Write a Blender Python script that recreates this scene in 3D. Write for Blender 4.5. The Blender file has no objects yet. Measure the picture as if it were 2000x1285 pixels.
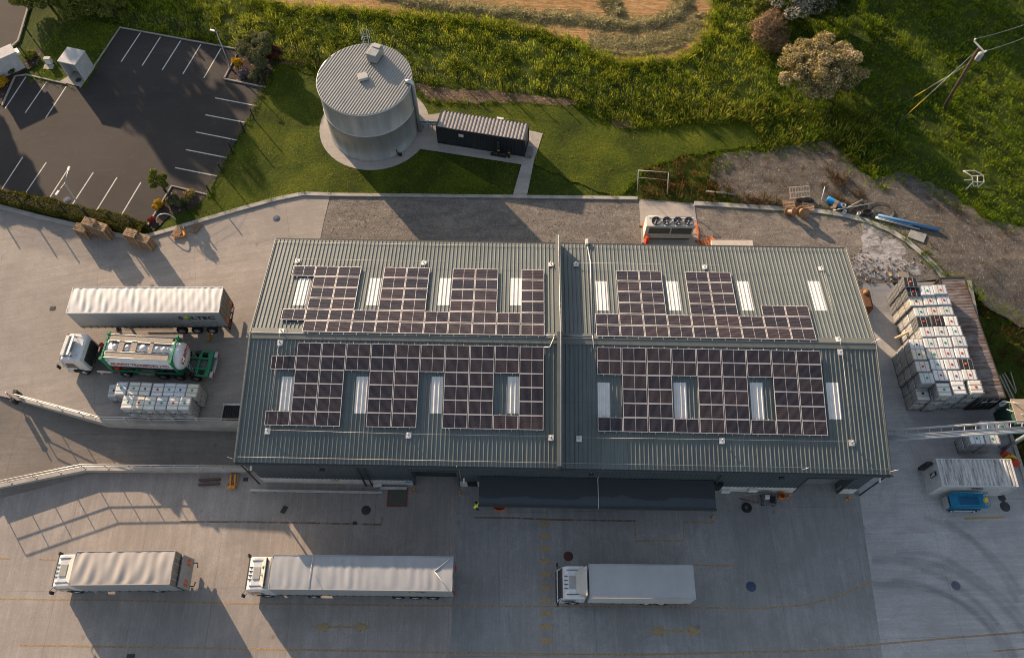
import bpy, math, random
import numpy as np
from mathutils import Vector, Matrix, Euler
from mathutils.geometry import delaunay_2d_cdt
random.seed(7); rng = np.random.default_rng(7)
R = math.radians; PI = math.pi
sc = bpy.context.scene
COL = sc.collection

# ---------------------------------------------------------------- camera model
F, CX, CY, CAMH = 1571.0, 1000.0, 642.5, 65.0
PITCH = R(62.8)
_s, _c = math.sin(PITCH), math.cos(PITCH)
def ray(x, y):
    a, b = (x - CX) / F, (y - CY) / F
    return Vector((a, _c - b * _s, -_s - b * _c))
def at(x, y, z=0.0):
    """where the sight line of a photograph pixel meets the level z"""
    d = ray(x, y); t = (z - CAMH) / d.z
    return Vector((d.x * t, d.y * t, z))
def ss(t):
    t = min(1.0, max(0.0, t)); return t * t * (3 - 2 * t)
D = 1.0                                   # the front yard lies this far below the rear one
def gzr(y): return -D + D * ss((y - 33) / 8.0)
def interp(pts, x):
    if x <= pts[0][0]: a, b = pts[0], pts[1]
    elif x >= pts[-1][0]: a, b = pts[-2], pts[-1]
    else:
        for a, b in zip(pts, pts[1:]):
            if x <= b[0]: break
    return a[1] + (b[1] - a[1]) * (x - a[0]) / (b[0] - a[0])

# ---------------------------------------------------------------- object helpers
def tag(o, label=None, cat=None, group=None, kind=None):
    if label: o['label'] = label
    if cat: o['category'] = cat
    if group: o['group'] = group
    if kind: o['kind'] = kind
    return o
def thing(name, label, cat, loc=(0, 0, 0), rz=0.0, group=None):
    o = bpy.data.objects.new(name, None); COL.objects.link(o)
    o.location = loc; o.rotation_euler = (0, 0, rz); o.empty_display_size = .3
    return tag(o, label, cat, group)
def children(o): return list(o.children)
def dup(o, parent=None):
    c = o.copy(); COL.objects.link(c); c.parent = parent
    for ch in children(o): dup(ch, c)
    return c

class MB:
    """collects faces, becomes ONE mesh object"""
    def __init__(s): s.v = []; s.f = []; s.m = []; s.sm = []
    def add(s, vs, fs, mi=0, sm=False):
        o = len(s.v); s.v += [tuple(v) for v in vs]
        for f in fs:
            s.f.append([i + o for i in f]); s.m.append(mi); s.sm.append(sm)
        return s
    def hexa(s, b, t, mi=0):
        return s.add(list(b) + list(t), [(3, 2, 1, 0), (4, 5, 6, 7), (0, 1, 5, 4), (1, 2, 6, 5), (2, 3, 7, 6), (3, 0, 4, 7)], mi)
    def bb(s, x0, x1, y0, y1, z0, z1, mi=0):
        return s.hexa([(x0, y0, z0), (x1, y0, z0), (x1, y1, z0), (x0, y1, z0)], [(x0, y0, z1), (x1, y0, z1), (x1, y1, z1), (x0, y1, z1)], mi)
    def box(s, c, sz, rz=0.0, mi=0, rot=None):
        m = rot if rot is not None else Matrix.Rotation(rz, 3, 'Z')
        hx, hy, hz = sz[0] / 2, sz[1] / 2, sz[2] / 2; c = Vector(c)
        q = [(-hx, -hy), (hx, -hy), (hx, hy), (-hx, hy)]
        return s.hexa([c + m @ Vector((a, b, -hz)) for a, b in q], [c + m @ Vector((a, b, hz)) for a, b in q], mi)
    def rbox(s, x0, x1, y0, y1, z0, z1, r, mi=0, sm=True, n=3):
        """box with rounded vertical edges and softened top rim"""
        def ring(ins, z):
            out = []
            rr = max(r - ins * .3, .005)
            for cx, cy, a0 in ((x1 - r, y1 - r, 0), (x0 + r, y1 - r, 90), (x0 + r, y0 + r, 180), (x1 - r, y0 + r, 270)):
                for k in range(n + 1):
                    a = R(a0 + 90 * k / n)
                    out.append((cx + (r - ins) * math.cos(a), cy + (r - ins) * math.sin(a), z))
            return out
        rings = [ring(r * .4, z0), ring(0, z0 + r * .4), ring(0, z1 - r), ring(r * .3, z1 - r * .3), ring(r * .9, z1)]
        N = 4 * (n + 1); vs = [p for q in rings for p in q]; fs = []
        for i in range(len(rings) - 1):
            for k in range(N):
                fs.append((i * N + k, i * N + (k + 1) % N, (i + 1) * N + (k + 1) % N, (i + 1) * N + k))
        s.add(vs, fs, mi, sm)
        o = len(s.v) - N; s.f.append(list(range(o, o + N))); s.m.append(mi); s.sm.append(False)
        return s
    def prism(s, poly, z0, z1, mi=0):
        n = len(poly)
        s.add([(p[0], p[1], z0) for p in poly] + [(p[0], p[1], z1) for p in poly],
              [tuple(range(n - 1, -1, -1)), tuple(range(n, 2 * n))] + [(i, (i + 1) % n, n + (i + 1) % n, n + i) for i in range(n)], mi)
        return s
    def profile(s, prof, y0, y1, mi=0, sm=False):
        """(x,z) outline extruded along y"""
        n = len(prof)
        s.add([(p[0], y0, p[1]) for p in prof] + [(p[0], y1, p[1]) for p in prof],
              [tuple(range(n)), tuple(range(2 * n - 1, n - 1, -1))], mi)
        o = len(s.v) - 2 * n
        for i in range(n):
            s.f.append([o + i, o + n + i, o + n + (i + 1) % n, o + (i + 1) % n]); s.m.append(mi); s.sm.append(sm)
        return s
    def tube(s, pts, r, n=6, mi=0, sm=True, r1=None, closed=False):
        pts = [Vector(p) for p in pts]; N = len(pts); vs = []
        for i, p in enumerate(pts):
            a = pts[i - 1] if (i > 0 or closed) else p
            b = pts[(i + 1) % N] if (i < N - 1 or closed) else p
            t = (b - a)
            if t.length < 1e-9: t = Vector((0, 0, 1))
            t.normalize()
            up = Vector((0, 0, 1)) if abs(t.z) < .95 else Vector((1, 0, 0))
            u = t.cross(up).normalized(); w = u.cross(t)
            rr = r if r1 is None else r + (r1 - r) * i / max(1, N - 1)
            for k in range(n):
                an = 2 * PI * k / n
                vs.append(p + u * (rr * math.cos(an)) + w * (rr * math.sin(an)))
        fs = []
        for i in range(N if closed else N - 1):
            j = (i + 1) % N
            for k in range(n):
                fs.append((i * n + k, i * n + (k + 1) % n, j * n + (k + 1) % n, j * n + k))
        s.add(vs, fs, mi, sm)
        if not closed:
            o = len(s.v) - len(vs)
            for q in (list(range(o + n - 1, o - 1, -1)), list(range(o + (N - 1) * n, o + N * n))):
                s.f.append(q); s.m.append(mi); s.sm.append(False)
        return s
    def lathe(s, prof, n=24, c=(0, 0, 0), axis='Z', mi=0, sm=True):
        c = Vector(c); vs = []
        for r_, z in prof:
            for k in range(n):
                a = 2 * PI * k / n; p = (r_ * math.cos(a), r_ * math.sin(a), z)
                if axis == 'Y': p = (p[0], p[2], p[1])
                elif axis == 'X': p = (p[2], p[0], p[1])
                vs.append(c + Vector(p))
        fs = []
        for i in range(len(prof) - 1):
            for k in range(n):
                fs.append((i * n + k, i * n + (k + 1) % n, (i + 1) * n + (k + 1) % n, (i + 1) * n + k))
        s.add(vs, fs, mi, sm)
        return s
    def xform(s, M_):
        s.v = [tuple(M_ @ Vector(v)) for v in s.v]; return s
    def build(s, name, mat, parent=None, off=None, bevel=0.0, shadow=True):
        me = bpy.data.meshes.new(name)
        if off is not None: vs = [(v[0] - off[0], v[1] - off[1], v[2] - off[2]) for v in s.v]
        else: vs = s.v
        me.from_pydata(vs, [], s.f)
        mats = mat if isinstance(mat, (list, tuple)) else [mat]
        for m in mats: me.materials.append(m)
        me.polygons.foreach_set('material_index', s.m); me.polygons.foreach_set('use_smooth', s.sm)
        me.update()
        o = bpy.data.objects.new(name, me); COL.objects.link(o)
        if parent is not None: o.parent = parent
        if bevel:
            b = o.modifiers.new('soft', 'BEVEL'); b.width = bevel; b.segments = 2; b.limit_method = 'ANGLE'; b.angle_limit = R(40)
        return o
def fast(name, v, f, mat, parent=None, smooth=False):
    v = np.asarray(v, np.float32); f = np.asarray(f, np.int32); k = f.shape[1]
    me = bpy.data.meshes.new(name)
    me.vertices.add(len(v)); me.vertices.foreach_set('co', v.ravel())
    me.loops.add(f.size); me.loops.foreach_set('vertex_index', f.ravel())
    me.polygons.add(len(f)); me.polygons.foreach_set('loop_start', np.arange(0, f.size, k, dtype=np.int32))
    me.polygons.foreach_set('use_smooth', np.full(len(f), smooth))
    for m in (mat if isinstance(mat, (list, tuple)) else [mat]): me.materials.append(m)
    me.update(calc_edges=True); me.validate()
    o = bpy.data.objects.new(name, me); COL.objects.link(o)
    if parent is not None: o.parent = parent
    return o
def inpoly(px_, py_, poly):
    px_ = np.asarray(px_); py_ = np.asarray(py_); r_ = np.zeros(px_.shape, bool)
    n = len(poly)
    for i in range(n):
        x0, y0 = poly[i][0], poly[i][1]; x1, y1 = poly[(i + 1) % n][0], poly[(i + 1) % n][1]
        if y0 == y1: continue
        c_ = ((y0 > py_) != (y1 > py_)) & (px_ < (x1 - x0) * (py_ - y0) / (y1 - y0) + x0)
        r_ ^= c_
    return r_
def jag(poly, amp, step, seed=1, closed=True):
    rr = random.Random(seed); out = []; n = len(poly)
    for i in range(n if closed else n - 1):
        a = Vector(poly[i][:2]); b = Vector(poly[(i + 1) % n][:2]); L = (b - a).length; k = max(1, int(L / step))
        nn = Vector((-(b - a).y, (b - a).x)); nn = nn.normalized() if L > 0 else nn
        for j in range(k):
            out.append(a + (b - a) * (j / k) + nn * (rr.uniform(-amp, amp) if j else 0))
    return out
def sheet(name, poly, z, mat, step=4.0, kind='structure', label=None, bump=None):
    """one ground surface: an outline filled with triangles, lifted to z(x, y)"""
    poly = [Vector((p[0], p[1])) for p in poly]; n = len(poly)
    xs = [p.x for p in poly]; ys = [p.y for p in poly]
    gx, gy = np.meshgrid(np.arange(min(xs) + step / 2, max(xs), step), np.arange(min(ys) + step / 2, max(ys), step))
    gx = gx.ravel(); gy = gy.ravel(); k = inpoly(gx, gy, poly)
    pts = poly + [Vector((float(a), float(b))) for a, b in zip(gx[k], gy[k])]
    vs, es, fs, *_ = delaunay_2d_cdt(pts, [(i, (i + 1) % n) for i in range(n)], [], 1, 1e-4)
    zf = z if callable(z) else (lambda a, b: z)
    me = bpy.data.meshes.new(name)
    fl = []
    for f in fs:
        a, b, c = (vs[i] for i in f[:3])
        fl.append(list(f) if (b - a).cross(c - a) > 0 else list(f)[::-1])
    me.from_pydata([(v.x, v.y, zf(v.x, v.y)) for v in vs], [], fl)
    me.materials.append(mat); me.update()
    o = bpy.data.objects.new(name, me); COL.objects.link(o)
    return tag(o, label, None, None, kind)
def strip(name, pts, w, z, mat, kind='structure', h=0.0):
    """a painted line (h = 0) or a kerb (h > 0) along world points"""
    mb = MB(); zf = z if callable(z) else (lambda a, b: z); n = len(pts); L = []; Rr = []
    for i, p in enumerate(pts):
        a = Vector(pts[max(0, i - 1)][:2]); b = Vector(pts[min(n - 1, i + 1)][:2]); t = (b - a).normalized(); q = Vector((-t.y, t.x)) * (w / 2)
        p = Vector(p[:2]); L.append(p + q); Rr.append(p - q)
    for i in range(n - 1):
        c = [L[i], Rr[i], Rr[i + 1], L[i + 1]]
        if h: mb.hexa([(q.x, q.y, zf(q.x, q.y) - .2) for q in c], [(q.x, q.y, zf(q.x, q.y) + h) for q in c])
        else: mb.add([(q.x, q.y, zf(q.x, q.y)) for q in c], [(0, 1, 2, 3)])
    o = mb.build(name, mat); o['kind'] = kind
    return o
def W2(pts, z=0.0): return [at(x, y, z) for x, y in pts]
def zs(pts, ox, oy, k, z=0.0): return [at(ox + x / k, oy + y / k, z) for x, y in pts]   # same, from an enlargement
ORD = ['first', 'second', 'third', 'fourth', 'fifth', 'sixth', 'seventh', 'eighth', 'ninth', 'tenth', 'eleventh', 'twelfth', 'thirteenth', 'fourteenth', 'fifteenth']

# ---------------------------------------------------------------- materials
class G:
    def __init__(s, name):
        s.m = bpy.data.materials.new(name); s.m.use_nodes = True; s.t = s.m.node_tree; s.b = s.t.nodes['Principled BSDF']
        s.out = s.t.nodes['Material Output']
    def n(s, typ, **kw):
        nd = s.t.nodes.new(typ)
        for k, v in kw.items():
            if hasattr(nd, k): setattr(nd, k, v)
            else: s.set(nd.inputs[k], v)
        return nd
    def set(s, inp, v):
        if isinstance(v, bpy.types.NodeSocket): s.t.links.new(v, inp)
        else:
            if inp.type == 'RGBA' and len(v) == 3: v = (*v, 1)
            inp.default_value = v
    def pos(s): return s.n('ShaderNodeNewGeometry').outputs['Position']
    def obj(s): return s.n('ShaderNodeTexCoord').outputs['Object']
    def map(s, v, sx=1, sy=1, sz=1, rz=0, loc=(0, 0, 0)):
        m = s.n('ShaderNodeMapping'); s.set(m.inputs['Vector'], v); m.inputs['Scale'].default_value = (sx, sy, sz)
        m.inputs['Rotation'].default_value = (0, 0, rz); m.inputs['Location'].default_value = loc
        return m.outputs[0]
    def noise(s, v, scale, detail=4, rough=.55, dist=0.0):
        nd = s.n('ShaderNodeTexNoise'); s.set(nd.inputs['Vector'], v); nd.inputs['Scale'].default_value = scale
        nd.inputs['Detail'].default_value = detail; nd.inputs['Roughness'].default_value = rough; nd.inputs['Distortion'].default_value = dist
        return nd.outputs['Fac']
    def vor(s, v, scale, out='Distance', feature='F1'):
        nd = s.n('ShaderNodeTexVoronoi'); nd.feature = feature; s.set(nd.inputs['Vector'], v); nd.inputs['Scale'].default_value = scale
        return nd.outputs[out]
    def ramp(s, fac, stops, interp='LINEAR'):
        nd = s.n('ShaderNodeValToRGB'); s.set(nd.inputs[0], fac); cr = nd.color_ramp; cr.interpolation = interp
        while len(cr.elements) < len(stops): cr.elements.new(.5)
        for e, (p, c) in zip(cr.elements, stops):
            e.position = p; e.color = (*c, 1) if isinstance(c, (tuple, list)) else (c, c, c, 1)
        return nd.outputs[0]
    def mix(s, fac, a, b, mode='MIX'):
        nd = s.n('ShaderNodeMix'); nd.data_type = 'RGBA'; nd.blend_type = mode; nd.clamp_factor = True
        s.set(nd.inputs[0], fac); s.set(nd.inputs[6], a); s.set(nd.inputs[7], b)
        return nd.outputs[2]
    def math(s, op, a, b=0.0):
        nd = s.n('ShaderNodeMath'); nd.operation = op; s.set(nd.inputs[0], a); s.set(nd.inputs[1], b); return nd.outputs[0]
    def bump(s, h, strength=.5, dist=.05):
        nd = s.n('ShaderNodeBump'); s.set(nd.inputs['Height'], h); nd.inputs['Strength'].default_value = strength; nd.inputs['Distance'].default_value = dist
        s.t.links.new(nd.outputs[0], s.b.inputs['Normal']); return s
    def fin(s, color, rough=.8, metal=0.0, spec=.3):
        s.set(s.b.inputs['Base Color'], color); s.set(s.b.inputs['Roughness'], rough); s.b.inputs['Metallic'].default_value = metal
        s.b.inputs['Specular IOR Level'].default_value = spec
        return s.m
MATS = {}
def M(name, col, rough=.6, metal=0.0, var=.18, scale=1.5, spec=.3, dirt=0.0, dirtcol=(.10, .085, .065), bump=0.0, bscale=8, rnd=0.0, coat=0.0):
    if name in MATS: return MATS[name]
    g = G(name); v = g.obj()
    f = g.noise(v, scale, 5, .6)
    c = g.ramp(f, [(.25, tuple(x * (1 - var) for x in col)), (.75, tuple(min(.95, x * (1 + var * .6)) for x in col))])
    if dirt:
        d = g.noise(v, scale * .7, 6, .7, .6)
        c = g.mix(g.ramp(d, [(.5, 0.0), (.8, dirt)]), c, dirtcol)
        d2 = g.noise(g.map(v, 3, 3, .4), scale * 2.2, 4, .7)
        c = g.mix(g.ramp(d2, [(.55, 0.0), (.8, dirt * .6)]), c, dirtcol)
    if rnd:
        r_ = g.n('ShaderNodeObjectInfo').outputs['Random']
        c = g.mix(1.0, c, g.ramp(r_, [(0, 1 - rnd), (1, 1.0)]), 'MULTIPLY')
    rr = g.ramp(g.noise(v, scale * 2, 3), [(.3, max(.05, rough - .08)), (.7, min(1, rough + .1))])
    m = g.fin(c, rr, metal, spec)
    if coat: g.b.inputs['Coat Weight'].default_value = coat; g.b.inputs['Coat Roughness'].default_value = .1
    if bump: g.bump(g.noise(v, bscale, 4, .6), bump, .02)
    MATS[name] = m; return m
def concrete(name, col, bw=6.0, bh=5.0, broom='x', stain=.35, rz=0.0, seed=0.0, joint=.35):
    g = G(name); p = g.map(g.pos(), 1, 1, 1, rz, (seed, seed * .7, 0))
    dk = tuple(x * .62 for x in col); lt = tuple(min(.9, x * 1.2) for x in col)
    c = g.ramp(g.noise(p, .13, 6, .65, .6), [(.32, tuple(x * .74 for x in col)), (.68, lt)])
    c = g.mix(g.ramp(g.noise(p, .45, 7, .72, 1.0), [(.48, 0.0), (.78, stain)]), c, dk)                       # oily patches
    c = g.mix(g.ramp(g.noise(p, 2.3, 5, .7), [(.52, 0.0), (.75, stain * .8)]), c, tuple(x * .7 for x in col))
    c = g.mix(g.ramp(g.noise(g.map(p, 1, 1, 1, .6, (31, 7, 0)), .30, 7, .8, 1.6), [(.50, 0.0), (.66, stain)]), c, tuple(x * .66 for x in col))
    c = g.mix(g.ramp(g.noise(g.map(p, 1, 1, 1, .2, (3, 77, 0)), .8, 6, .8, .8), [(.60, 0.0), (.74, stain)]), c, tuple(min(.9, x * 1.35) for x in col))
    vd = g.vor(p, .42); vc = g.n('ShaderNodeSeparateColor'); g.set(vc.inputs[0], g.vor(p, .42, 'Color'))
    c = g.mix(g.math('MULTIPLY', g.ramp(g.math('ADD', vd, g.math('MULTIPLY', g.noise(p, 3, 4), .16)), [(.10, stain * 1.3), (.20, 0.0)]), g.ramp(vc.outputs[0], [(.72, 0.0), (.80, 1.0)])), c, tuple(x * .4 for x in col))
    st = g.map(p, .10, 1.6, 1) if broom == 'x' else g.map(p, 1.6, .10, 1)
    c = g.mix(g.ramp(g.noise(st, 1.3, 6, .75), [(.42, .0), (.66, .58)]), c, tuple(x * .62 for x in col))      # drag marks
    c = g.mix(g.ramp(g.noise(st, 3.1, 5, .8), [(.53, .0), (.70, .52)]), c, tuple(x * 1.12 for x in lt))
    c = g.mix(g.ramp(g.noise(p, 7, 5, .9), [(.38, .60), (.56, 0.0)]), c, dk)
    c = g.mix(g.ramp(g.noise(p, 5, 5, .9), [(.55, .0), (.70, .35)]), c, lt)
    br = g.n('ShaderNodeTexBrick'); g.set(br.inputs['Vector'], p); br.offset = 0.0; br.inputs['Scale'].default_value = 1.0
    br.inputs['Brick Width'].default_value = bw; br.inputs['Row Height'].default_value = bh; br.inputs['Mortar Size'].default_value = .018
    br.inputs['Mortar Smooth'].default_value = .3
    br.inputs['Color1'].default_value = (1, 1, 1, 1); br.inputs['Color2'].default_value = (.86, .87, .88, 1); br.inputs['Mortar'].default_value = (.45, .43, .4, 1)
    c = g.mix(joint * 1.6, c, br.outputs['Color'], 'MULTIPLY')
    m = g.fin(c, .86, 0, .25); g.bump(g.math('ADD', g.noise(st, 9, 4, .7), g.noise(p, 30, 2)), .18, .02)
    return m
def gravel(name, c1, c2, c3, pale=.25, k=1.0):
    g = G(name); p = g.pos()
    c = g.ramp(g.noise(p, .22, 6, .65, .8), [(.3, c1), (.55, c2), (.75, c3)])
    c = g.mix(g.ramp(g.noise(p, 1.6, 6, .75, .5), [(.45, 0.0), (.75, .6)]), c, tuple(x * .55 for x in c1))
    c = g.mix(g.ramp(g.noise(g.map(p, .22, 1.3, 1, R(-14)), 1.0, 7, .8, .7), [(.46, 0.0), (.66, .65)]), c, tuple(x * .6 for x in c1))
    c = g.mix(g.ramp(g.noise(g.map(p, .3, 1.1, 1, R(-14)), 1.7, 6, .8, .7), [(.54, 0.0), (.72, .6)]), c, tuple(min(.8, x * 1.25) for x in c3))
    v = g.vor(p, 5.5 * k, 'Color'); sp = g.n('ShaderNodeSeparateColor'); g.set(sp.inputs[0], v)
    c = g.mix(.5, c, g.ramp(sp.outputs[0], [(0, .45), (1, 1.5)]), 'MULTIPLY')
    c = g.mix(g.ramp(sp.outputs[1], [(.965 - pale * .05, 0.0), (.985, .6)]), c, (.36, .34, .31))
    m = g.fin(c, .93, 0, .2)
    h = g.math('ADD', g.noise(p, 1.1, 5, .7), g.math('MULTIPLY', g.vor(p, 5.5 * k), .5)); g.bump(h, .5, .10)
    return m
def grassmat(name, cols, scale=.5, bump=.6):
    g = G(name); p = g.pos()
    c = g.ramp(g.noise(p, scale * .35, 5, .6, .6), [(.3, cols[0]), (.5, cols[1]), (.72, cols[2])])
    c = g.mix(g.ramp(g.noise(p, scale * 5, 6, .75), [(.35, .65), (.62, 0.0)]), c, tuple(x * .45 for x in cols[0]))
    c = g.mix(g.ramp(g.noise(p, scale * 14, 4, .8), [(.55, 0.0), (.8, .5)]), c, tuple(x * 1.5 for x in cols[2]))
    c = g.mix(g.ramp(g.noise(p, scale * 1.7, 5, .7, 1.2), [(.62, 0.0), (.76, .5)]), c, cols[3])
    m = g.fin(c, .95, 0, .15); g.bump(g.math('ADD', g.noise(p, 3, 5, .7), g.noise(p, 11, 4, .8)), bump, .10)
    return m
def leafmat(name, cols, trans=.3, noise=.7):
    """foliage: each leaf its own tone, clumps of lighter and darker kinds"""
    g = G(name); ri = g.n('ShaderNodeNewGeometry').outputs['Random Per Island']
    f = g.math('ADD', g.math('MULTIPLY', ri, .55), g.math('MULTIPLY', g.noise(g.pos(), noise, 4, .65), .75))
    n = len(cols); c = g.ramp(f, [(.28 + .6 * i / max(1, n - 1), q) for i, q in enumerate(cols)])
    d = g.n('ShaderNodeBsdfDiffuse'); g.set(d.inputs[0], c); t = g.n('ShaderNodeBsdfTranslucent'); g.set(t.inputs[0], c)
    mx = g.n('ShaderNodeMixShader'); mx.inputs[0].default_value = trans
    g.t.links.new(d.outputs[0], mx.inputs[1]); g.t.links.new(t.outputs[0], mx.inputs[2]); g.t.links.new(mx.outputs[0], g.out.inputs[0])
    return g.m
WHITE = M('white_paint', (.60, .60, .58), .35, dirt=.25, spec=.5)
OFFWHITE = M('offwhite_panel', (.60, .59, .56), .5, dirt=.4)
STEEL = M('galvanised_steel', (.46, .47, .47), .45, .6, var=.2)
ALU = M('bare_aluminium', (.62, .60, .58), .38, .5, var=.1)
BLACKM = M('black_metal', (.018, .019, .021), .5, 0, spec=.4)
RUBBER = M('tyre_rubber', (.018, .018, .018), .85)
GLASSD = M('dark_glass', (.012, .015, .018), .08, 0, var=.05, spec=.6)
CHASSIS = M('chassis_grey', (.035, .036, .038), .7, dirt=.4)
YELLOWM = M('faded_yellow_paint', (.42, .27, .10), .85, var=.3, scale=6)
ORANGE = M('orange_plastic', (.62, .17, .04), .55, var=.2)
RED = M('red_paint', (.42, .035, .025), .5)
GREEN = M('green_paint', (.02, .22, .10), .45, dirt=.25)
WOOD = M('pallet_wood', (.40, .27, .165), .85, var=.5, scale=5, rnd=.4)
GREYW = M('grey_weathered_wood', (.27, .25, .21), .9, var=.4, scale=4)
SLATE = M('slate_cladding', (.055, .070, .078), .55, 0, var=.12, scale=.6, spec=.4)
CONCW = M('cast_concrete', (.36, .34, .31), .88, 0, var=.25, scale=.9, dirt=.3)
# ================================================================ GROUND
UW = W2([(40, 783), (203, 827), (484, 831.3)])                    # retaining wall between rear yard and ramp
LW = W2([(-14, 963), (172, 922.6), (486, 924)], -D)             # parapet between ramp and front yard
UWp = [(p.x, p.y) for p in UW]; LWp = [(p.x, p.y) for p in LW]
def YU(x): return interp(UWp, x) if x > UWp[0][0] else UWp[0][1] + .25 * (UWp[0][0] - x)
def YL(x): return interp(LWp, x)
def rampz(x): return -1.5 * ss((x + 52) / 28.0)
def basez(x, y):
    if x < -20.5:
        if y > YU(x) + 1.6: return -.07
        return -1.7
    if x < 27.0: return -.07 if y > 31.5 else -1.7
    return gzr(y) - .3 if y < 42 else -.07
SOIL = grassmat('rough_grass_ground', [(.022, .038, .004), (.046, .072, .006), (.085, .112, .010), (.10, .095, .02)], .6, 1.0)
gxs = np.concatenate([np.arange(-300, -92, 16), np.arange(-90, 80.1, 1.0), np.arange(84, 301, 16)])
gys = np.concatenate([np.arange(-200, -20, 16), np.arange(-18, 100.1, 1.0), np.arange(104, 321, 16)])
nx, ny = len(gxs), len(gys)
gv = [(x, y, basez(x, y)) for y in gys for x in gxs]
gf = [(j * nx + i, j * nx + i + 1, (j + 1) * nx + i + 1, (j + 1) * nx + i) for j in range(ny - 1) for i in range(nx - 1)]
o = fast('ground', gv, gf, SOIL, smooth=True); tag(o, kind='structure')

C_UP = concrete('concrete_rear_yard', (.338, .302, .270), 9.0, 7.0, 'x', .6, R(-12), 3.0)
C_LW = concrete('concrete_front_yard', (.338, .303, .276), 6.2, 9.5, 'y', .6, R(-1), 11.0)
C_LM = concrete('concrete_dock_yard', (.300, .290, .282), 7.4, 11.0, 'y', .75, R(-1), 23.0)
C_LR = concrete('concrete_side_yard', (.43, .418, .412), 8.0, 8.0, 'x', .6, R(-2), 37.0)
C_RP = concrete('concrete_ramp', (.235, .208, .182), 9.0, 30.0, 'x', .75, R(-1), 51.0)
C_PD = concrete('concrete_pad', (.40, .365, .325), 4.0, 40.0, 'x', .2, 0, 71.0, .2)

kerbN = [(-330, 330), (-120, 372), (0, 404), (75, 424), (150, 441), (215, 457), (255, 464), (292, 461), (345, 446), (460, 412), (540, 390), (592, 379.5), (645, 381)]
kerbE = [(645, 381), (820, 383), (1000, 385), (1245, 388), (1380, 399), (1520, 408), (1600, 413), (1650, 421), (1692, 432), (1735, 449), (1772, 472), (1806, 501), (1832, 526), (1846, 542)]
K1 = W2(kerbN); K2 = W2(kerbE)
# rear (upper) yard: kerb at the back, retaining wall in front, gravel on its right
up = [p for p in K1] + W2([(633, 430), (624, 475)]) + [Vector((-20.2, 36, 0)), Vector((-20.2, UWp[-1][1], 0))] + [Vector((UW[1].x, UW[1].y, 0)), Vector((UW[0].x, UW[0].y, 0)), Vector((-75, YU(-75), 0)), Vector((-95, YU(-75) + 4, 0))]
sheet('rear_yard', up, 0.0, C_UP, 8)
# ramp with its bank west of the walls
rx = np.concatenate([np.arange(-95, -46, 3.0), np.arange(-46, -19.9, .9)]); vs = []; K = 14
for x in rx:
    yl, yu = YL(x), YU(x)
    for k in range(-4, K + 1):
        if k < 0:
            y = yl + k * .9; z = rampz(x) + (-D - rampz(x)) * ss(-k / 4.0) if x < -44 else -D - .3
        else:
            t = k / K; y = yl + (yu - yl) * t; w = ss((-43.0 - x) / 4.0)
            z = rampz(x) * (1 - w) + w * rampz(x) * (1 - ss((t - .25) / .75))
        vs.append((x, y, z))
q = K + 5
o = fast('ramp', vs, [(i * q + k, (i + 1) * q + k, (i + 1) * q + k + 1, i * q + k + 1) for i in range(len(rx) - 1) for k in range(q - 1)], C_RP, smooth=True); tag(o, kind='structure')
# front yard: three pours of concrete side by side
xa0, xa1 = at(893, 960, -D), at(879, 1285, -D)
xb0, xb1 = at(1678, 965, -D), at(1724, 1285, -D)
def ext(a, b, y): return Vector((a.x + (b.x - a.x) * (y - a.y) / (b.y - a.y), y))
sheet('front_yard', [Vector((-95, YL(-95))), Vector((LW[0].x, LW[0].y)), Vector((LW[1].x, LW[1].y)), Vector((LW[2].x, LW[2].y)), Vector((-20.9, 21)), ext(xa0, xa1, 21), ext(xa0, xa1, -45), Vector((-95, -45))], -D, C_LW, 9)
sheet('dock_yard', [ext(xa0, xa1, 21), ext(xb0, xb1, 21), ext(xb0, xb1, -45), ext(xa0, xa1, -45)], -D, C_LM, 9)
kr = [at(1889, 552, -.55), at(1920, 690, -D), at(1950, 797, -D), at(1964, 822, -D), at(1981, 872, -D), at(2003, 940, -D), at(2040, 1060, -D), at(2100, 1285, -D)]
sheet('side_yard', [ext(xb0, xb1, 21), Vector((26.8, 21)), Vector((26.8, 34.6))] + W2([(1684, 560), (1762, 558)], -.8) + [Vector((kr[0].x, kr[0].y))] + [Vector((p.x, p.y)) for p in kr[1:]] + [Vector((48, -45)), ext(xb0, xb1, -45)],
      lambda x, y: gzr(y) if y > 33 else -D, C_LR, 1.5)
strip('kerb', kr, .32, lambda x, y: gzr(y) if y > 33 else -D, CONCW, h=.13)
# gravel strip behind the warehouse, falling away to the right
GRV = gravel('grey_gravel', (.135, .122, .112), (.205, .182, .158), (.29, .245, .20), .4, 3.0)
zg = lambda x, y: (-.02 if x < 25 else -.02 + (gzr(y)) * ss((x - 25) / 4.0))
gp = K2 + [at(1760, 559, -.8), at(1684, 561, -.8), Vector((26, 33.5, 0)), Vector((-20.0, 37.5, 0))] + W2([(624, 475), (633, 430)])
sheet('gravel_yard', gp, zg, GRV, 1.2)
strip('kerb', [(p.x, p.y) for p in K1], .42, 0.0, CONCW, h=.14)
strip('kerb', [(p.x, p.y) for p in K2[:4]], .36, 0.0, CONCW, h=.12)
strip('kerb', [(p.x, p.y) for p in W2([(1356, 398)]) + K2[4:]], .5, lambda x, y: zg(x, y) + .02, CONCW, h=.10)
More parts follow.
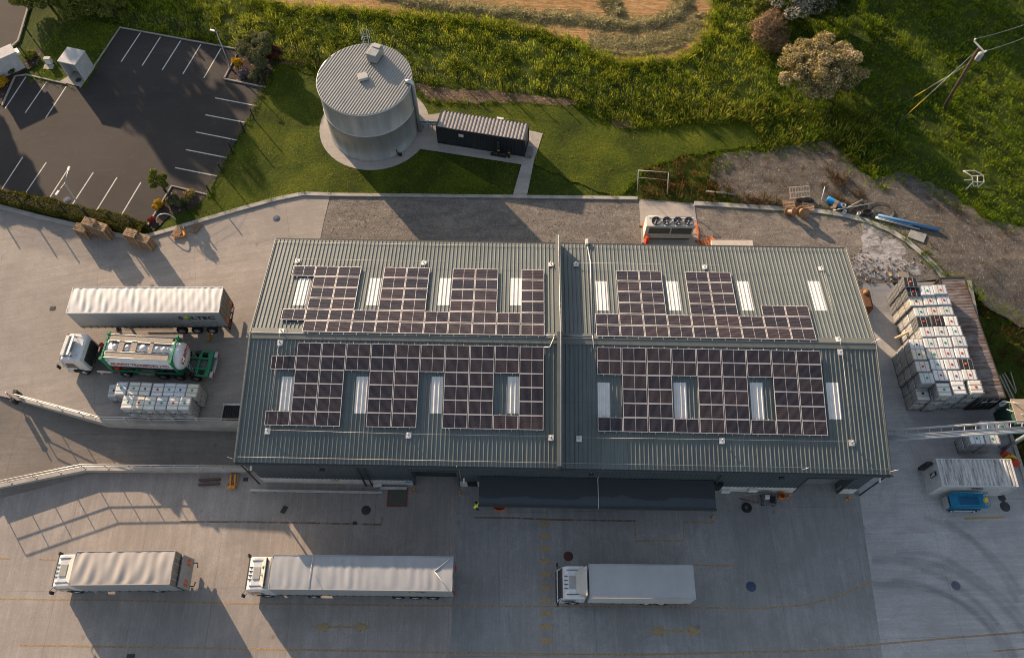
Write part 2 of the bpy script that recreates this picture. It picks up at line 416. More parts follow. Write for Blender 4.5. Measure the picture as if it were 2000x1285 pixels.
# stony dirt beyond the curved kerb
DIRT = gravel('stony_dirt', (.085, .076, .067), (.128, .112, .094), (.19, .155, .118), .45, 2.2)
zd = lambda x, y: .015 + (gzr(y) * ss((x - 27) / 5.0) if y < 42 else 0)
dp = [(1385, 350), (1398, 305), (1475, 297), (1560, 282), (1622, 272), (1665, 318), (1700, 345), (1770, 338), (1850, 372), (1900, 405), (1940, 432), (2010, 442), (2120, 450), (2120, 660), (2000, 628), (1925, 585), (1886, 548), (1846, 541), (1806, 500), (1772, 471), (1735, 448), (1692, 431), (1600, 412), (1520, 407), (1440, 402), (1420, 380)]
sheet('dirt_track', jag([(p.x, p.y) for p in W2(dp)], .35, .8, 5), zd, DIRT, 1.5)
# lawn round the tank
LAWN = grassmat('mown_lawn', [(.024, .040, .003), (.062, .090, .005), (.120, .142, .009), (.16, .135, .03)], .75, 1.0)
lp = [(532, 118), (575, 118), (640, 150), (800, 165), (830, 196), (900, 203), (1000, 198), (1128, 206), (1165, 232), (1205, 250), (1290, 248), (1380, 240), (1480, 238), (1495, 282), (1400, 296), (1335, 305), (1262, 330), (1235, 362), (1205, 388)]
sheet('lawn', jag([(p.x, p.y) for p in W2(lp)], .22, .7, 9) + [Vector((p.x, p.y)) for p in W2([(1000, 384), (820, 382), (645, 380), (592, 378), (540, 389), (460, 411), (345, 445), (298, 459), (312, 446), (336, 420), (408, 384), (440, 320), (478, 255), (512, 180)])], .02, LAWN, 3)
sheet('lawn', W2([(62, 165), (85, 90), (110, 55), (180, 40), (236, 52), (200, 115), (165, 172), (52, 150)]), .02, LAWN, 3)
BARE = gravel('dry_soil', (.085, .058, .036), (.135, .092, .058), (.185, .125, .08), .05, 1.3)
sheet('soil_bed', jag([(p.x, p.y) for p in W2([(800, 158), (850, 172), (960, 178), (1060, 190), (1130, 196), (1128, 208), (1000, 200), (900, 204), (832, 197)])], .2, .6, 3), .035, BARE, 2)
sheet('soil_bed', jag([(p.x, p.y) for p in W2([(1192, 234), (1232, 236), (1245, 252), (1205, 250)])], .15, .5, 4), .035, BARE, 2)
sheet('soil_bed', jag([(p.x, p.y) for p in W2([(535, 112), (640, 118), (636, 132), (560, 126), (535, 124)])], .15, .5, 6), .035, BARE, 2)
# mown hay field
def fieldmat():
    g = G('hay_stubble'); p = g.pos()
    c = g.ramp(g.noise(p, .16, 5, .65, .7), [(.3, (.26, .140, .060)), (.55, (.36, .210, .095)), (.75, (.44, .29, .145))])
    c = g.mix(g.ramp(g.noise(g.map(p, .35, 3.0, 1, R(8)), 1.1, 6, .75, .6), [(.42, 0.0), (.60, .8)]), c, (.17, .082, .030))
    c = g.mix(g.ramp(g.noise(g.map(p, .5, 2.2, 1, R(8)), 2.6, 6, .8), [(.48, 0.0), (.66, .85)]), c, (.50, .35, .18))
    c = g.mix(g.ramp(g.noise(p, .5, 5, .7, .8), [(.50, 0.0), (.66, .75)]), c, (.19, .165, .05))
    m = g.fin(c, .95, 0, .1); g.bump(g.noise(p, 6, 5, .8), .8, .08); return m
FIELD = fieldmat()
fp = [(430, -40), (510, 5), (580, 18), (680, 22), (790, 32), (900, 40), (1000, 52), (1075, 72), (1120, 82), (1150, 105), (1190, 120), (1240, 124), (1300, 120), (1340, 110), (1372, 85), (1394, 50), (1398, 10), (1392, -40)]
sheet('hay_field', jag([(p.x, p.y) for p in W2(fp)], .5, .6, 12), .05, FIELD, 3)
# ---- car park
def asphaltmat():
    g = G('dark_asphalt'); p = g.pos()
    c = g.ramp(g.noise(p, .12, 5, .6, .5), [(.3, (.026, .023, .022)), (.7, (.050, .043, .040))])
    c = g.mix(g.ramp(g.noise(g.map(p, .5, 1.2, 1, R(30)), .8, 6, .75, 1.0), [(.55, 0.0), (.78, .5)]), c, (.085, .078, .072))
    c = g.mix(g.ramp(g.noise(p, 40, 2, .8), [(.4, .4), (.6, 0.0)]), c, (.018, .018, .018))
    m = g.fin(c, .88, 0, .3); g.bump(g.noise(p, 35, 3, .8), .25, .01); return m
ASPH = asphaltmat()
cp = [(235, 55), (468, 98), (438, 155), (519, 172), (470, 258), (405, 381), (336, 364), (289, 441), (140, 412), (0, 381), (-220, 335), (-200, 195), (-60, 205), (5, 207), (30, 150), (52, 147), (130, 165), (157, 172)]
CPW = W2(cp); sheet('car_park', CPW, .012, ASPH, 6)
KERB = M('kerb_stone', (.30, .27, .24), .9, var=.25, scale=3)
strip('kerb', [CPW[i] for i in (17, 0, 1, 2)] , .16, 0.012, KERB, h=.12)
strip('kerb', W2([(438, 155), (519, 172)]), .16, .012, KERB, h=.12)
strip('kerb', W2([(405, 381), (336, 364), (289, 441)]), .16, .012, KERB, h=.12)
strip('kerb', [CPW[i] for i in (13, 14, 15, 16)], .16, .012, KERB, h=.12)
sheet('entrance_road', W2([(-200, -150), (70, -150), (58, 0), (36, 75), (0, 112), (-200, 150)]), .015, ASPH, 8)
strip('kerb', W2([(60, -60), (57, 10), (36, 80), (-10, 122)]), .2, .015, KERB, h=.1)
BAY = M('bay_line_paint', (.56, .54, .50), .85, var=.35, scale=6, dirt=.5, dirtcol=(.12, .11, .10))
k = 2.988
for a, b in [((820, 193), (708, 362)), ((937, 218), (830, 385)), ((1055, 240), (947, 410)), ((1172, 262), (1068, 433)), ((1290, 285), (1190, 457)),
             ((152, 450), (30, 635)), ((272, 480), (148, 660)), ((388, 505), (267, 690)),
             ((1255, 573), (1495, 619)), ((1200, 672), (1430, 716)), ((1143, 772), (1385, 820)), ((1085, 875), (1325, 922)), ((1023, 980), (1265, 1028)),
             ((133, 918), (0, 1122)), ((270, 950), (138, 1145)), ((403, 980), (277, 1175)), ((545, 1007), (417, 1203)), ((683, 1037), (558, 1238)), ((823, 1065), (705, 1262))]:
    strip('bay_marking', [at(a[0] / k, a[1] / k), at(b[0] / k, b[1] / k)], .12, .018, BAY)
# planted corners of the car park
BARK = gravel('bark_mulch', (.035, .024, .02), (.06, .042, .034), (.09, .065, .055), 0, 1.4)
sheet('planting_bed', W2([(470, 98), (520, 110), (560, 118), (536, 130), (519, 168), (441, 154)]), .04, BARK, 3)
sheet('planting_bed', W2([(338, 367), (404, 384), (380, 405), (334, 420), (300, 452), (291, 442)]), .04, BARK, 3)
sheet('planting_bed', W2([(4, 205), (30, 152), (45, 140), (75, 128), (85, 95), (60, 100), (40, 140), (0, 145), (-60, 190)]), .03, BARK, 3)
# concrete round the tank, the plant container and the path
tcx, tcy = -14.3, 57.15
pad = [Vector((tcx + 5.75 * math.cos(a), tcy + 5.75 * math.sin(a))) for a in np.linspace(0, 2 * PI, 48, endpoint=False)]
sheet('concrete_pad', pad, .045, C_PD, 3)
sheet('concrete_pad', W2([(815, 228), (860, 222), (1045, 258), (1060, 262), (1048, 300), (1040, 320), (1018, 322), (816, 291), (806, 260)]), .053, C_PD, 3)
sheet('footpath', W2([(1019, 320), (1044, 310), (1029, 384), (1001, 384)]), .049, C_PD, 3)
sheet('concrete_pad', W2([(1248, 392), (1356, 400), (1367, 480), (1253, 480)]), .03, C_PD, 3)
# white powder and rubble marks where the gravel meets the side yard
def _(): pass
def powder():
    g = G('spilt_lime'); p = g.pos(); c = g.ramp(g.noise(p, 2.0, 5, .7), [(.3, (.30, .29, .29)), (.7, (.52, .51, .52))]); g.fin(c, .95, 0, .1)
    t = g.n('ShaderNodeBsdfTransparent'); mx = g.n('ShaderNodeMixShader')
    g.set(mx.inputs[0], g.ramp(g.noise(g.map(p, .7, 1.5, 1), 1.2, 7, .8, 1.0), [(.36, 0.0), (.56, .85)]))
    g.t.links.new(t.outputs[0], mx.inputs[1]); g.t.links.new(g.b.outputs[0], mx.inputs[2]); g.t.links.new(mx.outputs[0], g.out.inputs[0]); return g.m
LIME = powder()
for pts in ([(1680, 436), (1714, 440), (1724, 470), (1718, 502), (1682, 496)], [(1712, 462), (1745, 470), (1768, 490), (1760, 510), (1725, 500)], [(1668, 500), (1730, 498), (1790, 520), (1800, 538), (1690, 545), (1664, 530)]):
    sheet('lime_spill', jag([(p.x, p.y) for p in W2(pts, -.2)], .2, .4, len(pts)), lambda x, y: zg(x, y) + .02, LIME, .6)
# ---- marks on the yard
def worn(name, col, cover=.7, sc_=1.5):
    g = G(name); p = g.pos(); g.fin(g.ramp(g.noise(p, 3, 4, .7), [(.3, tuple(x * .75 for x in col)), (.7, col)]), .9, 0, .15)
    t = g.n('ShaderNodeBsdfTransparent'); mx = g.n('ShaderNodeMixShader')
    g.set(mx.inputs[0], g.ramp(g.noise(p, sc_, 7, .75, .5), [(.62 - cover * .45, 0.0), (.80 - cover * .4, min(1, cover + .15))]))
    g.t.links.new(t.outputs[0], mx.inputs[1]); g.t.links.new(g.b.outputs[0], mx.inputs[2]); g.t.links.new(mx.outputs[0], g.out.inputs[0]); return g.m
def soft(name, col, a):
    g = G(name); p = g.pos(); g.fin(col, .9, 0, .15)
    t = g.n('ShaderNodeBsdfTransparent'); mx = g.n('ShaderNodeMixShader')
    g.set(mx.inputs[0], g.ramp(g.noise(p, .8, 6, .7, .5), [(.25, a * .45), (.75, a)]))
    g.t.links.new(t.outputs[0], mx.inputs[1]); g.t.links.new(g.b.outputs[0], mx.inputs[2]); g.t.links.new(mx.outputs[0], g.out.inputs[0]); return g.m
YL1 = worn('worn_yellow_line', (.44, .30, .15), .66, 6); YL2 = worn('worn_yellow_block', (.36, .265, .15), .86, 5); TYRE = soft('tyre_rubber_mark', (.10, .098, .096), .12); TYRE2 = soft('old_rubber_mark', (.13, .128, .126), .08)
BRN = worn('brown_line', (.19, .135, .075), .6)
zy = -D + .006
def yline(pts, w=.11, m=YL1, z=zy): return strip('yard_marking', W2(pts, -D), w, z, m)
yline([(-80, 1168), (240, 1172), (466, 1178), (700, 1181), (900, 1183), (1100, 1184), (1400, 1186.5), (1480, 1187.5), (1545, 1184), (1590, 1177), (1630, 1165), (1662, 1153), (1704, 1135)])
yline([(38, 1259), (200, 1262), (466, 1266), (880, 1274), (1250, 1278), (1560, 1272), (1720, 1257), (1850, 1246), (2010, 1233)], .13)
yline([(75, 1092), (110, 1093)]); yline([(-40, 1088), (20, 1091)])
yline([(1353, 1103), (1440, 1105)]); yline([(1884, 1012.5), (1962, 1009.5)], .16, YELLOWM)
yline([(1940, 1271), (2060, 1262)]); yline([(352, 1018), (448, 1019)], .12, BRN)
yline([(448, 1018.5), (580, 1020.5), (745, 1024), (747, 1009)], .14, BRN)
yline([(925, 1010.5), (1000, 1011), (1080, 1014.5), (1240, 1017)], .13, BRN); yline([(1240, 1017), (1241, 1056), (1335, 1056), (1335.5, 1020), (1392, 1020.5)], .13)
for y in (1021, 1046, 1071, 1096, 1121, 1146, 1172, 1197, 1224, 1251):
    x = 1064 + (y - 1021) * .012
    a = at(x, y, -D); mb = MB(); mb.add([(a.x - .44, a.y - .2, zy + .002), (a.x + .44, a.y - .2, zy + .002), (a.x + .44, a.y + .2, zy + .002), (a.x - .44, a.y + .2, zy + .002)], [(0, 1, 2, 3)])
    tag(mb.build('crossing_block', YL2), kind='structure')
def arrow(x0, x1, y):
    a, b = at(x0, y, -D), at(x1, y, -D); ya = (a.y + b.y) / 2; mb = MB()
    hd, hw, sh = 1.15, .42, .085
    mb.add([(a.x, ya, zy + .003), (a.x + hd, ya - hw, zy + .003), (a.x + hd, ya - sh, zy + .003), (b.x - hd, ya - sh, zy + .003), (b.x - hd, ya - hw, zy + .003), (b.x, ya, zy + .003), (b.x - hd, ya + hw, zy + .003), (b.x - hd, ya + sh, zy + .003), (a.x + hd, ya + sh, zy + .003), (a.x + hd, ya + hw, zy + .003)],
           [(0, 1, 2), (0, 2, 8), (0, 8, 9), (2, 3, 7, 8), (3, 4, 5), (3, 5, 7), (7, 5, 6)])
    tag(mb.build('yard_arrow', YL2), kind='structure')
arrow(611, 727, 1224); arrow(1266, 1374, 1232)
def arc(px_, w, m, dz, name='tyre_mark'):
    pts = [Vector((p.x, p.y)) for p in W2(px_, -D)]; out = []
    for i in range(len(pts) - 1):
        p0 = pts[max(0, i - 1)]; p1 = pts[i]; p2 = pts[i + 1]; p3 = pts[min(len(pts) - 1, i + 2)]
        for k in range(6):
            t = k / 6; out.append(.5 * ((2 * p1) + (p2 - p0) * t + (2 * p0 - 5 * p1 + 4 * p2 - p3) * t * t + (3 * p1 - p0 - 3 * p2 + p3) * t ** 3))
    out.append(pts[-1]); strip(name, out, w, -D + dz, m)
T8 = lambda pts: [(1560 + x / 4.214, 980 + y / 4.214) for x, y in pts]
for i, (pts, w, m) in enumerate([
    (T8([(610, 675), (880, 685), (1120, 735), (1340, 830), (1500, 950), (1640, 1090), (1760, 1290), (1800, 1400)]), .42, TYRE),
    (T8([(600, 465), (900, 475), (1150, 520), (1350, 610), (1550, 740), (1700, 880), (1830, 1030), (1960, 1200)]), .42, TYRE),
    (T8([(800, 410), (1020, 420), (1200, 470), (1400, 580), (1600, 720), (1780, 880), (1920, 1040)]), .30, TYRE2),
    (T8([(1000, 560), (1200, 640), (1400, 790), (1560, 930), (1700, 1090), (1790, 1290)]), .26, TYRE2),
    (T8([(1030, 130), (1200, 190), (1400, 300), (1560, 420), (1700, 560), (1840, 760)]), .34, TYRE2),
    (T8([(1200, 150), (1380, 270), (1520, 420), (1660, 590), (1800, 830)]), .3, TYRE2),
    (T8([(760, 640), (1000, 680), (1260, 790), (1450, 930), (1600, 1100), (1690, 1290)]), .24, TYRE2),
    (T8([(600, 500), (850, 510), (1100, 570), (1300, 680), (1500, 850), (1640, 1010)]), .24, TYRE2),
    ([(-20, 880), (60, 872), (150, 880), (300, 886), (460, 890)], .5, TYRE2), ([(-20, 902), (60, 896), (160, 900), (320, 903)], .4, TYRE2)]):
    if i < 8: arc(pts, w, m, .012 + .012 * i); arc(pts, w * 1.9, TYRE2, .016 + .012 * i)
PANELS_DONE = True
# ================================================================ WAREHOUSE
HE, HR = 5.62, 7.45                                               # eaves and ridge above the rear yard
cs = [at(*p, HE) for p in ((457, 905), (1738, 925), (1652, 484), (540, 469))]
BROT = R(-1.12); LB, WB = 49.85, 20.3
cen = sum(cs, Vector()) / 4; ex = Vector((math.cos(BROT), math.sin(BROT), 0)); ey = Vector((-ex.y, ex.x, 0))
BO = cen - ex * LB / 2 - ey * WB / 2; BO.z = 0
BM = Matrix.Translation(BO) @ Matrix.Rotation(BROT, 4, 'Z'); BMi = BM.inverted()
SL = (HR - HE) / (WB / 2); SA = math.atan(SL)
def bray(x, y): return BMi @ Vector((0, 0, CAMH)), BMi.to_3x3() @ ray(x, y)
def front(x, y, lift=0.0):                                        # pixel -> front slope
    o, d = bray(x, y); t = (HE + lift + SL * o.y - o.z) / (d.z - SL * d.y); return o + d * t
def rear(x, y, lift=0.0):
    o, d = bray(x, y); t = (HE + lift + SL * (WB - o.y) - o.z) / (d.z + SL * d.y); return o + d * t
WF = .42                                                          # front wall line
def wall(x, y, w=WF):
    o, d = bray(x, y); t = (w - o.y) / d.y; return o + d * t
wh = thing('warehouse', 'long slate blue warehouse with a low ribbed gable roof carrying solar panels', 'warehouse', BO, BROT)
def roofmat():
    g = G('roof_sheet'); v = g.obj(); col = (.116, .135, .133)
    c = g.ramp(g.noise(v, .22, 5, .65), [(.3, tuple(x * .84 for x in col)), (.7, tuple(x * 1.14 for x in col))])
    br = g.n('ShaderNodeTexBrick'); g.set(br.inputs['Vector'], g.map(v, 1, 1, 0)); br.offset = .0; br.inputs['Scale'].default_value = 1; br.inputs['Brick Width'].default_value = 1.0; br.inputs['Row Height'].default_value = 5.07
    br.inputs['Mortar Size'].default_value = .02; br.inputs['Mortar Smooth'].default_value = .4; br.inputs['Color1'].default_value = (1, 1, 1, 1); br.inputs['Color2'].default_value = (.86, .88, .88, 1); br.inputs['Mortar'].default_value = (.62, .62, .6, 1)
    c = g.mix(.8, c, br.outputs['Color'], 'MULTIPLY')
    c = g.mix(g.ramp(g.noise(g.map(v, 4.0, .22, 1), 1.1, 6, .75), [(.52, 0.0), (.74, .45)]), c, (.055, .055, .048))
    c = g.mix(g.ramp(g.noise(g.map(v, 2.5, .5, 1), 2.0, 5, .8), [(.60, 0.0), (.78, .4)]), c, (.17, .165, .14))
    c = g.mix(g.ramp(g.vor(v, .8), [(.02, .55), (.05, 0.0)]), c, (.30, .30, .27))
    return g.fin(c, g.ramp(g.noise(v, .6, 3), [(.3, .42), (.7, .56)]), 0, .45)
ROOFM = roofmat()
TRIM = M('roof_trim', (.125, .135, .125), .5, .0, var=.1, scale=.8)
STRAP = M('strap_zinc', (.33, .325, .31), .5, .3)
GUT = M('gutter_dark', (.045, .05, .052), .6)
SKYL = M('rooflight_plastic', (.60, .59, .57), .5, 0, var=.12, scale=2)
PLINTH = M('white_plinth', (.52, .51, .48), .7, dirt=.35)
DOORG = M('grey_roller_door', (.165, .175, .185), .5, .2, var=.1)
DOORB = M('slate_roller_door', (.045, .052, .06), .5, .2, var=.1)
DARK = M('dark_recess', (.012, .014, .016), .8)
RIB = .3325; RH = .062
def ribprofile(u0, u1, lift=0.0, phase=0.0):
    pr = []; k = math.ceil((u0 - phase) / RIB)
    pr.append((u0, lift))
    while phase + k * RIB + .05 < u1:
        c = phase + k * RIB
        if c - .055 > u0: pr += [(c - .055, lift), (c - .022, lift + RH), (c + .022, lift + RH), (c + .055, lift)]
        k += 1
    pr.append((u1, lift)); return pr
def slope_sheet(mb, u0, u1, w0, w1, side, lift=0.0, mi=0):
    """ribbed sheeting from w0 to w1 measured up the slope line in plan"""
    pr = ribprofile(u0, u1, lift); n = len(pr); vs = []
    for w in (w0, w1):
        for u, h in pr:
            z = HE + SL * w + h
            vs.append((u, w if side == 'f' else WB - w, z))
    fs = [(i, i + 1, n + i + 1, n + i) if side == 'f' else (i + 1, i, n + i, n + i + 1) for i in range(n - 1)]
    mb.add(vs, fs, mi)
for side in 'fr':
    mb = MB(); slope_sheet(mb, 0, LB, 0, WB / 2 - .12, side)
    r_ = mb.build('roof_slope', ROOFM, wh)
    # eaves closure, gutter, lightning strap
    s = 1 if side == 'f' else -1; y0 = 0 if side == 'f' else WB
    mb = MB(); gy = y0 - s * .10
    mb.bb(-.05, LB + .05, min(gy - .09, gy + .09), max(gy - .09, gy + .09), HE - .22, HE - .055); mb.build('gutter', GUT, wh)
    mb = MB(); yy = y0 + s * .38; zz = HE + SL * .38 + RH + .03
    mb.tube([(.1, yy, zz), (LB - .1, yy, zz)], .016, 5); mb.build('lightning_strap', STRAP, wh)
mb = MB()
w = WB / 2; pr = [(w - .50, HE + SL * (w - .50) + .062), (w - .48, HE + SL * (w - .48) + .09), (w, HR + .075), (w + .48, HE + SL * (w - .48) + .09), (w + .50, HE + SL * (w - .50) + .062), (w, HR + .0)]
mb.add([(0, y, z) for y, z in pr] + [(LB, y, z) for y, z in pr], [(i, (i + 1) % 6, 6 + (i + 1) % 6, 6 + i) for i in range(6)] + [(5, 4, 3, 2, 1, 0), (6, 7, 8, 9, 10, 11)])
mb.build('ridge_cap', TRIM, wh)
mb = MB(); mb.tube([(.05, w, HR + .10), (LB - .05, w, HR + .10)], .02, 5); mb.build('lightning_strap', STRAP, wh)
for u in (-.06, LB + .06):                                        # verge trims
    mb = MB()
    for a, b in ((0, w), (WB, w)):
        za, zb = HE - .26, HR - .26
        mb.hexa([(u - .11, a, za), (u + .11, a, za), (u + .11, b, zb), (u - .11, b, zb)], [(u - .11, a, HE + .075), (u + .11, a, HE + .075), (u + .11, b, HR + .075), (u - .11, b, HR + .075)])
    mb.build('verge_trim', TRIM, wh)
    mb = MB(); mb.tube([(u, .1, HE + .11), (u, w, HR + .11), (u, WB - .1, HE + .11)], .018, 5); mb.build('lightning_strap', STRAP, wh)
# fire wall that rises through the roof
uf = (front(1088, 690, 1.2).x + front(1098.6, 690, 1.2).x) / 2; PW = 1.15
mb = MB()
for a, b in ((-.12, w), (WB + .12, w)):
    za = HE - SL * .12
    mb.hexa([(uf - .15, a, za - .4), (uf + .15, a, za - .4), (uf + .15, b, HR - .4), (uf - .15, b, HR - .4)], [(uf - .15, a, za + PW), (uf + .15, a, za + PW), (uf + .15, b, HR + PW), (uf - .15, b, HR + PW)])
fw = mb.build('parapet', SLATE, wh)
mb = MB()
for a, b in ((-.2, w), (WB + .2, w)):
    za = HE - SL * .2 + PW + .003
    mb.hexa([(uf - .20, a, za), (uf + .20, a, za), (uf + .20, b, HR + PW + .003), (uf - .20, b, HR + PW + .003)], [(uf - .20, a, za + .06), (uf + .20, a, za + .06), (uf + .20, b, HR + PW + .063), (uf - .20, b, HR + PW + .063)])
mb.build('coping', TRIM, fw)
mb = MB(); mb.tube([(uf + .05, -.15, HE + PW + .07), (uf + .05, w, HR + PW + .10), (uf + .05, WB + .15, HE + PW + .07)], .02, 5); mb.build('lightning_strap', ALU, fw)
# roof lights
def skylight(x0, x1, y0, y1, side):
    f = front if side == 'f' else rear
    a, b = f(x0, y0), f(x1, y1)
    c = f(x1, y0); u0, u1 = a.x, c.x
    wa, wb = (a.y, b.y) if side == 'f' else (WB - a.y, WB - b.y)
    mb = MB(); slope_sheet(mb, u0, u1, min(wa, wb), max(wa, wb), side, .014); mb.build('skylight', SKYL, wh)
for x0, x1 in ((584, 608), (723.8, 746), (859.4, 883), (997.5, 1020)): skylight(x0, x1, 543.5, 597, 'r')
for x0, x1 in ((1163, 1185), (1300.6, 1323), (1438.7, 1461), (1577, 1599.5)): skylight(x0, x1, 549.5, 607, 'r')
for x0, x1 in ((551, 575), (696.8, 721), (843, 867.5), (990.8, 1015)): skylight(x0, x1, 735.5, 808, 'f')
for x0, x1 in ((1167, 1191), (1315, 1340), (1464, 1489), (1612.5, 1637)): skylight(x0, x1, 747, 819, 'f')
# fall-arrest plates and life lines
ANCH = {}
for key, pts, side in (('rl', [(581, 510), (828, 514), (1076, 517)], 'r'), ('rr', [(1125, 517), (1376, 522), (1603, 525)], 'r'), ('ml', [(550, 647)], 'r'), ('mr', [(1637, 663)], 'r'),
                       ('nl', [(547, 670)], 'f'), ('nr', [(1641, 688)], 'f'), ('fl', [(523, 842), (798, 850), (1076, 855)], 'f'), ('fr', [(1131, 857), (1410, 861), (1663, 865)], 'f')):
    f = front if side == 'f' else rear
    for x, y in pts:
        p = f(x, y, RH); mb = MB(); sg = SA if side == 'f' else -SA
        mb.box((p.x, p.y, p.z + .03), (.42, .46, .03), rot=Matrix.Rotation(sg, 3, 'X')); a = mb.build('anchor_plate', WHITE, wh)
        mb = MB(); mb.lathe([(.05, 0), (.045, .26), (.075, .27), (.07, .33), (0, .34)], 8, (p.x, p.y, p.z + .03)); mb.build('anchor_post', STEEL, a)
        ANCH.setdefault(key, []).append(p + Vector((0, 0, .34)))
WIRE = M('steel_wire', (.5, .48, .44), .45, .5)
for ch in (ANCH['fl'], ANCH['fr'], ANCH['rl'][:1] + ANCH['rl'][1:], ANCH['rr'], [ANCH['ml'][0], ANCH['nl'][0]], [ANCH['mr'][0], ANCH['nr'][0]], [ANCH['ml'][0], ANCH['rl'][0]], [ANCH['mr'][0], ANCH['rr'][-1]], [ANCH['nl'][0], ANCH['fl'][0]], [ANCH['nr'][0], ANCH['fr'][-1]]):
    mb = MB(); mb.tube(ch, .011, 4); mb.build('lifeline', WIRE, wh)
# cable trays over the ridge and up the rear slope
mb = MB(); pts = [rear(1147, 478, .1), rear(1153, 510, .1), rear(1157.5, 655, .1)]; mb.tube(pts, .05, 6); mb.tube([pts[-1], Vector((pts[-1].x, w, HR + .2)), front(1159.5, 681, .1), front(1166, 681, .1)], .04, 6); mb.build('cable_conduit', STEEL, wh)
p = rear(1146, 476, .1); mb = MB(); mb.bb(p.x - .12, p.x + .12, p.y - .2, p.y + .35, p.z - .1, p.z + .28); mb.build('conduit_box', WHITE, wh, bevel=.02)
mb = MB(); a = rear(1064, 655, .1); mb.tube([a, Vector((a.x + .7, a.y, a.z)), Vector((a.x + .75, w, HR + .2)), front(1074, 678, .1), front(1063, 678, .1)], .04, 6); mb.tube([Vector((a.x + .7, a.y, a.z)), Vector((uf - .25, a.y, a.z + .05))], .04, 6); mb.tube([Vector((uf + .25, a.y, a.z + .05)), Vector((pts[-1].x, a.y, a.z))], .04, 6); mb.build('cable_conduit', STEEL, wh)
# finials at the gutter corners
for x, y, dx, dy in ((1738, 921, 11, -7), (1567, 917, 8, -6), (1702, 670, 6, -8), (459, 897, -10, -8), (895, 908, 0, 8)):
    p = wall(x, y, .1); mb = MB(); q = p + Vector((.04 * dx, 0, .55)); mb.tube([p, q], .02, 5); mb.build('air_terminal', ALU, wh) if (x, y) != (895, 908) else None

# ---- walls
def clad(mb, u0, u1, z0, z1, w, dirx=True, out=-1, step=.33):
    """ribbed cladding panel in the plane y = w (or x = w)"""
    pr = []; u = u0; pr.append((u0, 0))
    while u + step < u1:
        pr += [(u + step * .55, 0), (u + step * .64, .035), (u + step * .90, .035), (u + step, 0)]; u += step
    pr.append((u1, 0)); n = len(pr); vs = []
    for z in (z0, z1):
        for a, h in pr: vs.append((a, w + out * h, z) if dirx else (w + out * h, a, z))
    mb.add(vs, [(i, i + 1, n + i + 1, n + i) for i in range(n - 1)])
def fxu(x, y): return wall(x, y).x
d1a, d1b = fxu(802, 922), fxu(891, 920)
d2a, d2b = fxu(1562, 950), fxu(1652, 948)
ua, ub = .30, LB - .30; PT = .25                                   # plinth top
mb = MB(); ws = MB()
dtop = 3.0
for a, b, z0 in ((ua, d1a, PT), (d1a, d1b, dtop), (d1b, d2a, PT), (d2a, d2b, dtop), (d2b, ub, PT)): clad(mb, a, b, z0, HE - .1, WF)
mb.build('front_wall', SLATE, wh)
mb = MB(); clad(mb, WF, WB - WF, -1.6, HE, ua, False, -1); mb.add([(ua, WF, HE), (ua, WB - WF, HE), (ua, w, HR - .05)], [(0, 1, 2)]); mb.build('gable_wall', SLATE, wh)
mb = MB(); clad(mb, WF, WB - WF, -1.2, HE, ub, False, 1); mb.add([(ub, WF, HE), (ub, WB - WF, HE), (ub, w, HR - .05)], [(0, 1, 2)]); mb.build('gable_wall', SLATE, wh)
mb = MB(); clad(mb, ua, ub, -.9, HE - .1, WB - WF, True, 1); mb.build('rear_wall', SLATE, wh)
mb = MB(); mb.bb(ua, ub, 0.05, WF + .02, HE - .11, HE - .07); mb.build('soffit', GUT, wh)
for a, b in ((ua - .003, d1a), (d1b, d2a), (d2b, ub + .003)):
    mb = MB(); mb.bb(a, b, WF - .05, WF + .3, -D - .1, PT); mb.build('plinth', PLINTH, wh)
for a, b, mt in ((d1a, d1b, DOORB), (d2a, d2b, DOORG)):
    mb = MB(); n = 20; vs = []
    zs_ = np.linspace(-D, dtop + .15, 2 * n + 1)
    for i, z in enumerate(zs_): vs += [(a, WF + .75 + (.02 if i % 2 else 0), z), (b, WF + .75 + (.02 if i % 2 else 0), z)]
    mb.add(vs, [(2 * i, 2 * i + 1, 2 * i + 3, 2 * i + 2) for i in range(2 * n)]); dr = mb.build('roller_door', mt, wh)
    mb = MB(); mb.bb(a + .9, a + 1.9, WF + .70, WF + .74, 1.15, 1.45); mb.bb(b - 1.9, b - .9, WF + .70, WF + .74, 1.15, 1.45); mb.build('door_window', GLASSD, dr)
    mb = MB(); mb.bb(a - .12, a, WF - .08, WF + .8, -D, dtop); mb.bb(b, b + .12, WF - .08, WF + .8, -D, dtop); mb.bb(a - .12, b + .12, WF - .083, WF + .8, dtop, dtop + .14); mb.build('door_frame', SLATE, wh)
# dock canopy
ca, cb = BMi @ at(936, 943, 1.9), BMi @ at(1395, 949, 1.9)
u0, u1 = ca.x, cb.x; yo = (BMi @ at(1160, 989, 1.85)).y
def canopymat():
    g = G('canopy_membrane'); v = g.obj()
    sx = g.n('ShaderNodeSeparateXYZ'); g.set(sx.inputs[0], v)
    wet = g.ramp(g.math('ADD', g.math('MULTIPLY', g.math('SUBTRACT', sx.outputs[1], yo), -.38), g.math('MULTIPLY', g.noise(g.map(v, .35, .9, 1), .8, 4, .6, .5), .60)), [(.02, 0.0), (.05, 1.0)])
    c = g.mix(wet, (.030, .035, .040), (.050, .062, .074)); c = g.mix(g.ramp(g.noise(v, 2.5, 5, .7), [(.5, 0.0), (.8, .4)]), c, (.02, .024, .028))
    m = g.fin(c, g.ramp(wet, [(0, .6), (1, .28)]), 0, .5); g.bump(g.noise(v, 1.2, 3), .1, .05); return m
CANM = canopymat()
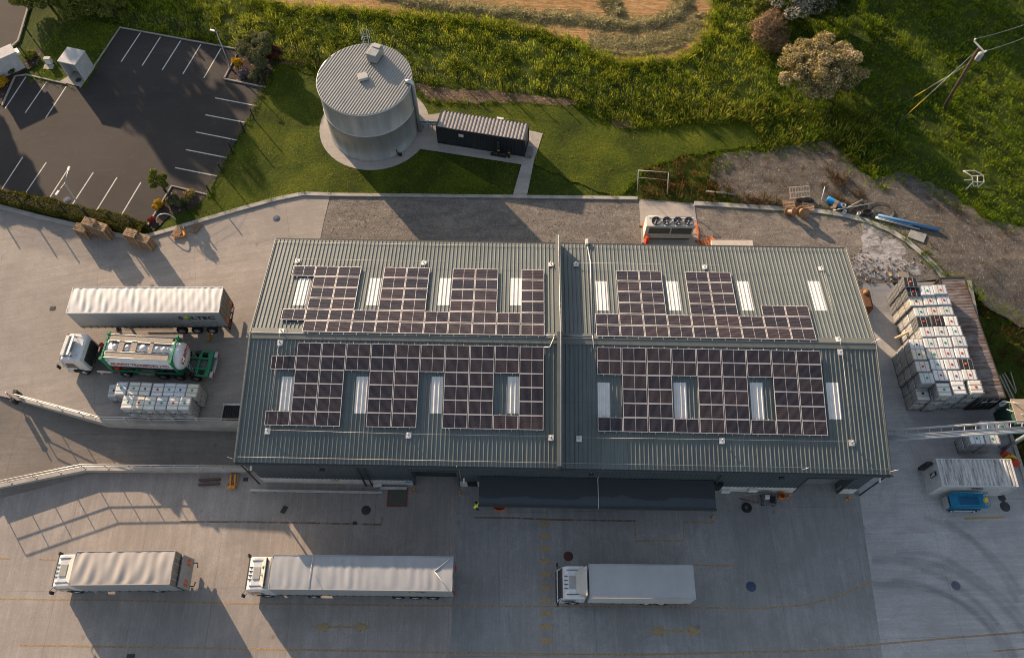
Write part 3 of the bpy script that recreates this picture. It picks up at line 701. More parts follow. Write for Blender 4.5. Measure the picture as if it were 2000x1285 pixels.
mb = MB(); mb.hexa([(u0, yo, 1.65), (u1, yo, 1.65), (u1, WF - .06, 1.80), (u0, WF - .06, 1.80)], [(u0, yo, 1.85), (u1, yo, 1.85), (u1, WF - .06, 2.02), (u0, WF - .06, 2.02)])
cn = mb.build('dock_canopy', CANM, wh)
mb = MB(); mb.bb(u0 - .05, u1 + .05, yo - .12, yo - .004, 1.60, 1.92); mb.build('fascia', GUT, cn)
mb = MB()
for k in range(6):
    u = u0 + .4 + (u1 - u0 - .8) * k / 5; mb.bb(u - .05, u + .05, yo + .1, WF - .07, 1.50, 1.64)
mb.build('bracket', CHASSIS, cn)
mb = MB(); q = wall(1180, 917); mb.tube([(q.x, .3, HE - .1), (q.x - .25, WF - .1, 4.2), (q.x - .3, WF - .1, 2.1), (q.x - .3, yo + .05, 1.95), (q.x - .3, yo - .14, 1.9), (q.x - .3, yo - .14, 1.5)], .022, 5); mb.build('down_conductor', ALU, wh)
mb = MB(); q = wall(895, 915); mb.tube([(q.x, .0, HE + .1), (q.x, -.12, HE - .3), (q.x + .05, WF - .1, HE - .6), (q.x + .08, WF - .1, PT), (q.x + .08, WF - .13, -D + .3)], .022, 5); mb.build('down_conductor', ALU, wh)
# plinth opening, its shade painted as a near-black slab, then dock shelters
a, b = fxu(913, 945), fxu(933, 945)
mb = MB(); mb.bb(a, b, WF - .056, WF + .1, -D + .02, PT + .02); mb.build('opening_shade', DARK, wh)
for k in range(4):
    u = u0 + 1.6 + k * 5.1; mb = MB(); mb.bb(u, u + 2.8, WF - .3, WF + .1, -.1, 1.5); mb.build('dock_shelter', DARK, wh)
for x, yt, yb in ((489, 922, 951), (700, 917, 953), (713, 917, 953), (1409, 926, 954), (1716, 936, 973)):
    q = wall(x if x > 0 else 0, yt); mb = MB(); mb.tube([(q.x, -.08, HE - .2), (q.x, WF - .16, HE - .7), (q.x, WF - .16, -D)], .065, 8); mb.build('downpipe', GUT if x != 1409 else SLATE, wh)
for x, y in ((629, 917), (1155, 927), (1527, 933)):
    q = wall(x, y, WF - .25); mb = MB(); mb.box((q.x, WF - .28, q.z), (.38, .20, .28), rot=Matrix.Rotation(R(30), 3, 'X')); fl = mb.build('floodlight', BLACKM, wh, bevel=.02)
    mb = MB(); mb.bb(q.x - .04, q.x + .04, WF - .25, WF - .03, q.z - .05, q.z + .05); mb.build('arm', STEEL, fl)
for x, y in ((490.5, 913), (1718, 936), (906, 937)):
    q = wall(x, y, WF - .2); mb = MB(); mb.box((q.x, WF - .24, q.z), (.14, .42, .16), rot=Matrix.Rotation(R(20), 3, 'X')); mb.build('security_camera', WHITE, wh, bevel=.02)
for x, y, sz, m in ((655, 938, (.62, .3), YELLOWM), (797, 941, (.5, .28), M('blue_sign', (.05, .18, .42), .5))):
    q = wall(x, y, WF - .06); mb = MB(); mb.bb(q.x - sz[0] / 2, q.x + sz[0] / 2, WF - .075, WF - .055, q.z - sz[1] / 2, q.z + sz[1] / 2); mb.build('wall_sign', m, wh)
for x, y in ((1417, 957), (738, 947), (1470, 955)):
    q = wall(x, y, WF - .1); mb = MB(); mb.bb(q.x - .35, q.x + .35, WF - .30, WF - .06, q.z - .25, q.z + .25); mb.build('meter_box', OFFWHITE, wh, bevel=.02)
# ---------------------------------------------------------------- solar panels
def cellmat():
    g = G('solar_cells'); v = g.obj()
    br = g.n('ShaderNodeTexBrick'); g.set(br.inputs['Vector'], v); br.offset = 0; br.inputs['Scale'].default_value = 1
    br.inputs['Brick Width'].default_value = .0858; br.inputs['Row Height'].default_value = .1645; br.inputs['Mortar Size'].default_value = .0055; br.inputs['Mortar Smooth'].default_value = .1
    br.inputs['Color1'].default_value = (.011, .011, .017, 1); br.inputs['Color2'].default_value = (.022, .019, .023, 1); br.inputs['Mortar'].default_value = (.15, .14, .145, 1)
    r_ = g.n('ShaderNodeObjectInfo').outputs['Random']
    c = g.mix(1.0, br.outputs['Color'], g.ramp(r_, [(0, (.75, .75, .85)), (.5, (.95, .88, .9)), (1, (1.25, 1.05, 1.0))]), 'MULTIPLY')
    m = g.fin(c, .22, 0, .35); return m
CELL = cellmat(); PFR = M('panel_frame', (.66, .62, .60), .4, .3, var=.05)
PWD, PHT = 1.722, .985                                               # will be set from the photograph
p0, p1 = rear(612.7, 521, .2), rear(656.6, 521, .2)

ARR = {
 'rl': ('r', 'rear slope left of the parapet'), 'rr': ('r', 'rear slope right of the parapet'),
 'fl': ('f', 'front slope left of the parapet'), 'fr': ('f', 'front slope right of the parapet')}
FULL = [1, 2, 3, 4, 5, 6]
LAY = {
 'rl': [[1, 5], FULL, FULL, [5, 6], FULL, FULL, [5, 6], FULL, FULL, [5, 6], FULL],
 'rr': [[5, 6], FULL, FULL, [5, 6], FULL, FULL, [5, 6], [4, 5, 6], [4, 5, 6]],
 'fl': [[2, 6], FULL, FULL, [1, 2], FULL, FULL, [1, 2], FULL, FULL, [1, 2, 6], FULL],
 'fr': [[1, 2, 6], FULL, FULL, [1, 2, 6], FULL, FULL, [1, 2, 6], FULL, FULL]}
# pixel corners of the whole grid: x of the left edge of column 1 and right edge of the last full column on the top row line, y there; same for the bottom row
GRID = {'rl': ((612.7, 520.5), (1064, 526), (588, 649), (1064, 656), 1, 11), 'rr': ((1206, 529), (1431.5, 532), (1164.5, 658), (1596, 665), None, None),
        'fl': ((583.5, 668.5), (1063, 675.5), (515.5, 828), (1062, 839), None, None), 'fr': ((1165, 677.5), (1601, 683.5), (1167, 842), (1618, 848.5), None, None)}
LIFT = .20
def edge(arr, side):
    f = front if side == 'f' else rear
    return f
proto = None; NP = 0
def vpos(p, side): return (p.y if side == 'f' else WB - p.y) / math.cos(SA)
geo = {}
# column pitch from the long rows
a, b = rear(588, 652, LIFT), rear(1064, 656, LIFT); pitch = (b.x - a.x) / 10.0
geo['rl'] = (b.x - 11 * pitch, pitch, vpos(rear(830, 523.5, LIFT), 'r'), vpos(rear(830, 653, LIFT), 'r'))
a, b = rear(1164.5, 658, LIFT), rear(1596, 665, LIFT); pitch = (b.x - a.x) / 9.0
geo['rr'] = (a.x, pitch, vpos(rear(1320, 530.5, LIFT), 'r'), vpos(rear(1380, 661.5, LIFT), 'r'))
a, b = front(515.5, 828, LIFT), front(1062, 839, LIFT); pitch = (b.x - a.x) / 11.0
geo['fl'] = (a.x, pitch, vpos(front(820, 672, LIFT), 'f'), vpos(front(790, 834, LIFT), 'f'))
a, b = front(1167, 842, LIFT), front(1618, 848.5, LIFT); pitch = (b.x - a.x) / 9.0
geo['fr'] = (a.x, pitch, vpos(front(1380, 680.5, LIFT), 'f'), vpos(front(1390, 845.5, LIFT), 'f'))
PWD = min(g_[1] for g_ in geo.values()) - .045
PHT = min(abs(g_[3] - g_[2]) for g_ in geo.values()) / 6 - .012
def make_panel():
    r0 = thing('solar_panel', 'solar panel', 'solar panel', (0, 0, 0), 0, 'solar panels on the warehouse roof')
    hw, hh = PWD / 2, PHT / 2
    mb = MB(); t = .035
    mb.bb(-hw, hw, -hh, -hh + t, -.035, .004); mb.bb(-hw, hw, hh - t, hh, -.035, .004)
    mb.bb(-hw, -hw + t, -hh + t, hh - t, -.035, .004); mb.bb(hw - t, hw, -hh + t, hh - t, -.035, .004); mb.build('panel_frame', PFR, r0)
    mb = MB(); mb.bb(-hw + t, hw - t, -hh + t, hh - t, -.03, -.004); mb.build('cell_sheet', CELL, r0)
    mb = MB(); mb.bb(-.011, .011, -hh + t, hh - t, -.0035, -.001); mb.build('busbar', PFR, r0)
    return r0
proto = make_panel(); used = False
for key, cols in LAY.items():
    side, words = ARR[key]; u0, pit, v0, v1 = geo[key]
    lo, hi = min(v0, v1), max(v0, v1); rp = (hi - lo) / 6
    for ci, rows in enumerate(cols):
        uc = u0 + pit * (ci + .5)
        for rw in rows:
            # rows counted from the far side of the picture: row 1 is nearest the ridge on the front slope, nearest the eaves on the rear
            v = hi - rp * (rw - .5) if side == 'f' else lo + rp * (rw - .5)
            yb = v * math.cos(SA); z = HE + v * math.sin(SA)
            n = Vector((0, -math.sin(SA), math.cos(SA))) if side == 'f' else Vector((0, math.sin(SA), math.cos(SA)))
            pl = Vector((uc, yb if side == 'f' else WB - yb, z)) + n * LIFT
            if not used: o = proto; used = True
            else: o = dup(proto)
            o.location = BM @ pl
            o.rotation_euler = (Matrix.Rotation(BROT, 3, 'Z') @ Matrix.Rotation(SA if side == 'f' else -SA, 3, 'X')).to_euler()
            fromridge = rw if side == 'f' else 7 - rw
            o['label'] = 'solar panel %s from the ridge in the %s column, %s' % (ORD[fromridge - 1], ORD[ci], words)
            NP += 1
        # two rails under each column
        r0, r1 = min(rows), max(rows)
        runs = []; cur = [rows[0]]
        for q in rows[1:]:
            if q == cur[-1] + 1: cur.append(q)
            else: runs.append(cur); cur = [q]
        runs.append(cur)
        for run in runs:
            if side == 'f': va, vb = hi - rp * run[-1] - .12, hi - rp * (run[0] - 1) + .10
            else: va, vb = lo + rp * (run[0] - 1) - .12, lo + rp * run[-1] + .10
            for du in (-.46, .46):
                P = []
                for v in (va, vb):
                    yb = v * math.cos(SA); z = HE + v * math.sin(SA) + RH + .002
                    P.append((yb if side == 'f' else WB - yb, z))
                (ya, za), (yb, zb) = P
                mb = MB(); x0, x1 = uc + du - .02, uc + du + .02
                q0 = [(x0, ya, za), (x1, ya, za), (x1, yb, zb), (x0, yb, zb)]
                mb.hexa(q0, [(a_, b_, c_ + LIFT - RH - .045) for a_, b_, c_ in q0])
                mb.build('mounting_rail', ALU, wh)
# ================================================================ LORRIES
CAB = M('cab_white', (.56, .57, .58), .3, dirt=.15, spec=.5, coat=.3)
TARP = M('roof_tarpaulin', (.35, .325, .30), .6, var=.14, scale=.6, dirt=.4, dirtcol=(.30, .28, .26))
TARPW = M('white_tarpaulin', (.56, .55, .53), .55, var=.07, scale=.5, dirt=.15, dirtcol=(.4, .38, .36))
TARPB = M('pale_blue_tarpaulin', (.31, .32, .335), .5, var=.14, scale=.5, dirt=.4, dirtcol=(.32, .34, .36))
CURT = M('grey_curtain', (.27, .28, .29), .55, var=.10, scale=.5, dirt=.2)
CURTL = M('light_curtain', (.40, .40, .38), .55, var=.10, scale=.5, dirt=.3)
DOORM = M('trailer_door', (.20, .17, .14), .6, var=.3, dirt=.5)
HAZ = M('red_reflector', (.48, .10, .03), .4)
TXT = M('black_lettering', (.02, .02, .025), .5); TXTR = M('red_lettering', (.42, .03, .03), .5)
def text(body, size, loc, rot, mat, parent, name='lettering', sx=1.0, align='CENTER', extr=.004):
    cu = bpy.data.curves.new('t', 'FONT'); cu.body = body; cu.size = size; cu.align_x = align; cu.align_y = 'CENTER'; cu.extrude = extr; cu.offset = size * .016
    o = bpy.data.objects.new('t', cu); COL.objects.link(o); bpy.context.view_layer.update()
    me = bpy.data.meshes.new_from_object(o.evaluated_get(bpy.context.evaluated_depsgraph_get()))
    bpy.data.objects.remove(o)
    me.materials.clear(); me.materials.append(mat)
    n = bpy.data.objects.new(name, me); COL.objects.link(n); n.parent = parent; n.location = loc; n.rotation_euler = rot; n.scale = (sx, 1, 1)
    return n
def wheel(parent, x, y, r=.50, w=.30, out=1):
    """tyre with a rim as its sub-part; out = +1 or -1 is the side the rim faces"""
    mb = MB(); mb.lathe([(r * .58, -w / 2), (r * .94, -w / 2), (r, -w / 2 + .04), (r, w / 2 - .04), (r * .94, w / 2), (r * .58, w / 2), (r * .58, -w / 2)], 22, (x, y, r), 'Y')
    t = mb.build('wheel', RUBBER, parent)
    mb = MB(); s = out; y1 = y + s * w * .32
    mb.lathe([(r * .58, y + s * w * .45), (r * .50, y1), (r * .28, y1 - s * .02), (r * .24, y1 + s * .08), (0, y1 + s * .09)], 18, (x, 0, r), 'Y'); mb.build('rim', STEEL, t)
    return t
def cab(parent, L=2.25, W=2.42, H=3.0, style=0, z0=.0, mat=CAB):
    """cab-over tractor cab, nose at x = 0 looking to -x"""
    h = W / 2
    pr = [(.10, .42), (.02, .70), (.0, 1.15), (.06, 1.30), (.36, H - .42), (.55, H - .12), (.80, H), (L - .12, H + .03), (L, H - .10), (L, .95), (1.75, .92), (1.62, 1.05), (1.20, 1.12), (.75, 1.02), (.55, .80), (.50, .42)]
    mb = MB()
    n = len(pr); rings = [(-h, .90), (-h + .05, .985), (-h + .14, 1.0), (h - .14, 1.0), (h - .05, .985), (h, .90)]
    cx, cz = L / 2, 1.8; vs = []
    for y, k in rings:
        for x, z in pr:
            q = k if z > 1.3 else 1 - (1 - k) * .4
            vs.append((cx + (x - cx) * (1 - (1 - q) * .35), y, cz + (z - cz) * (1 - (1 - q) * .5)))
    fs = []
    for i in range(len(rings) - 1):
        for k in range(n): fs.append((i * n + k, (i + 1) * n + k, (i + 1) * n + (k + 1) % n, i * n + (k + 1) % n))
    mb.add(vs, fs); mb.add(vs[:n], [tuple(range(n - 1, -1, -1))]); mb.add(vs[-n:], [tuple(range(n))])
    body = mb.build('cab', mat, parent)
    # windscreen and side windows, proud of the shell
    x0, zb, x1, zt = .085, 1.42, .345, H - .48
    mb = MB(); mb.hexa([(x0 + .02, -h + .12, zb), (x0 - .015, -h + .12, zb), (x0 - .015, h - .12, zb), (x0 + .02, h - .12, zb)], [(x1 + .02, -h + .16, zt), (x1 - .012, -h + .16, zt), (x1 - .012, h - .16, zt), (x1 + .02, h - .16, zt)]); mb.build('windscreen', GLASSD, parent)
    for s in (-1, 1):
        y = s * (h + .004); mb = MB()
        mb.hexa([(.42, y - .012, 1.42), (1.30, y - .012, 1.36), (1.30, y + .012, 1.36), (.42, y + .012, 1.42)], [(.62, y - .012 - s * .02, H - .62), (1.30, y - .012 - s * .02, H - .58), (1.30, y + .012 - s * .02, H - .58), (.62, y + .012 - s * .02, H - .62)]); mb.build('side_window', GLASSD, parent)
        mb = MB(); mb.bb(.36, .39, min(y, y + s * .012), max(y, y + s * .012), .85, 2.3); mb.bb(1.37, 1.40, min(y, y + s * .012), max(y, y + s * .012), 1.1, 2.3); mb.bb(1.18, 1.33, min(y, y + s * .03), max(y, y + s * .03), 1.22, 1.28); mb.build('door_seam', BLACKM, parent)
        mb = MB(); mb.tube([(.22, s * h * .96, H - .72), (-.02, s * (h + .22), H - .78), (-.02, s * (h + .24), H - 1.5), (.15, s * h, H - 1.55)], .025, 5); mr = mb.build('mirror_arm', BLACKM, parent)
        mb = MB(); mb.box((.02, s * (h + .27), H - 1.10), (.14, .24, .55)); mb.build('mirror', BLACKM, mr, bevel=.03)
        mb = MB(); mb.box((.03, s * (h - .32), .84), (.10, .42, .22)); mb.build('headlight', GLASSD, parent, bevel=.02)
        mb = MB(); mb.bb(.5, 1.72, min(s * (h - .3), s * (h - .02)), max(s * (h - .3), s * (h - .02)), .30, .62); mb.build('step', CHASSIS, parent, bevel=.02)
    mb = MB(); mb.bb(-.06, .35, -h + .02, h - .02, .30, .68); mb.build('bumper', CHASSIS, parent, bevel=.05)
    mb = MB(); mb.hexa([(.24, -h + .1, H - .50), (.36, -h + .1, H - .46), (.36, h - .1, H - .46), (.24, h - .1, H - .50)], [(.24, -h + .1, H - .47), (.38, -h + .1, H - .38), (.38, h - .1, H - .38), (.24, h - .1, H - .47)]); mb.build('sun_visor', BLACKM, parent)
    # roof: hatch, dark gutters, marker fins
    mb = MB(); mb.bb(.86, 1.40, -.46, .46, H + .02, H + .07); mb.build('roof_hatch', M('hatch_grey', (.30, .30, .28), .6), parent, bevel=.02)
    for s in (-1, 1): mb = MB(); mb.bb(.66, 1.55, s * (h - .30) - .022, s * (h - .30) + .022, H - .06, H + .045); mb.build('roof_rail', BLACKM, parent)
    for y in (-.45, -.15, .15, .45): mb = MB(); mb.bb(.50, .78, y - .018, y + .018, H - .16, H + .02); mb.build('roof_fin', BLACKM, parent)
    x0, x1 = {0: (1.45, 2.2), 1: (1.35, 2.15), 3: (1.42, 1.86)}.get(style, (1.3, 2.2))
    hb = {0: .85, 1: .75, 3: .55}.get(style, .8)
    if style == 2:                                                    # separate visor-like spoiler on struts
        mb = MB(); mb.hexa([(1.05, -h + .35, H + .14), (1.45, -h + .25, H + .42), (1.45, h - .25, H + .42), (1.05, h - .35, H + .14)], [(1.05, -h + .35, H + .17), (1.42, -h + .25, H + .47), (1.42, h - .25, H + .47), (1.05, h - .35, H + .17)]); mb.build('air_deflector', mat, parent)
        mb = MB()
        for s in (-1, 1): mb.tube([(1.4, s * .8, H), (1.4, s * .8, H + .42)], .025, 5); mb.tube([(2.0, s * .8, H), (1.42, s * .8, H + .42)], .025, 5)
        mb.build('strut', STEEL, parent)
        return body
    mb = MB(); mb.add([(x0, -h + .42, H + .03), (x0, h - .42, H + .03), (x1, h - .12, H + hb), (x1, -h + .12, H + hb), (x1, -h + .10, H - .02), (x1, h - .10, H - .02), (x0 + .02, -h + .42, H - .02), (x0 + .02, h - .42, H - .02),
                        (x1 + .03, -h + .12, H + hb - .04), (x1 + .03, h - .12, H + hb - .04)],
                       [(0, 3, 2, 1), (0, 6, 4, 3), (1, 2, 5, 7), (3, 8, 9, 2)])
    mb.build('air_deflector', M('deflector_cream', (.40, .385, .36), .55, dirt=.35), parent)
    if style == 3:
        mb = MB(); mb.tube([(2.05, -h + .15, H + .22), (2.05, h - .15, H + .22)], .16, 10); mb.build('roof_fairing', MATS['deflector_cream'], parent)
        mb = MB()
        for s in (-1, 1): mb.tube([(1.8, s * .85, H + .35), (2.3, s * .85, H + .1)], .03, 5)
        mb.build('strut', CHASSIS, parent)
    return body
def wrinkle(seed, amp, per, slant):
    r_ = random.Random(seed); w = [(r_.uniform(.6, 1.6) / per, r_.uniform(-slant, slant), r_.uniform(0, 6), r_.uniform(.4, 1)) for _ in range(6)]
    def f(x, y, W):
        z = sum(a * math.sin(2 * PI * (fq * x + sl * y) + ph) for fq, sl, ph, a in w) / 3.0
        e = min(1, (W / 2 - abs(y)) / .25)
        return amp * z * (.25 + .75 * e)
    return f
def boxbody(parent, x0, L, W, zb, zt, roofm, sidem, rearm, seed=1, amp=.04, per=1.1, slant=.35, straps=.62, flap=False, rear='doors'):
    h = W / 2; f = wrinkle(seed, amp, per, slant); nx_, ny_ = int(L / .11), 18; vs = []
    for i in range(nx_ + 1):
        for j in range(ny_ + 1):
            x = x0 + L * i / nx_; y = -h + W * j / ny_
            e = min(1.0, min(i, nx_ - i) / 3.0)
            vs.append((x, y, zt - .02 + f(x, y, W) * e + .05 * (1 - (y / h) ** 2)))
    o = fast('roof_sheet', vs, [(i * (ny_ + 1) + j, (i + 1) * (ny_ + 1) + j, (i + 1) * (ny_ + 1) + j + 1, i * (ny_ + 1) + j + 1) for i in range(nx_) for j in range(ny_)], roofm, parent, True)
    mb = MB()
    for s in (-1, 1): mb.bb(x0 - .02, x0 + L + .02, min(s * (h - .03), s * (h + .02)), max(s * (h - .03), s * (h + .02)), zt - .12, zt + .012)
    mb.bb(x0 - .025, x0 + .04, -h, h, zt - .12, zt + .016); mb.bb(x0 + L - .04, x0 + L + .025, -h, h, zt - .12, zt + .016); mb.build('roof_frame', roofm, parent)
    for s in (-1, 1):
        r_ = random.Random(seed + s); n = int(L / .3); vs = []
        for i in range(n + 1):
            for j, z in enumerate((zb + .06, (zb + zt) / 2, zt - .12)):
                vs.append((x0 + L * i / n, s * (h + (.0 if j != 1 else r_.uniform(-.012, .018))), z))
        fs = [((i * 3 + j), ((i + 1) * 3 + j), ((i + 1) * 3 + j + 1), (i * 3 + j + 1)) for i in range(n) for j in range(2)]
        c = fast('side_curtain', vs, fs if s < 0 else [q[::-1] for q in fs], sidem, parent, True)
        if straps:
            mb = MB(); k = int(L / straps)
            for i in range(k):
                x = x0 + .3 + i * (L - .6) / max(1, k - 1); y = s * (h + .012)
                mb.box((x, y, zb + .10), (.045, .02, .42)); mb.box((x, y, zb - .04), (.05, .05, .16))
            mb.build('strap', BLACKM, c)
    mb = MB(); mb.bb(x0, x0 + .05, -h + .02, h - .02, zb, zt - .12); mb.build('front_board', OFFWHITE, parent)
    mb = MB(); mb.bb(x0, x0 + L, -h + .004, h - .004, zb - .09, zb + .05); mb.build('load_bed', CHASSIS, parent)
    xr = x0 + L
    for s in (-1, 1):
        mb = MB(); mb.bb(xr - .05, xr - .003, min(s * .01, s * (h - .02)), max(s * .01, s * (h - .02)), zb, zt - .12); d = mb.build('rear_door', rearm, parent)
        mb = MB()
        for y in (.35, .8): mb.tube([(xr + .02, s * y, zb + .05), (xr + .02, s * y, zt - .2)], .02, 5)
        mb.build('locking_bar', STEEL, d)
        mb = MB(); mb.bb(xr - .002, xr + .018, min(s * .62, s * 1.12), max(s * .62, s * 1.12), zb + .25, zb + .85); mb.build('hazard_panel', HAZ, d)
        mb = MB(); mb.bb(xr - .02, xr + .06, min(s * .75, s * 1.15), max(s * .75, s * 1.15), zb - .24, zb - .10); mb.build('tail_light', RED, parent, bevel=.01)
    mb = MB(); mb.bb(x0 + .1, x0 + L - .1, -.48, -.34, .78, zb - .09); mb.bb(x0 + .1, x0 + L - .1, .34, .48, .78, zb - .09)
    for i in range(8): x = x0 + .3 + (L - .6) * i / 7; mb.bb(x - .06, x + .06, -h + .1, h - .1, zb - .20, zb - .091)
    mb.build('chassis', CHASSIS, parent)
    mb = MB(); mb.bb(xr - .18, xr - .06, -h + .1, h - .1, .45, .60); mb.bb(xr - .16, xr - .08, -.5, -.4, .6, .85); mb.bb(xr - .16, xr - .08, .4, .5, .6, .85); mb.build('underrun_bar', CHASSIS, parent)
    return xr
def mudguards(parent, xs, h, r=.5):
    for s in (-1, 1):
        for x in xs: wheel(parent, x, s * (h - .13), r, .32, s)
# --- curtain-sided trailer standing on its legs
def place(p, z): return Vector((p.x, p.y, z))
c = [at(x, y, 4.0) for x, y in ((141.7, 562), (435, 561), (427.5, 609.5), (129.7, 611))]
L_ = ((c[1] - c[0]).length + (c[2] - c[3]).length) / 2; W_ = 2.52
mid = sum(c, Vector()) / 4; rz = math.atan2((c[1] - c[0]).y + (c[2] - c[3]).y, (c[1] - c[0]).x + (c[2] - c[3]).x)
t1 = thing('curtain_trailer', 'long grey curtain sided trailer with white wrinkled roof parked alone without a tractor', 'trailer', (mid.x, mid.y, 0), rz)
xr = boxbody(t1, -L_ / 2, L_, W_, 1.28, 4.0, TARPW, CURT, DOORM, 11, .05, .75, .45, .62)
mudguards(t1, [xr - 4.4, xr - 3.05, xr - 1.7], W_ / 2)
for s in (-1, 1):
    mb = MB(); mb.bb(-L_ / 2 + 2.6, -L_ / 2 + 2.75, min(s * .7, s * .85), max(s * .7, s * .85), .08, 1.1); mb.bb(-L_ / 2 + 2.5, -L_ / 2 + 2.85, min(s * .62, s * .93), max(s * .62, s * .93), .0, .08); mb.build('landing_leg', CHASSIS, t1)
    mb = MB(); mb.bb(-L_ / 2 + 3.6, xr - 5.1, min(s * 1.12, s * 1.16), max(s * 1.12, s * 1.16), .55, .62); mb.bb(-L_ / 2 + 3.6, xr - 5.1, min(s * 1.12, s * 1.16), max(s * 1.12, s * 1.16), .82, .89); mb.build('side_guard', STEEL, t1)
RX = (R(90), 0, 0); yk = -W_ / 2 - .03
TXTG = M('grey_lettering', (.10, .10, .105), .5)
text('S', .78, (L_ / 2 - 3.62, yk, 2.98), RX, TXT, t1, sx=1.1); text('LTEC', .78, (L_ / 2 - 1.66, yk, 2.98), RX, TXT, t1, sx=1.15)
mb = MB(); mb.lathe([(0, -.006), (.33, -.006), (.33, .004), (0, .004)], 20, (L_ / 2 - 3.02, yk, 2.98), 'Y'); mb.build('emblem', M('logo_green', (.12, .30, .05), .5), t1)
mb = MB(); mb.lathe([(0, -.006), (.21, -.006), (.21, .004), (0, .004)], 20, (L_ / 2 - 3.10, yk - .01, 3.08), 'Y'); mb.build('emblem', M('logo_yellow', (.62, .42, .03), .5), t1)
mb = MB()
for i in range(9): mb.bb(L_ / 2 - 2.9 + i * .26, L_ / 2 - 2.72 + i * .26, yk - .004, yk + .004, 2.10, 2.20)
mb.build('faded_lettering', TXTG, t1)
mb = MB(); mb.bb(-L_ / 2 + .5, L_ / 2 - .4, yk + .002, yk + .012, 1.62, 1.66); mb.build('curtain_seam', TXTG, t1)
# --- artic at the dock
c = [at(x, y, 3.0) for x, y in ((532.4, 1083), (885, 1086), (882.8, 1154.5), (524.5, 1149.6))]
L_ = 13.65; mid = sum(c, Vector()) / 4; rz = math.atan2((c[1] - c[0]).y + (c[2] - c[3]).y, (c[1] - c[0]).x + (c[2] - c[3]).x)
t2 = thing('articulated_lorry', 'longest lorry, white cab with a pale grey covered trailer across the front yard', 'lorry', (mid.x, mid.y, -D), rz)
xr = boxbody(t2, -L_ / 2, L_, 2.5, 1.28, 4.0, TARPB, CURT, DOORM, 23, .028, .9, .25, .62)
mb = MB(); z = 4.075
for a, b in (((xr - .25, 1.1), (xr - 1.35, .15)), ((xr - 1.35, .15), (xr - .3, -1.1))): mb.tube([(a[0], a[1], z - .03), (b[0], b[1], z), ], .03, 5)
mb.tube([(-L_ / 2 + 3.0, -1.22, z - .05), (-L_ / 2 + 3.0, 0, z + .0), (-L_ / 2 + 3.05, 1.22, z - .05)], .022, 5); mb.build('roof_seam', TARPW, t2)
mudguards(t2, [xr - 4.4, xr - 3.05, xr - 1.7], 1.25)
xc = -L_ / 2 - 2.35



def shifted(fn, parent, dx, *a, **k):
    before = set(bpy.data.objects); fn(parent, *a, **k)
    for o in set(bpy.data.objects) - before:
        if o.parent == parent: o.location.x += dx
shifted(cab, t2, xc, 2.2, 2.45, 3.35, 3)
mb = MB(); mb.bb(xc + .4, xc + 5.9, -.45, .45, .62, .95); mb.bb(xc + 2.3, xc + 3.2, -1.15, -.5, .45, .95); mb.bb(xc + 2.3, xc + 3.2, .5, 1.15, .45, .95); mb.build('tractor_frame', CHASSIS, t2)
mudguards(t2, [xc + 1.4, xc + 5.0], 1.23)
mb = MB()
for s in (-1, 1): mb.tube([(xc + 2.45, s * .9, 1.2), (xc + 2.45, s * .9, 3.2)], .08, 8)
mb.build('exhaust_stack', STEEL, t2)
text('LTEC', .26, (xc + 1.63, -.16, 3.35 + .36), (0, R(-48), R(-90)), TXT, t2, sx=1.0)
mb = MB(); mb.lathe([(0, -.006), (.13, -.006), (.13, .004), (0, .004)], 16, (0, 0, 0)); mb.xform(Matrix.Translation((xc + 1.63, .42, 3.72)) @ Euler((0, R(-48), 0)).to_matrix().to_4x4()); mb.build('emblem', MATS['logo_green'], t2)
text('S', .34, (xr - 3.2, -1.28, 3.5), RX, TXT, t2); text('LTEC', .34, (xr - 2.35, -1.28, 3.5), RX, TXT, t2)
mb = MB(); mb.lathe([(0, -.006), (.14, -.006), (.14, .004), (0, .004)], 16, (xr - 2.92, -1.28, 3.5), 'Y'); mb.build('emblem', MATS['logo_yellow'], t2)
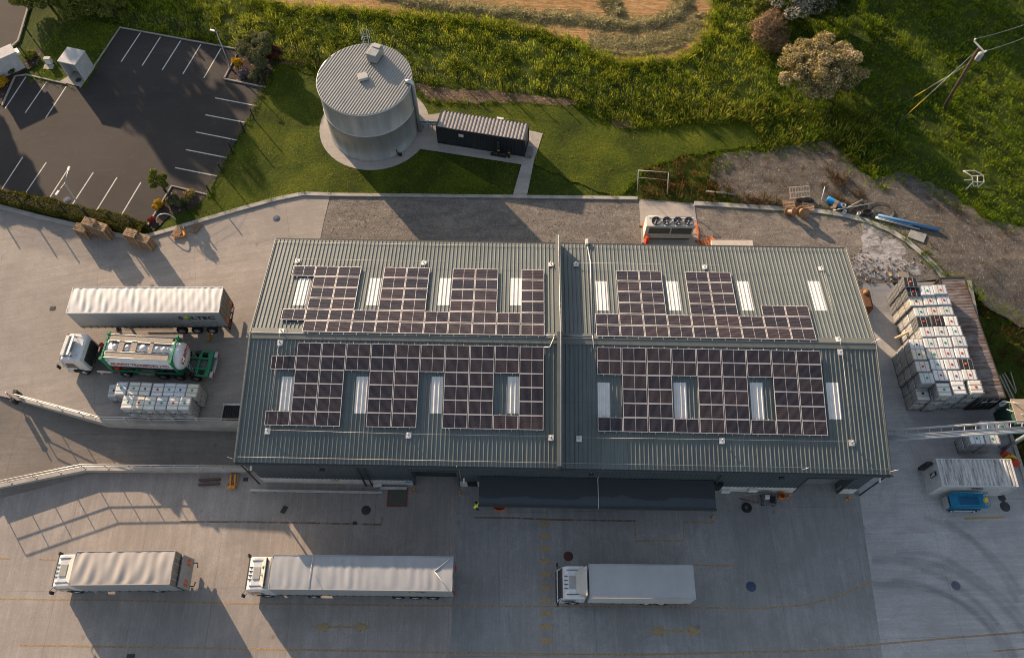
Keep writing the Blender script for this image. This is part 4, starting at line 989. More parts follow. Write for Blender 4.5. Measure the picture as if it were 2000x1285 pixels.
# --- two rigid lorries
def rigid(px4, zt, label, cabx, style, roofm, sidem, seed, amp, tail, H):
    c = [at(x, y, zt - D) for x, y in px4]
    L_ = ((c[1] - c[0]).length + (c[2] - c[3]).length) / 2; W_ = 2.48
    mid = sum(c, Vector()) / 4; rz = math.atan2((c[1] - c[0]).y + (c[2] - c[3]).y, (c[1] - c[0]).x + (c[2] - c[3]).x)
    t = thing('rigid_lorry', label, 'lorry', (mid.x, mid.y, -D), rz, 'rigid lorries in the front yard')
    xr = boxbody(t, -L_ / 2, L_, W_, .92, zt, roofm, sidem, DOORM if tail else OFFWHITE, seed, amp, .85, .45, .75)
    xc = -L_ / 2 - 2.1 - (.12 if style == 0 else .25)
    shifted(cab, t, xc, 2.1, 2.4, H, style)
    mb = MB(); mb.bb(xc + .4, xr - .3, -.42, .42, .62, .92); mb.bb(-1.6, -.4, -1.15, -.5, .4, .9); mb.bb(-1.6, -.4, .5, 1.15, .4, .9); mb.build('frame_rail', CHASSIS, t)
    mudguards(t, [xc + 1.25, xr - 2.1] + ([xr - 3.3] if not tail else []), 1.2)
    if tail:                                                          # folded tail lift
        mb = MB(); mb.hexa([(xr + .08, -1.18, .85), (xr + .42, -1.18, .75), (xr + .42, 1.18, .75), (xr + .08, 1.18, .85)], [(xr + .08, -1.18, 2.55), (xr + .20, -1.18, 2.6), (xr + .20, 1.18, 2.6), (xr + .08, 1.18, 2.55)]); tl = mb.build('tail_lift', M('tail_lift_grey', (.30, .31, .32), .5, .3, dirt=.4), t)
        for s in (-1, 1):
            for k in (0, 1):
                y = s * (.62 + .30 * k); mb = MB(); mb.hexa([(xr + .355 , y - .11, 1.1), (xr + .375, y - .11, 1.1), (xr + .375, y + .11, 1.1), (xr + .355, y + .11, 1.1)], [(xr + .29, y - .11, 1.8), (xr + .31, y - .11, 1.8), (xr + .31, y + .11, 1.8), (xr + .29, y + .11, 1.8)]); mb.build('hazard_panel', HAZ, tl)
        mb = MB()
        for s in (-1, 1): mb.tube([(xr + .1, s * .9, .9), (xr + .7, s * .9, .7), (xr + .75, s * .55, .7)], .05, 5)
        mb.build('lift_arm', CHASSIS, tl)
    return t
rigid([(148.8, 1077.6), (341.6, 1074.4), (331.2, 1140.5), (134.4, 1141)], 3.8, 'rigid lorry with wrinkled beige tarpaulin roof and a folded tail lift behind', 0, 0, TARP, CURT, 31, .045, True, 2.95)
rigid([(1151, 1101), (1353.2, 1102.8), (1359, 1169.8), (1151.6, 1167.4)], 3.4, 'rigid lorry with smooth blue grey box roof standing by the yellow block crossing', 0, 1, TARPB, CURTL, 47, .012, False, 2.8)
# --- tank-container lorry
a, b = at(216, 655, 3.75), at(339, 661, 3.75); a2, b2 = at(203, 695, 3.75), at(327, 703, 3.75)
rz = math.atan2((b - a).y + (b2 - a2).y, (b - a).x + (b2 - a2).x); mid = (a + b + a2 + b2) / 4
t3 = thing('tanker_lorry', 'tanker lorry with a white cab and a white tank in a green frame', 'lorry', (mid.x, mid.y, 0), rz)
LT, zc, rt = 5.9, 2.45, 1.19
TANKW = M('tank_white', (.68, .68, .67), .35, dirt=.22, dirtcol=(.3, .26, .2), spec=.5)
mb = MB(); x0 = -LT / 2 - .22; x1 = LT / 2 + .62
mb.lathe([(0, x0 - .12), (.5, x0 - .10), (.9, x0 + .0), (1.1, x0 + .16), (rt, x0 + .36), (rt, x1 - .36), (1.1, x1 - .16), (.9, x1), (.5, x1 + .10), (0, x1 + .12)], 36, (0, 0, zc), 'X')
tank = mb.build('tank', TANKW, t3)
mb = MB(); z0_, z1_ = 1.18, 3.72; hw = 1.2
for x in (-LT / 2, LT / 2):
    for s in (-1, 1):
        mb.bb(x - .09, x + .09, s * hw - .09, s * hw + .09, z0_, z1_)
        mb.tube([(x, s * hw, z0_ + .9), (x, s * .5, z0_ + .08)], .07, 4); mb.tube([(x, s * hw, z1_ - .7), (x, s * .55, z1_)], .07, 4)
        mb.bb(x - .12, x + .12, s * hw - .12, s * hw + .12, z1_ - .04, z1_ + .10)
    mb.bb(x - .07, x + .07, -hw + .09, hw - .09, z0_, z0_ + .15); mb.bb(x - .07, x + .07, -hw + .09, hw - .09, z1_ - .13, z1_ - .003)
for s in (-1, 1): mb.bb(-LT / 2 + .09, LT / 2 - .09, s * hw - .05, s * hw + .05, z0_, z0_ + .14)
mb.build('tank_frame', GREEN, t3)
mb = MB(); zt_ = 3.70; DECK = M('walkway_plate', (.30, .26, .215), .7, .2, var=.3, scale=4, dirt=.3)
mb.bb(-2.7, 2.7, .52, 1.08, zt_, zt_ + .05); mb.bb(-2.7, 2.7, -1.08, -.52, zt_, zt_ + .05)
for a_, b_ in ((-1.78, -1.32), (-.72, -.22), (.86, 1.18)): mb.bb(a_, b_, -.52, .52, zt_, zt_ + .046)
mb.build('walkway', DECK, t3)
mb = MB()
for a_, b_ in ((-2.55, -1.8), (-1.3, -.74), (-.2, .84), (1.2, 2.6)): mb.bb(a_, b_, -.51, .51, zt_ - .14, zt_ - .10)
mb.build('hatch_well', M('well_grey', (.16, .17, .19), .35, .5), t3)
for x, r_ in ((-2.1, .20), (-1.0, .19), (.32, .29), (1.55, .18), (2.15, .18), (2.5, .08)):
    mb = MB(); mb.lathe([(r_ * 1.25, zt_ - .10), (r_ * 1.25, zt_ - .05), (r_, zt_ - .04), (r_ * .95, zt_ + .06), (r_ * .5, zt_ + .12), (0, zt_ + .13)], 16, (x, 0, 0)); mb.build('manlid', ALU, t3)
mb = MB()
for s in (-1, 1):
    for y in (.52, 1.08): mb.tube([(-2.75, s * y, zt_ + .07), (2.75, s * y, zt_ + .07)], .022, 5)
mb.build('walkway_edge', ALU, t3)
ysd = -rt - .012
# lettering follows the curve of the tank: placed on the lower side
an = R(17)
text('MURPHY TRANSPORT LTD', .40, (-.05, -(rt + .022) * math.cos(R(10)), zc + (rt + .022) * math.sin(R(10))), (R(80), 0, 0), TXTR, t3, sx=1.05)
text('MURPHY', .52, (x1 + .14, 0, zc + .50), (R(76), 0, R(90)), TXTR, t3, sx=.95)
mb = MB(); mb.tube([(LT / 2 + .98, -.95, .9), (LT / 2 + .98, -.95, 3.6)], .025, 5); mb.tube([(LT / 2 + .98, -.6, .9), (LT / 2 + .98, -.6, 3.6)], .025, 5)
for k in range(8): mb.tube([(LT / 2 + .98, -.95, 1.1 + k * .33), (LT / 2 + .98, -.6, 1.1 + k * .33)], .018, 4)
mb.build('ladder', ALU, t3)
# skeletal trailer
xe = LT / 2 + 2.35
mb = MB()
for s in (-1, 1): mb.bb(-LT / 2 - .2, xe, s * .5 - .07, s * .5 + .07, .82, 1.14)
for x in (-LT / 2, -1.0, 1.2, LT / 2, LT / 2 + 1.25, xe - .25): mb.bb(x - .12, x + .12, -1.2, -.571, .95, 1.12); mb.bb(x - .12, x + .12, .571, 1.2, .95, 1.12); mb.bb(x - .09, x + .09, -.429, .429, .95, 1.10)
mb.bb(xe - .14, xe, -1.22, 1.22, .90, 1.18); mb.bb(LT / 2 + 1.2, xe - .14, 1.08, 1.22, .95, 1.10); mb.bb(LT / 2 + 1.2, xe - .14, -1.22, -1.08, .95, 1.10)
mb.build('skeletal_frame', GREEN, t3)
mb = MB(); mb.bb(LT / 2 + .35, xe - .3, -.42, .42, .80, .86)
for k in range(5): mb.bb(LT / 2 + .5 + k * .32, LT / 2 + .58 + k * .32, -.42, .42, .861, .91)
mb.build('deck_grille', M('deck_grey', (.16, .15, .14), .8), t3)
mb = MB(); mb.bb(xe + .02, xe + .30, -1.2, 1.2, .55, .68); mb.bb(xe + .02, xe + .34, -1.22, -.7, .72, 1.02); mb.bb(xe + .02, xe + .34, .7, 1.22, .72, 1.02); mb.build('rear_bumper', STEEL, t3, bevel=.02)
for s in (-1, 1): mb = MB(); mb.bb(xe + .341, xe + .36, min(s * .75, s * 1.18), max(s * .75, s * 1.18), .76, .98); mb.build('tail_light', RED, t3)
mudguards(t3, [1.15, 2.6, 4.05], 1.22, .5)
for x in (1.15, 2.6, 4.05):
    for s in (-1, 1):
        mb = MB(); P = []
        for k in range(7):
            a_ = R(20 + 140 * k / 6); P.append((x + .62 * math.cos(a_), .5 + .62 * math.sin(a_)))
        for (xa, za), (xb, zb_) in zip(P, P[1:]): mb.hexa([(xa, s * 1.05 - .17, za), (xb, s * 1.05 - .17, zb_), (xb, s * 1.05 + .17, zb_), (xa, s * 1.05 + .17, za)], [(xa, s * 1.05 - .17, za + .03), (xb, s * 1.05 - .17, zb_ + .03), (xb, s * 1.05 + .17, zb_ + .03), (xa, s * 1.05 + .17, za + .03)])
        mb.build('mudguard', BLACKM, t3)
mb = MB(); mb.bb(-.9, .5, -1.2, -.75, .42, .86); mb.build('equipment_box', STEEL, t3, bevel=.03)
mb = MB(); mb.bb(-.30, .12, -1.215, -1.20, .55, .82); mb.build('hazard_label', M('lime_label', (.55, .65, .08), .5), t3)
for s in (-1, 1): mb = MB(); mb.tube([(-1.55, s * .8, .0), (-1.55, s * .8, .9)], .08, 6); mb.build('landing_leg', CHASSIS, t3)
xn = -LT / 2 - 4.35                                                   # nose of the tractor
shifted(cab, t3, xn, 2.25, 2.45, 3.15, 2)
mb = MB(); mb.bb(xn + .4, xn + 6.0, -.45, .45, .60, .92); mb.build('tractor_frame', CHASSIS, t3)
mb = MB(); mb.bb(xn + 2.4, xn + 4.2, -1.18, 1.18, .93, .98); mb.build('catwalk', M('catwalk_plate', (.10, .09, .08), .7, .2), t3)
mudguards(t3, [xn + 1.4, xn + 5.15], 1.22, .5)
for s in (-1, 1):
    mb = MB(); mb.lathe([(0, xn + 2.6), (.30, xn + 2.62), (.32, xn + 2.7), (.32, xn + 3.85), (.30, xn + 3.93), (0, xn + 3.95)], 16, (0, s * .88, .62), 'X'); mb.build('fuel_tank', ALU, t3)
mb = MB(); mb.bb(xn + 2.26, xn + 2.42, -.95, .95, 1.25, 2.5); mb.build('cab_rear_panel', BLACKM, t3)
mb = MB(); mb.lathe([(0, .0), (.26, .02), (.28, .1), (.28, .5), (.26, .58), (0, .6)], 12, (xn + 4.65, -.95, .95)); mb.lathe([(0, .0), (.2, .02), (.2, .4), (0, .42)], 12, (xn + 2.8, 1.0, 1.3)); mb.build('air_tank', RED, t3)
mb = MB(); mb.tube([(xn + 3.9, -1.0, 1.0), (xn + 4.1, -1.15, 1.6), (-LT / 2 - .2, -1.05, 2.3)], .06, 6); mb.tube([(xn + 3.9, .2, 1.0), (xn + 4.2, .3, 1.7), (-LT / 2 - .1, .3, 1.4)], .03, 6); mb.build('hose', M('lime_hose', (.20, .30, .06), .5), t3)
mb = MB(); mb.bb(xn + .55, xn + .85, -.95, .95, 3.2, 3.34); mb.build('light_bar', OFFWHITE, t3, bevel=.03)
# ================================================================ GRAIN TANK AND ITS PLANT
GALV = None
def galvmat():
    g = G('corrugated_zinc'); v = g.obj()
    c = g.ramp(g.noise(g.map(v, 1, 1, .15), .9, 5, .65), [(.3, (.19, .20, .20)), (.7, (.33, .34, .335))])
    c = g.mix(g.ramp(g.noise(g.map(v, 2.2, 2.2, .12), 1.0, 5, .7), [(.55, 0.0), (.8, .35)]), c, (.22, .21, .19))
    m = g.fin(c, g.ramp(g.noise(v, 1.2, 3), [(.3, .34), (.7, .50)]), .4, .5)
    wv = g.n('ShaderNodeTexWave'); wv.bands_direction = 'Z'; g.set(wv.inputs['Vector'], v); wv.inputs['Scale'].default_value = 2.6; g.bump(wv.outputs['Fac'], .22, .03)
    return m
GALV = galvmat()
TH = 6.8; TR = 4.58
tk = thing('storage_tank', 'large round galvanised steel tank with ribbed flat roof on the lawn', 'storage tank', (tcx, tcy, 0))
mb = MB(); mb.lathe([(TR + .05, .05), (TR + .05, .16), (TR, .17), (TR, 3.56), (TR + .03, 3.58), (TR + .03, 3.66), (TR, 3.68), (TR, TH - .1)], 72); mb.build('shell', GALV, tk)
mb = MB(); mb.lathe([(TR + .012, 3.70), (TR + .05, 3.72), (TR + .05, 3.78), (TR + .012, 3.80)], 72); mb.lathe([(TR + .012, TH - .22), (TR + .07, TH - .2), (TR + .07, TH - .02), (TR, TH)], 72); mb.build('hoop', STEEL, tk)
ROOFT = M('tank_roof_sheet', (.26, .26, .245), .5, .35, var=.12, scale=.5)
mb = MB(); dr_ = R(66); du = Vector((math.cos(dr_), math.sin(dr_), 0)); dv = Vector((-du.y, du.x, 0)); st = .27
prof = []
k = -TR
while k < TR:
    prof += [(k, 0), (k + st * .30, 0), (k + st * .42, .04), (k + st * .74, .04), (k + st * .86, 0)]; k += st
vs = []
for t, h in prof:
    t = max(-TR + .001, min(TR - .001, t)); c_ = math.sqrt(TR * TR - t * t) + .05
    for e in (-c_, c_): p = du * e + dv * t; vs.append((p.x, p.y, TH + h + .02))
mb.add(vs, [(2 * i, 2 * i + 1, 2 * i + 3, 2 * i + 2) for i in range(len(prof) - 1)]); rf = mb.build('roof', ROOFT, tk)
q = at(708, 148, TH + .4) - Vector((tcx, tcy, 0)); mb = MB(); mb.box((q.x, q.y, TH + .25), (.95, .8, .30), R(20)); mb.build('hatch', M('box_grey', (.36, .36, .345), .6), rf, bevel=.03)
q = at(733, 92, TH + 1.2) - Vector((tcx, tcy, 0)); mb = MB(); mb.box((q.x - .1, q.y - .25, TH + .6), (1.05, 1.55, .95), R(-22)); mb.build('inlet_box', M('box_zinc', (.25, .265, .27), .5, .2), rf, bevel=.03)
mb = MB(); mb.box((q.x - .1 + .22, q.y - .25 + .5, TH + 1.11), (.75, .5, .08), R(-22)); mb.build('inlet_cover', MATS['box_grey'], rf)
lx, ly = q.x - 1.15, q.y + .05
mb = MB(); aa = math.atan2(ly, lx); cx_, cy_ = (TR + .25) * math.cos(aa), (TR + .25) * math.sin(aa); tx, ty = -math.sin(aa), math.cos(aa)
for s in (-.25, .25): mb.tube([(cx_ + tx * s, cy_ + ty * s, .1), (cx_ + tx * s, cy_ + ty * s, TH + 1.3)], .03, 5)
for i in range(24): mb.tube([(cx_ - tx * .25, cy_ - ty * .25, .4 + i * .31), (cx_ + tx * .25, cy_ + ty * .25, .4 + i * .31)], .016, 4)
for i in range(7):
    z = 2.6 + i * .9; pts = []
    for j in range(9):
        a = R(-100 + 200 * j / 8); ox, oy = .42 * math.cos(a), .42 * math.sin(a); pts.append((cx_ + math.cos(aa) * (ox + .1) + tx * oy, cy_ + math.sin(aa) * (ox + .1) + ty * oy, z))
    mb.tube(pts, .02, 4)
for j in (1, 3, 5, 7):
    a = R(-100 + 200 * j / 8); ox, oy = .42 * math.cos(a), .42 * math.sin(a); X_, Y_ = cx_ + math.cos(aa) * (ox + .1) + tx * oy, cy_ + math.sin(aa) * (ox + .1) + ty * oy; mb.tube([(X_, Y_, 2.6), (X_, Y_, TH + 1.3)], .014, 4)
mb.build('ladder_cage', STEEL, tk)
a = R(-8); px_, py_ = (TR + .2) * math.cos(a), (TR + .2) * math.sin(a)
mb = MB(); mb.tube([(px_, py_, .05), (px_, py_, TH - .25), (px_ - .05, py_, TH + .1), (px_ - .3, py_ + .05, TH + .25), (px_ - .7, py_ + .1, TH + .22)], .19, 12); mb.build('overflow_pipe', STEEL, tk)
q = at(780, 301, .3) - Vector((tcx, tcy, 0)); mb = MB(); mb.tube([(q.x - .3, q.y + .35, .9), (q.x - .25, q.y + .05, .85), (q.x, q.y, .06)], .05, 6); mb.box((q.x + .08, q.y, .22), (.35, .25, .22)); mb.build('drain_valve', BLACKM, tk)
for i in range(3):
    a0 = at(818, 236 + i * 4, .6); a1 = at(853, 238 + i * 4, .6); mb = MB(); r_ = (.10, .07, .12)[i]
    mb.tube([(a0.x - tcx - .3, a0.y - tcy, .55 + .1 * i), (a1.x - tcx + .1, a1.y - tcy, .55 + .1 * i)], r_, 8)
    for k_ in range(3): t = .25 + .25 * k_; X_ = a0.x + (a1.x - a0.x) * t - tcx; Y_ = a0.y + (a1.y - a0.y) * t - tcy; mb.lathe([(r_ + .05, -.03), (r_ + .05, .03)], 10, (X_, Y_, .55 + .1 * i), 'X'); mb.tube([(X_, Y_, 0.05), (X_, Y_, .5 + .1 * i)], .025, 4)
    mb.build('feed_pipe', (STEEL, BLACKM, M('blue_grey_pipe', (.22, .28, .32), .5))[i], tk)

def container(name, label, cat, pts, z, H, mats, ribh, roofribs, doors=True, door_end=-1):
    """shipping container from its four roof corners: far left, far right, near right, near left"""
    c = [at(x, y, z + H) for x, y in pts]; L_ = ((c[1] - c[0]).length + (c[2] - c[3]).length) / 2; W_ = ((c[1] - c[2]).length + (c[0] - c[3]).length) / 2
    mid = sum(c, Vector()) / 4; rz = math.atan2((c[1] - c[0]).y + (c[2] - c[3]).y, (c[1] - c[0]).x + (c[2] - c[3]).x)
    if L_ < W_: L_, W_ = W_, L_; rz = math.atan2((c[0] - c[3]).y + (c[1] - c[2]).y, (c[0] - c[3]).x + (c[1] - c[2]).x)
    t = thing(name, label, cat, (mid.x, mid.y, z), rz); rm, sm, dm = mats; hl, hw = L_ / 2, W_ / 2
    pr = []; p = roofribs; n = int((L_ - .3) / p); 
    for i in range(n):
        x = -hl + .15 + i * (L_ - .3) / n; s_ = (L_ - .3) / n
        pr += [(x, 0), (x + s_ * .36, 0), (x + s_ * .48, ribh), (x + s_ * .84, ribh), (x + s_ * .96, 0)]
    pr = [(-hl + .05, 0)] + pr + [(hl - .05, 0)]; m = len(pr)
    mb = MB(); mb.add([(x, -hw + .06, H - .06 + h) for x, h in pr] + [(x, hw - .06, H - .06 + h) for x, h in pr], [(i, i + 1, m + i + 1, m + i) for i in range(m - 1)]); mb.build('roof', rm, t)
    for s in (-1, 1):
        mb = MB(); pr2 = []; n2 = int((L_ - .3) / .28)
        for i in range(n2):
            x = -hl + .15 + i * (L_ - .3) / n2; s_ = (L_ - .3) / n2; pr2 += [(x, 0), (x + s_ * .4, 0), (x + s_ * .5, .036), (x + s_ * .88, .036), (x + s_ * .99, 0)]
        pr2 = [(-hl + .05, 0)] + pr2 + [(hl - .05, 0)]; m = len(pr2)
        mb.add([(x, s * (hw - .05 + h * -1), .14) for x, h in pr2] + [(x, s * (hw - .05 - h), H - .1) for x, h in pr2], [((i, i + 1, m + i + 1, m + i) if s < 0 else (i + 1, i, m + i, m + i + 1)) for i in range(m - 1)]); mb.build('side_wall', sm, t)
    for s in (-1, 1):
        x = s * (hl - .03)
        if doors and s == door_end:
            for k in (-1, 1):
                mb = MB(); mb.bb(x - .03, x + .03, min(k * .01, k * (hw - .09)), max(k * .01, k * (hw - .09)), .16, H - .12); d = mb.build('end_door', dm, t)
                mb = MB()
                for y in (.3, .75): mb.tube([(x + s * .06, k * y, .15), (x + s * .06, k * y, H - .1)], .02, 5)
                mb.build('locking_bar', STEEL, d)
        else:
            mb = MB(); mb.bb(x - .02, x + .02, -hw + .05, hw - .05, .14, H - .08); mb.build('end_wall', sm, t)
    mb = MB()
    for sx in (-1, 1):
        for sy in (-1, 1):
            mb.bb(sx * hl - .06 - .0, sx * hl + .06, sy * (hw - .06) - .06, sy * (hw - .06) + .06, 0, H); 
        mb.bb(sx * hl - .06, sx * hl + .06, -hw + .12, hw - .12, H - .12, H - .003); mb.bb(sx * hl - .06, sx * hl + .06, -hw + .12, hw - .12, 0, .14)
    for sy in (-1, 1):
        y = sy * (hw - .04); mb.bb(-hl + .06, hl - .06, y - .04, y + .04, H - .10, H - .006); mb.bb(-hl + .06, hl - .06, y - .04, y + .04, .0, .15)
    mb.build('frame', sm, t); return t, L_, W_
CBLK = M('container_black', (.022, .025, .030), .5, dirt=.15, spec=.4); CBR = M('container_black_roof', (.33, .30, .275), .5, .0, dirt=.2)
pc, L_, W_ = container('plant_container', 'black steel plant container with ribbed roof beside the round tank', 'container', [(861.3, 214.9), (1031.5, 241.7), (1026, 275), (852.9, 247.9)], .055, 2.5, (CBR, CBLK, CBLK), .075, .36, False)
mb = MB(); mb.bb(-2.25, -1.75, -W_ / 2 - .04, -W_ / 2 - .01, 1.55, 1.95); mb.build('notice', WHITE, pc)
for x, zt_ in ((1.9, 2.1), (3.0, 1.2)):
    mb = MB(); mb.tube([(x, -W_ / 2 - .35, 0.0), (x, -W_ / 2 - .35, zt_)], .13, 10); mb.lathe([(.20, zt_ - .25), (.20, zt_ - .1)], 10, (x, -W_ / 2 - .35, 0)); mb.build('pump', BLACKM, pc)
    mb = MB(); mb.lathe([(.15, .85 if x < 2.5 else .75), (.15, .98 if x < 2.5 else .88)], 10, (x, -W_ / 2 - .35, 0)); mb.build('yellow_band', M('yellow_valve', (.55, .40, .04), .5), pc)
mb = MB(); mb.bb(1.1, 2.7, -W_ / 2 - .55, -W_ / 2 - .3, .05, .25); mb.tube([(1.3, -W_ / 2 - .4, .3), (2.9, -W_ / 2 - .4, .3)], .09, 8); mb.build('pipe_manifold', BLACKM, pc)
mb = MB(); mb.bb(L_ / 2 + .1, L_ / 2 + .75, -W_ / 2 - .1, W_ / 2 - 1.2, .0, .55); mb.build('condenser_unit', M('unit_grey', (.16, .155, .15), .6), pc, bevel=.02)
mb = MB(); mb.bb(1.2, 1.9, W_ / 2 + .01, W_ / 2 + .3, 1.9, 2.45); mb.build('wall_unit', OFFWHITE, pc, bevel=.02)

RUSTM = None
def rustmat():
    g = G('rusty_container_roof'); v = g.obj()
    c = g.ramp(g.noise(v, .5, 6, .7, .5), [(.35, (.14, .135, .135)), (.6, (.20, .185, .175))])
    r_ = g.ramp(g.noise(g.map(v, 2.5, .35, 1), 1.1, 6, .75, .4), [(.44, 0.0), (.60, .9)])
    c = g.mix(r_, c, (.085, .035, .018)); c = g.mix(g.ramp(g.noise(v, 3, 5, .7), [(.62, 0.0), (.75, .7)]), c, (.20, .075, .025))
    return g.fin(c, .7, .1, .3)
RUSTM = rustmat(); CDK = M('container_dark_side', (.035, .033, .033), .6, dirt=.3, dirtcol=(.09, .04, .02))
rc, L_, W_ = container('rusty_container', 'long rusty steel container with streaked brown roof behind the tall tote stack', 'container', [(1834.4, 543.4), (1883.5, 541), (1966.4, 778), (1911.5, 775.7)], -D, 2.6, (RUSTM, CDK, CDK), .012, .30, True, -1)
mb = MB(); mb.bb(-L_ / 2 - .09, -L_ / 2 - .07, -.75, -.15, 1.7, 2.0); mb.bb(-L_ / 2 - .09, -L_ / 2 - .07, .1, .6, 1.75, 1.95); mb.build('door_plate', WHITE, rc)
def whiteroof():
    g = G('container_white_roof'); v = g.obj(); c = g.ramp(g.noise(v, .8, 5, .6), [(.3, (.42, .42, .415)), (.7, (.56, .56, .55))])
    c = g.mix(g.ramp(g.noise(g.map(v, 3.4, .35, 1), 1.6, 6, .75), [(.47, 0.0), (.62, .8)]), c, (.10, .09, .08))
    sx = g.n('ShaderNodeSeparateXYZ'); g.set(sx.inputs[0], v); c = g.mix(g.ramp(g.math('ADD', g.math('ABSOLUTE', sx.outputs[1]), g.math('MULTIPLY', g.noise(v, 3, 5, .7), .5)), [(1.15, 0.0), (1.35, .75)]), c, (.08, .07, .06))
    return g.fin(c, .6, 0, .3)
CWR = whiteroof(); CWS = M('container_white_side', (.50, .50, .50), .55, dirt=.35, dirtcol=(.2, .19, .17)); CWD = M('container_grey_end', (.30, .32, .33), .55, dirt=.2)
wc, L_, W_ = container('white_container', 'weathered white shipping container with ribbed roof behind the blue scissor lift', 'container', [(1830.2, 894.3), (1975, 896.7), (1987, 949.6), (1841.4, 949.6)], -D, 2.6, (CWR, CWS, CWD), .075, .29, False)
mb = MB(); x = -L_ / 2 - .02; mb.bb(x - .08, x - .045, -.1, .25, 1.15, 2.1); mb.build('end_plate', BLACKM, wc)
mb = MB(); mb.bb(x - .09, x - .083, -.04, .08, 1.25, 1.95); mb.bb(x - .09, x - .083, .12, .19, 1.5, 2.0); mb.build('plate_marking', WHITE, wc)
mb = MB(); mb.bb(-.4, .5, -W_ / 2 - .03, -W_ / 2 - .0, 1.9, 2.05); mb.build('side_marking', BLACKM, wc)
mb = MB(); mb.bb(x - .5, x - .0, W_ / 2 - .3, W_ / 2 - .05, .25, 1.9); mb.build('open_flap', CHASSIS, wc)
# ---- chiller with four fans on its concrete pad
c = [at(x, y, 2.3) for x, y in ((1263, 423), (1355, 425), (1357, 442), (1261, 441))]; mid = sum(c, Vector()) / 4
ch = thing('chiller', 'white chiller unit with four roof fans on a pad behind the warehouse', 'chiller', (mid.x, mid.y, .03), R(-1))
CL, CWd = 4.5, 1.12
mb = MB(); mb.bb(-CL / 2, CL / 2, -CWd / 2, CWd / 2, .28, 2.27); mb.build('casing', M('chiller_cream', (.58, .55, .50), .5, dirt=.15), ch, bevel=.02)
mb = MB(); mb.bb(-CL / 2 + .1, CL / 2 - .1, -CWd / 2 + .1, CWd / 2 - .1, .0, .28); mb.build('base_frame', CHASSIS, ch)
GR = M('coil_grey', (.16, .155, .15), .6, .3)
for a_, b_ in ((-CL / 2 + .32, -.04 + .1), (.2, CL / 2 - .15)):
    mb = MB(); mb.bb(a_, b_, -CWd / 2 - .012, -CWd / 2 + .02, 1.05, 2.0)
    for k in range(12): z = 1.08 + k * .078; mb.bb(a_, b_, -CWd / 2 - .024, -CWd / 2 - .013, z, z + .03)
    mb.build('coil_panel', GR, ch)
for i in range(4):
    x = -1.32 + i * 1.02; mb = MB(); mb.lathe([(.44, 2.27), (.45, 2.40), (.41, 2.40), (.40, 2.29), (0, 2.285)], 24, (x, 0, 0)); f_ = mb.build('fan', M('fan_housing', (.07, .072, .075), .6), ch)
    mb = MB()
    for k in range(5):
        a = 2 * PI * k / 5 + i * .4; c1, s1 = math.cos(a), math.sin(a); c2, s2 = math.cos(a + .55), math.sin(a + .55)
        mb.hexa([(x + .08 * c1, .08 * s1, 2.30), (x + .38 * c1, .38 * s1, 2.30), (x + .38 * c2, .38 * s2, 2.35), (x + .08 * c2, .08 * s2, 2.33)], [(x + .08 * c1, .08 * s1, 2.31), (x + .38 * c1, .38 * s1, 2.31), (x + .38 * c2, .38 * s2, 2.36), (x + .08 * c2, .08 * s2, 2.34)])
    mb.lathe([(.09, 2.29), (.09, 2.37), (0, 2.38)], 10, (x, 0, 0)); mb.build('fan_blade', M('fan_grey', (.16, .165, .17), .5), f_)
mb = MB(); mb.tube([(-CL / 2 + .2, CWd / 2 - .06, 2.34), (CL / 2 - .1, CWd / 2 - .06, 2.34)], .03, 5); mb.build('top_pipe', STEEL, ch)
def meshbarrier(x0, y0, x1, y1, lab, rot=False):
    a, b = at(x0, y0, .03), at(x1, y1, .03); d = (b - a); L = d.length; t = thing('safety_barrier', lab, 'barrier', a, math.atan2(d.y, d.x), 'orange barriers round the chiller')
    mb = MB()
    for x in np.linspace(0, L, int(L / .14) + 2): mb.bb(x - .012, x + .012, -.012, .012, .1, .8)
    for z in (.1, .42, .76): mb.bb(0, L, -.016, .016, z, z + .04)
    mb.build('panel', ORANGE, t)
    for x in (.1, L - .2): mb = MB(); mb.bb(x, x + .1, -.3, .3, 0, .06); mb.build('foot', BLACKM, t)
meshbarrier(1254, 440, 1260, 478, 'orange mesh barrier on the left side of the chiller'); meshbarrier(1357, 440, 1364, 474, 'orange mesh barrier on the right side of the chiller')
a = at(1262, 474, .05); o = thing('red_post', 'short bright red post at the corner of the chiller pad', 'post', a); mb = MB(); mb.bb(-.12, .12, -.12, .12, 0, 1.0); mb.bb(-.2, .2, -.2, .2, 0, .06); mb.build('post_body', M('bright_red', (.75, .06, .03), .5), o)
a, b = at(1390, 477, .6), at(1471, 477, .6); mb = MB(); mb.bb(a.x, b.x, a.y - .55, a.y + .45, -.1, .62); tag(mb.build('concrete_block', M('cream_block', (.52, .46, .40), .8, dirt=.2), bevel=.03), 'long pale cream block behind the rear eaves beside the chiller', 'block')
a = at(1380, 474, .1); o = thing('broken_barrier', 'crumpled orange plastic barrier lying between chiller and cream block', 'barrier', a, R(20)); mb = MB()
for k in range(6): mb.bb(-.8 + k * .28, -.68 + k * .28, -.4, .4, .02 + .03 * k, .08 + .03 * k)
for y in (-.4, .0, .36): mb.bb(-.85, .75, y, y + .06, .10, .15)
mb.build('lattice', ORANGE, o)

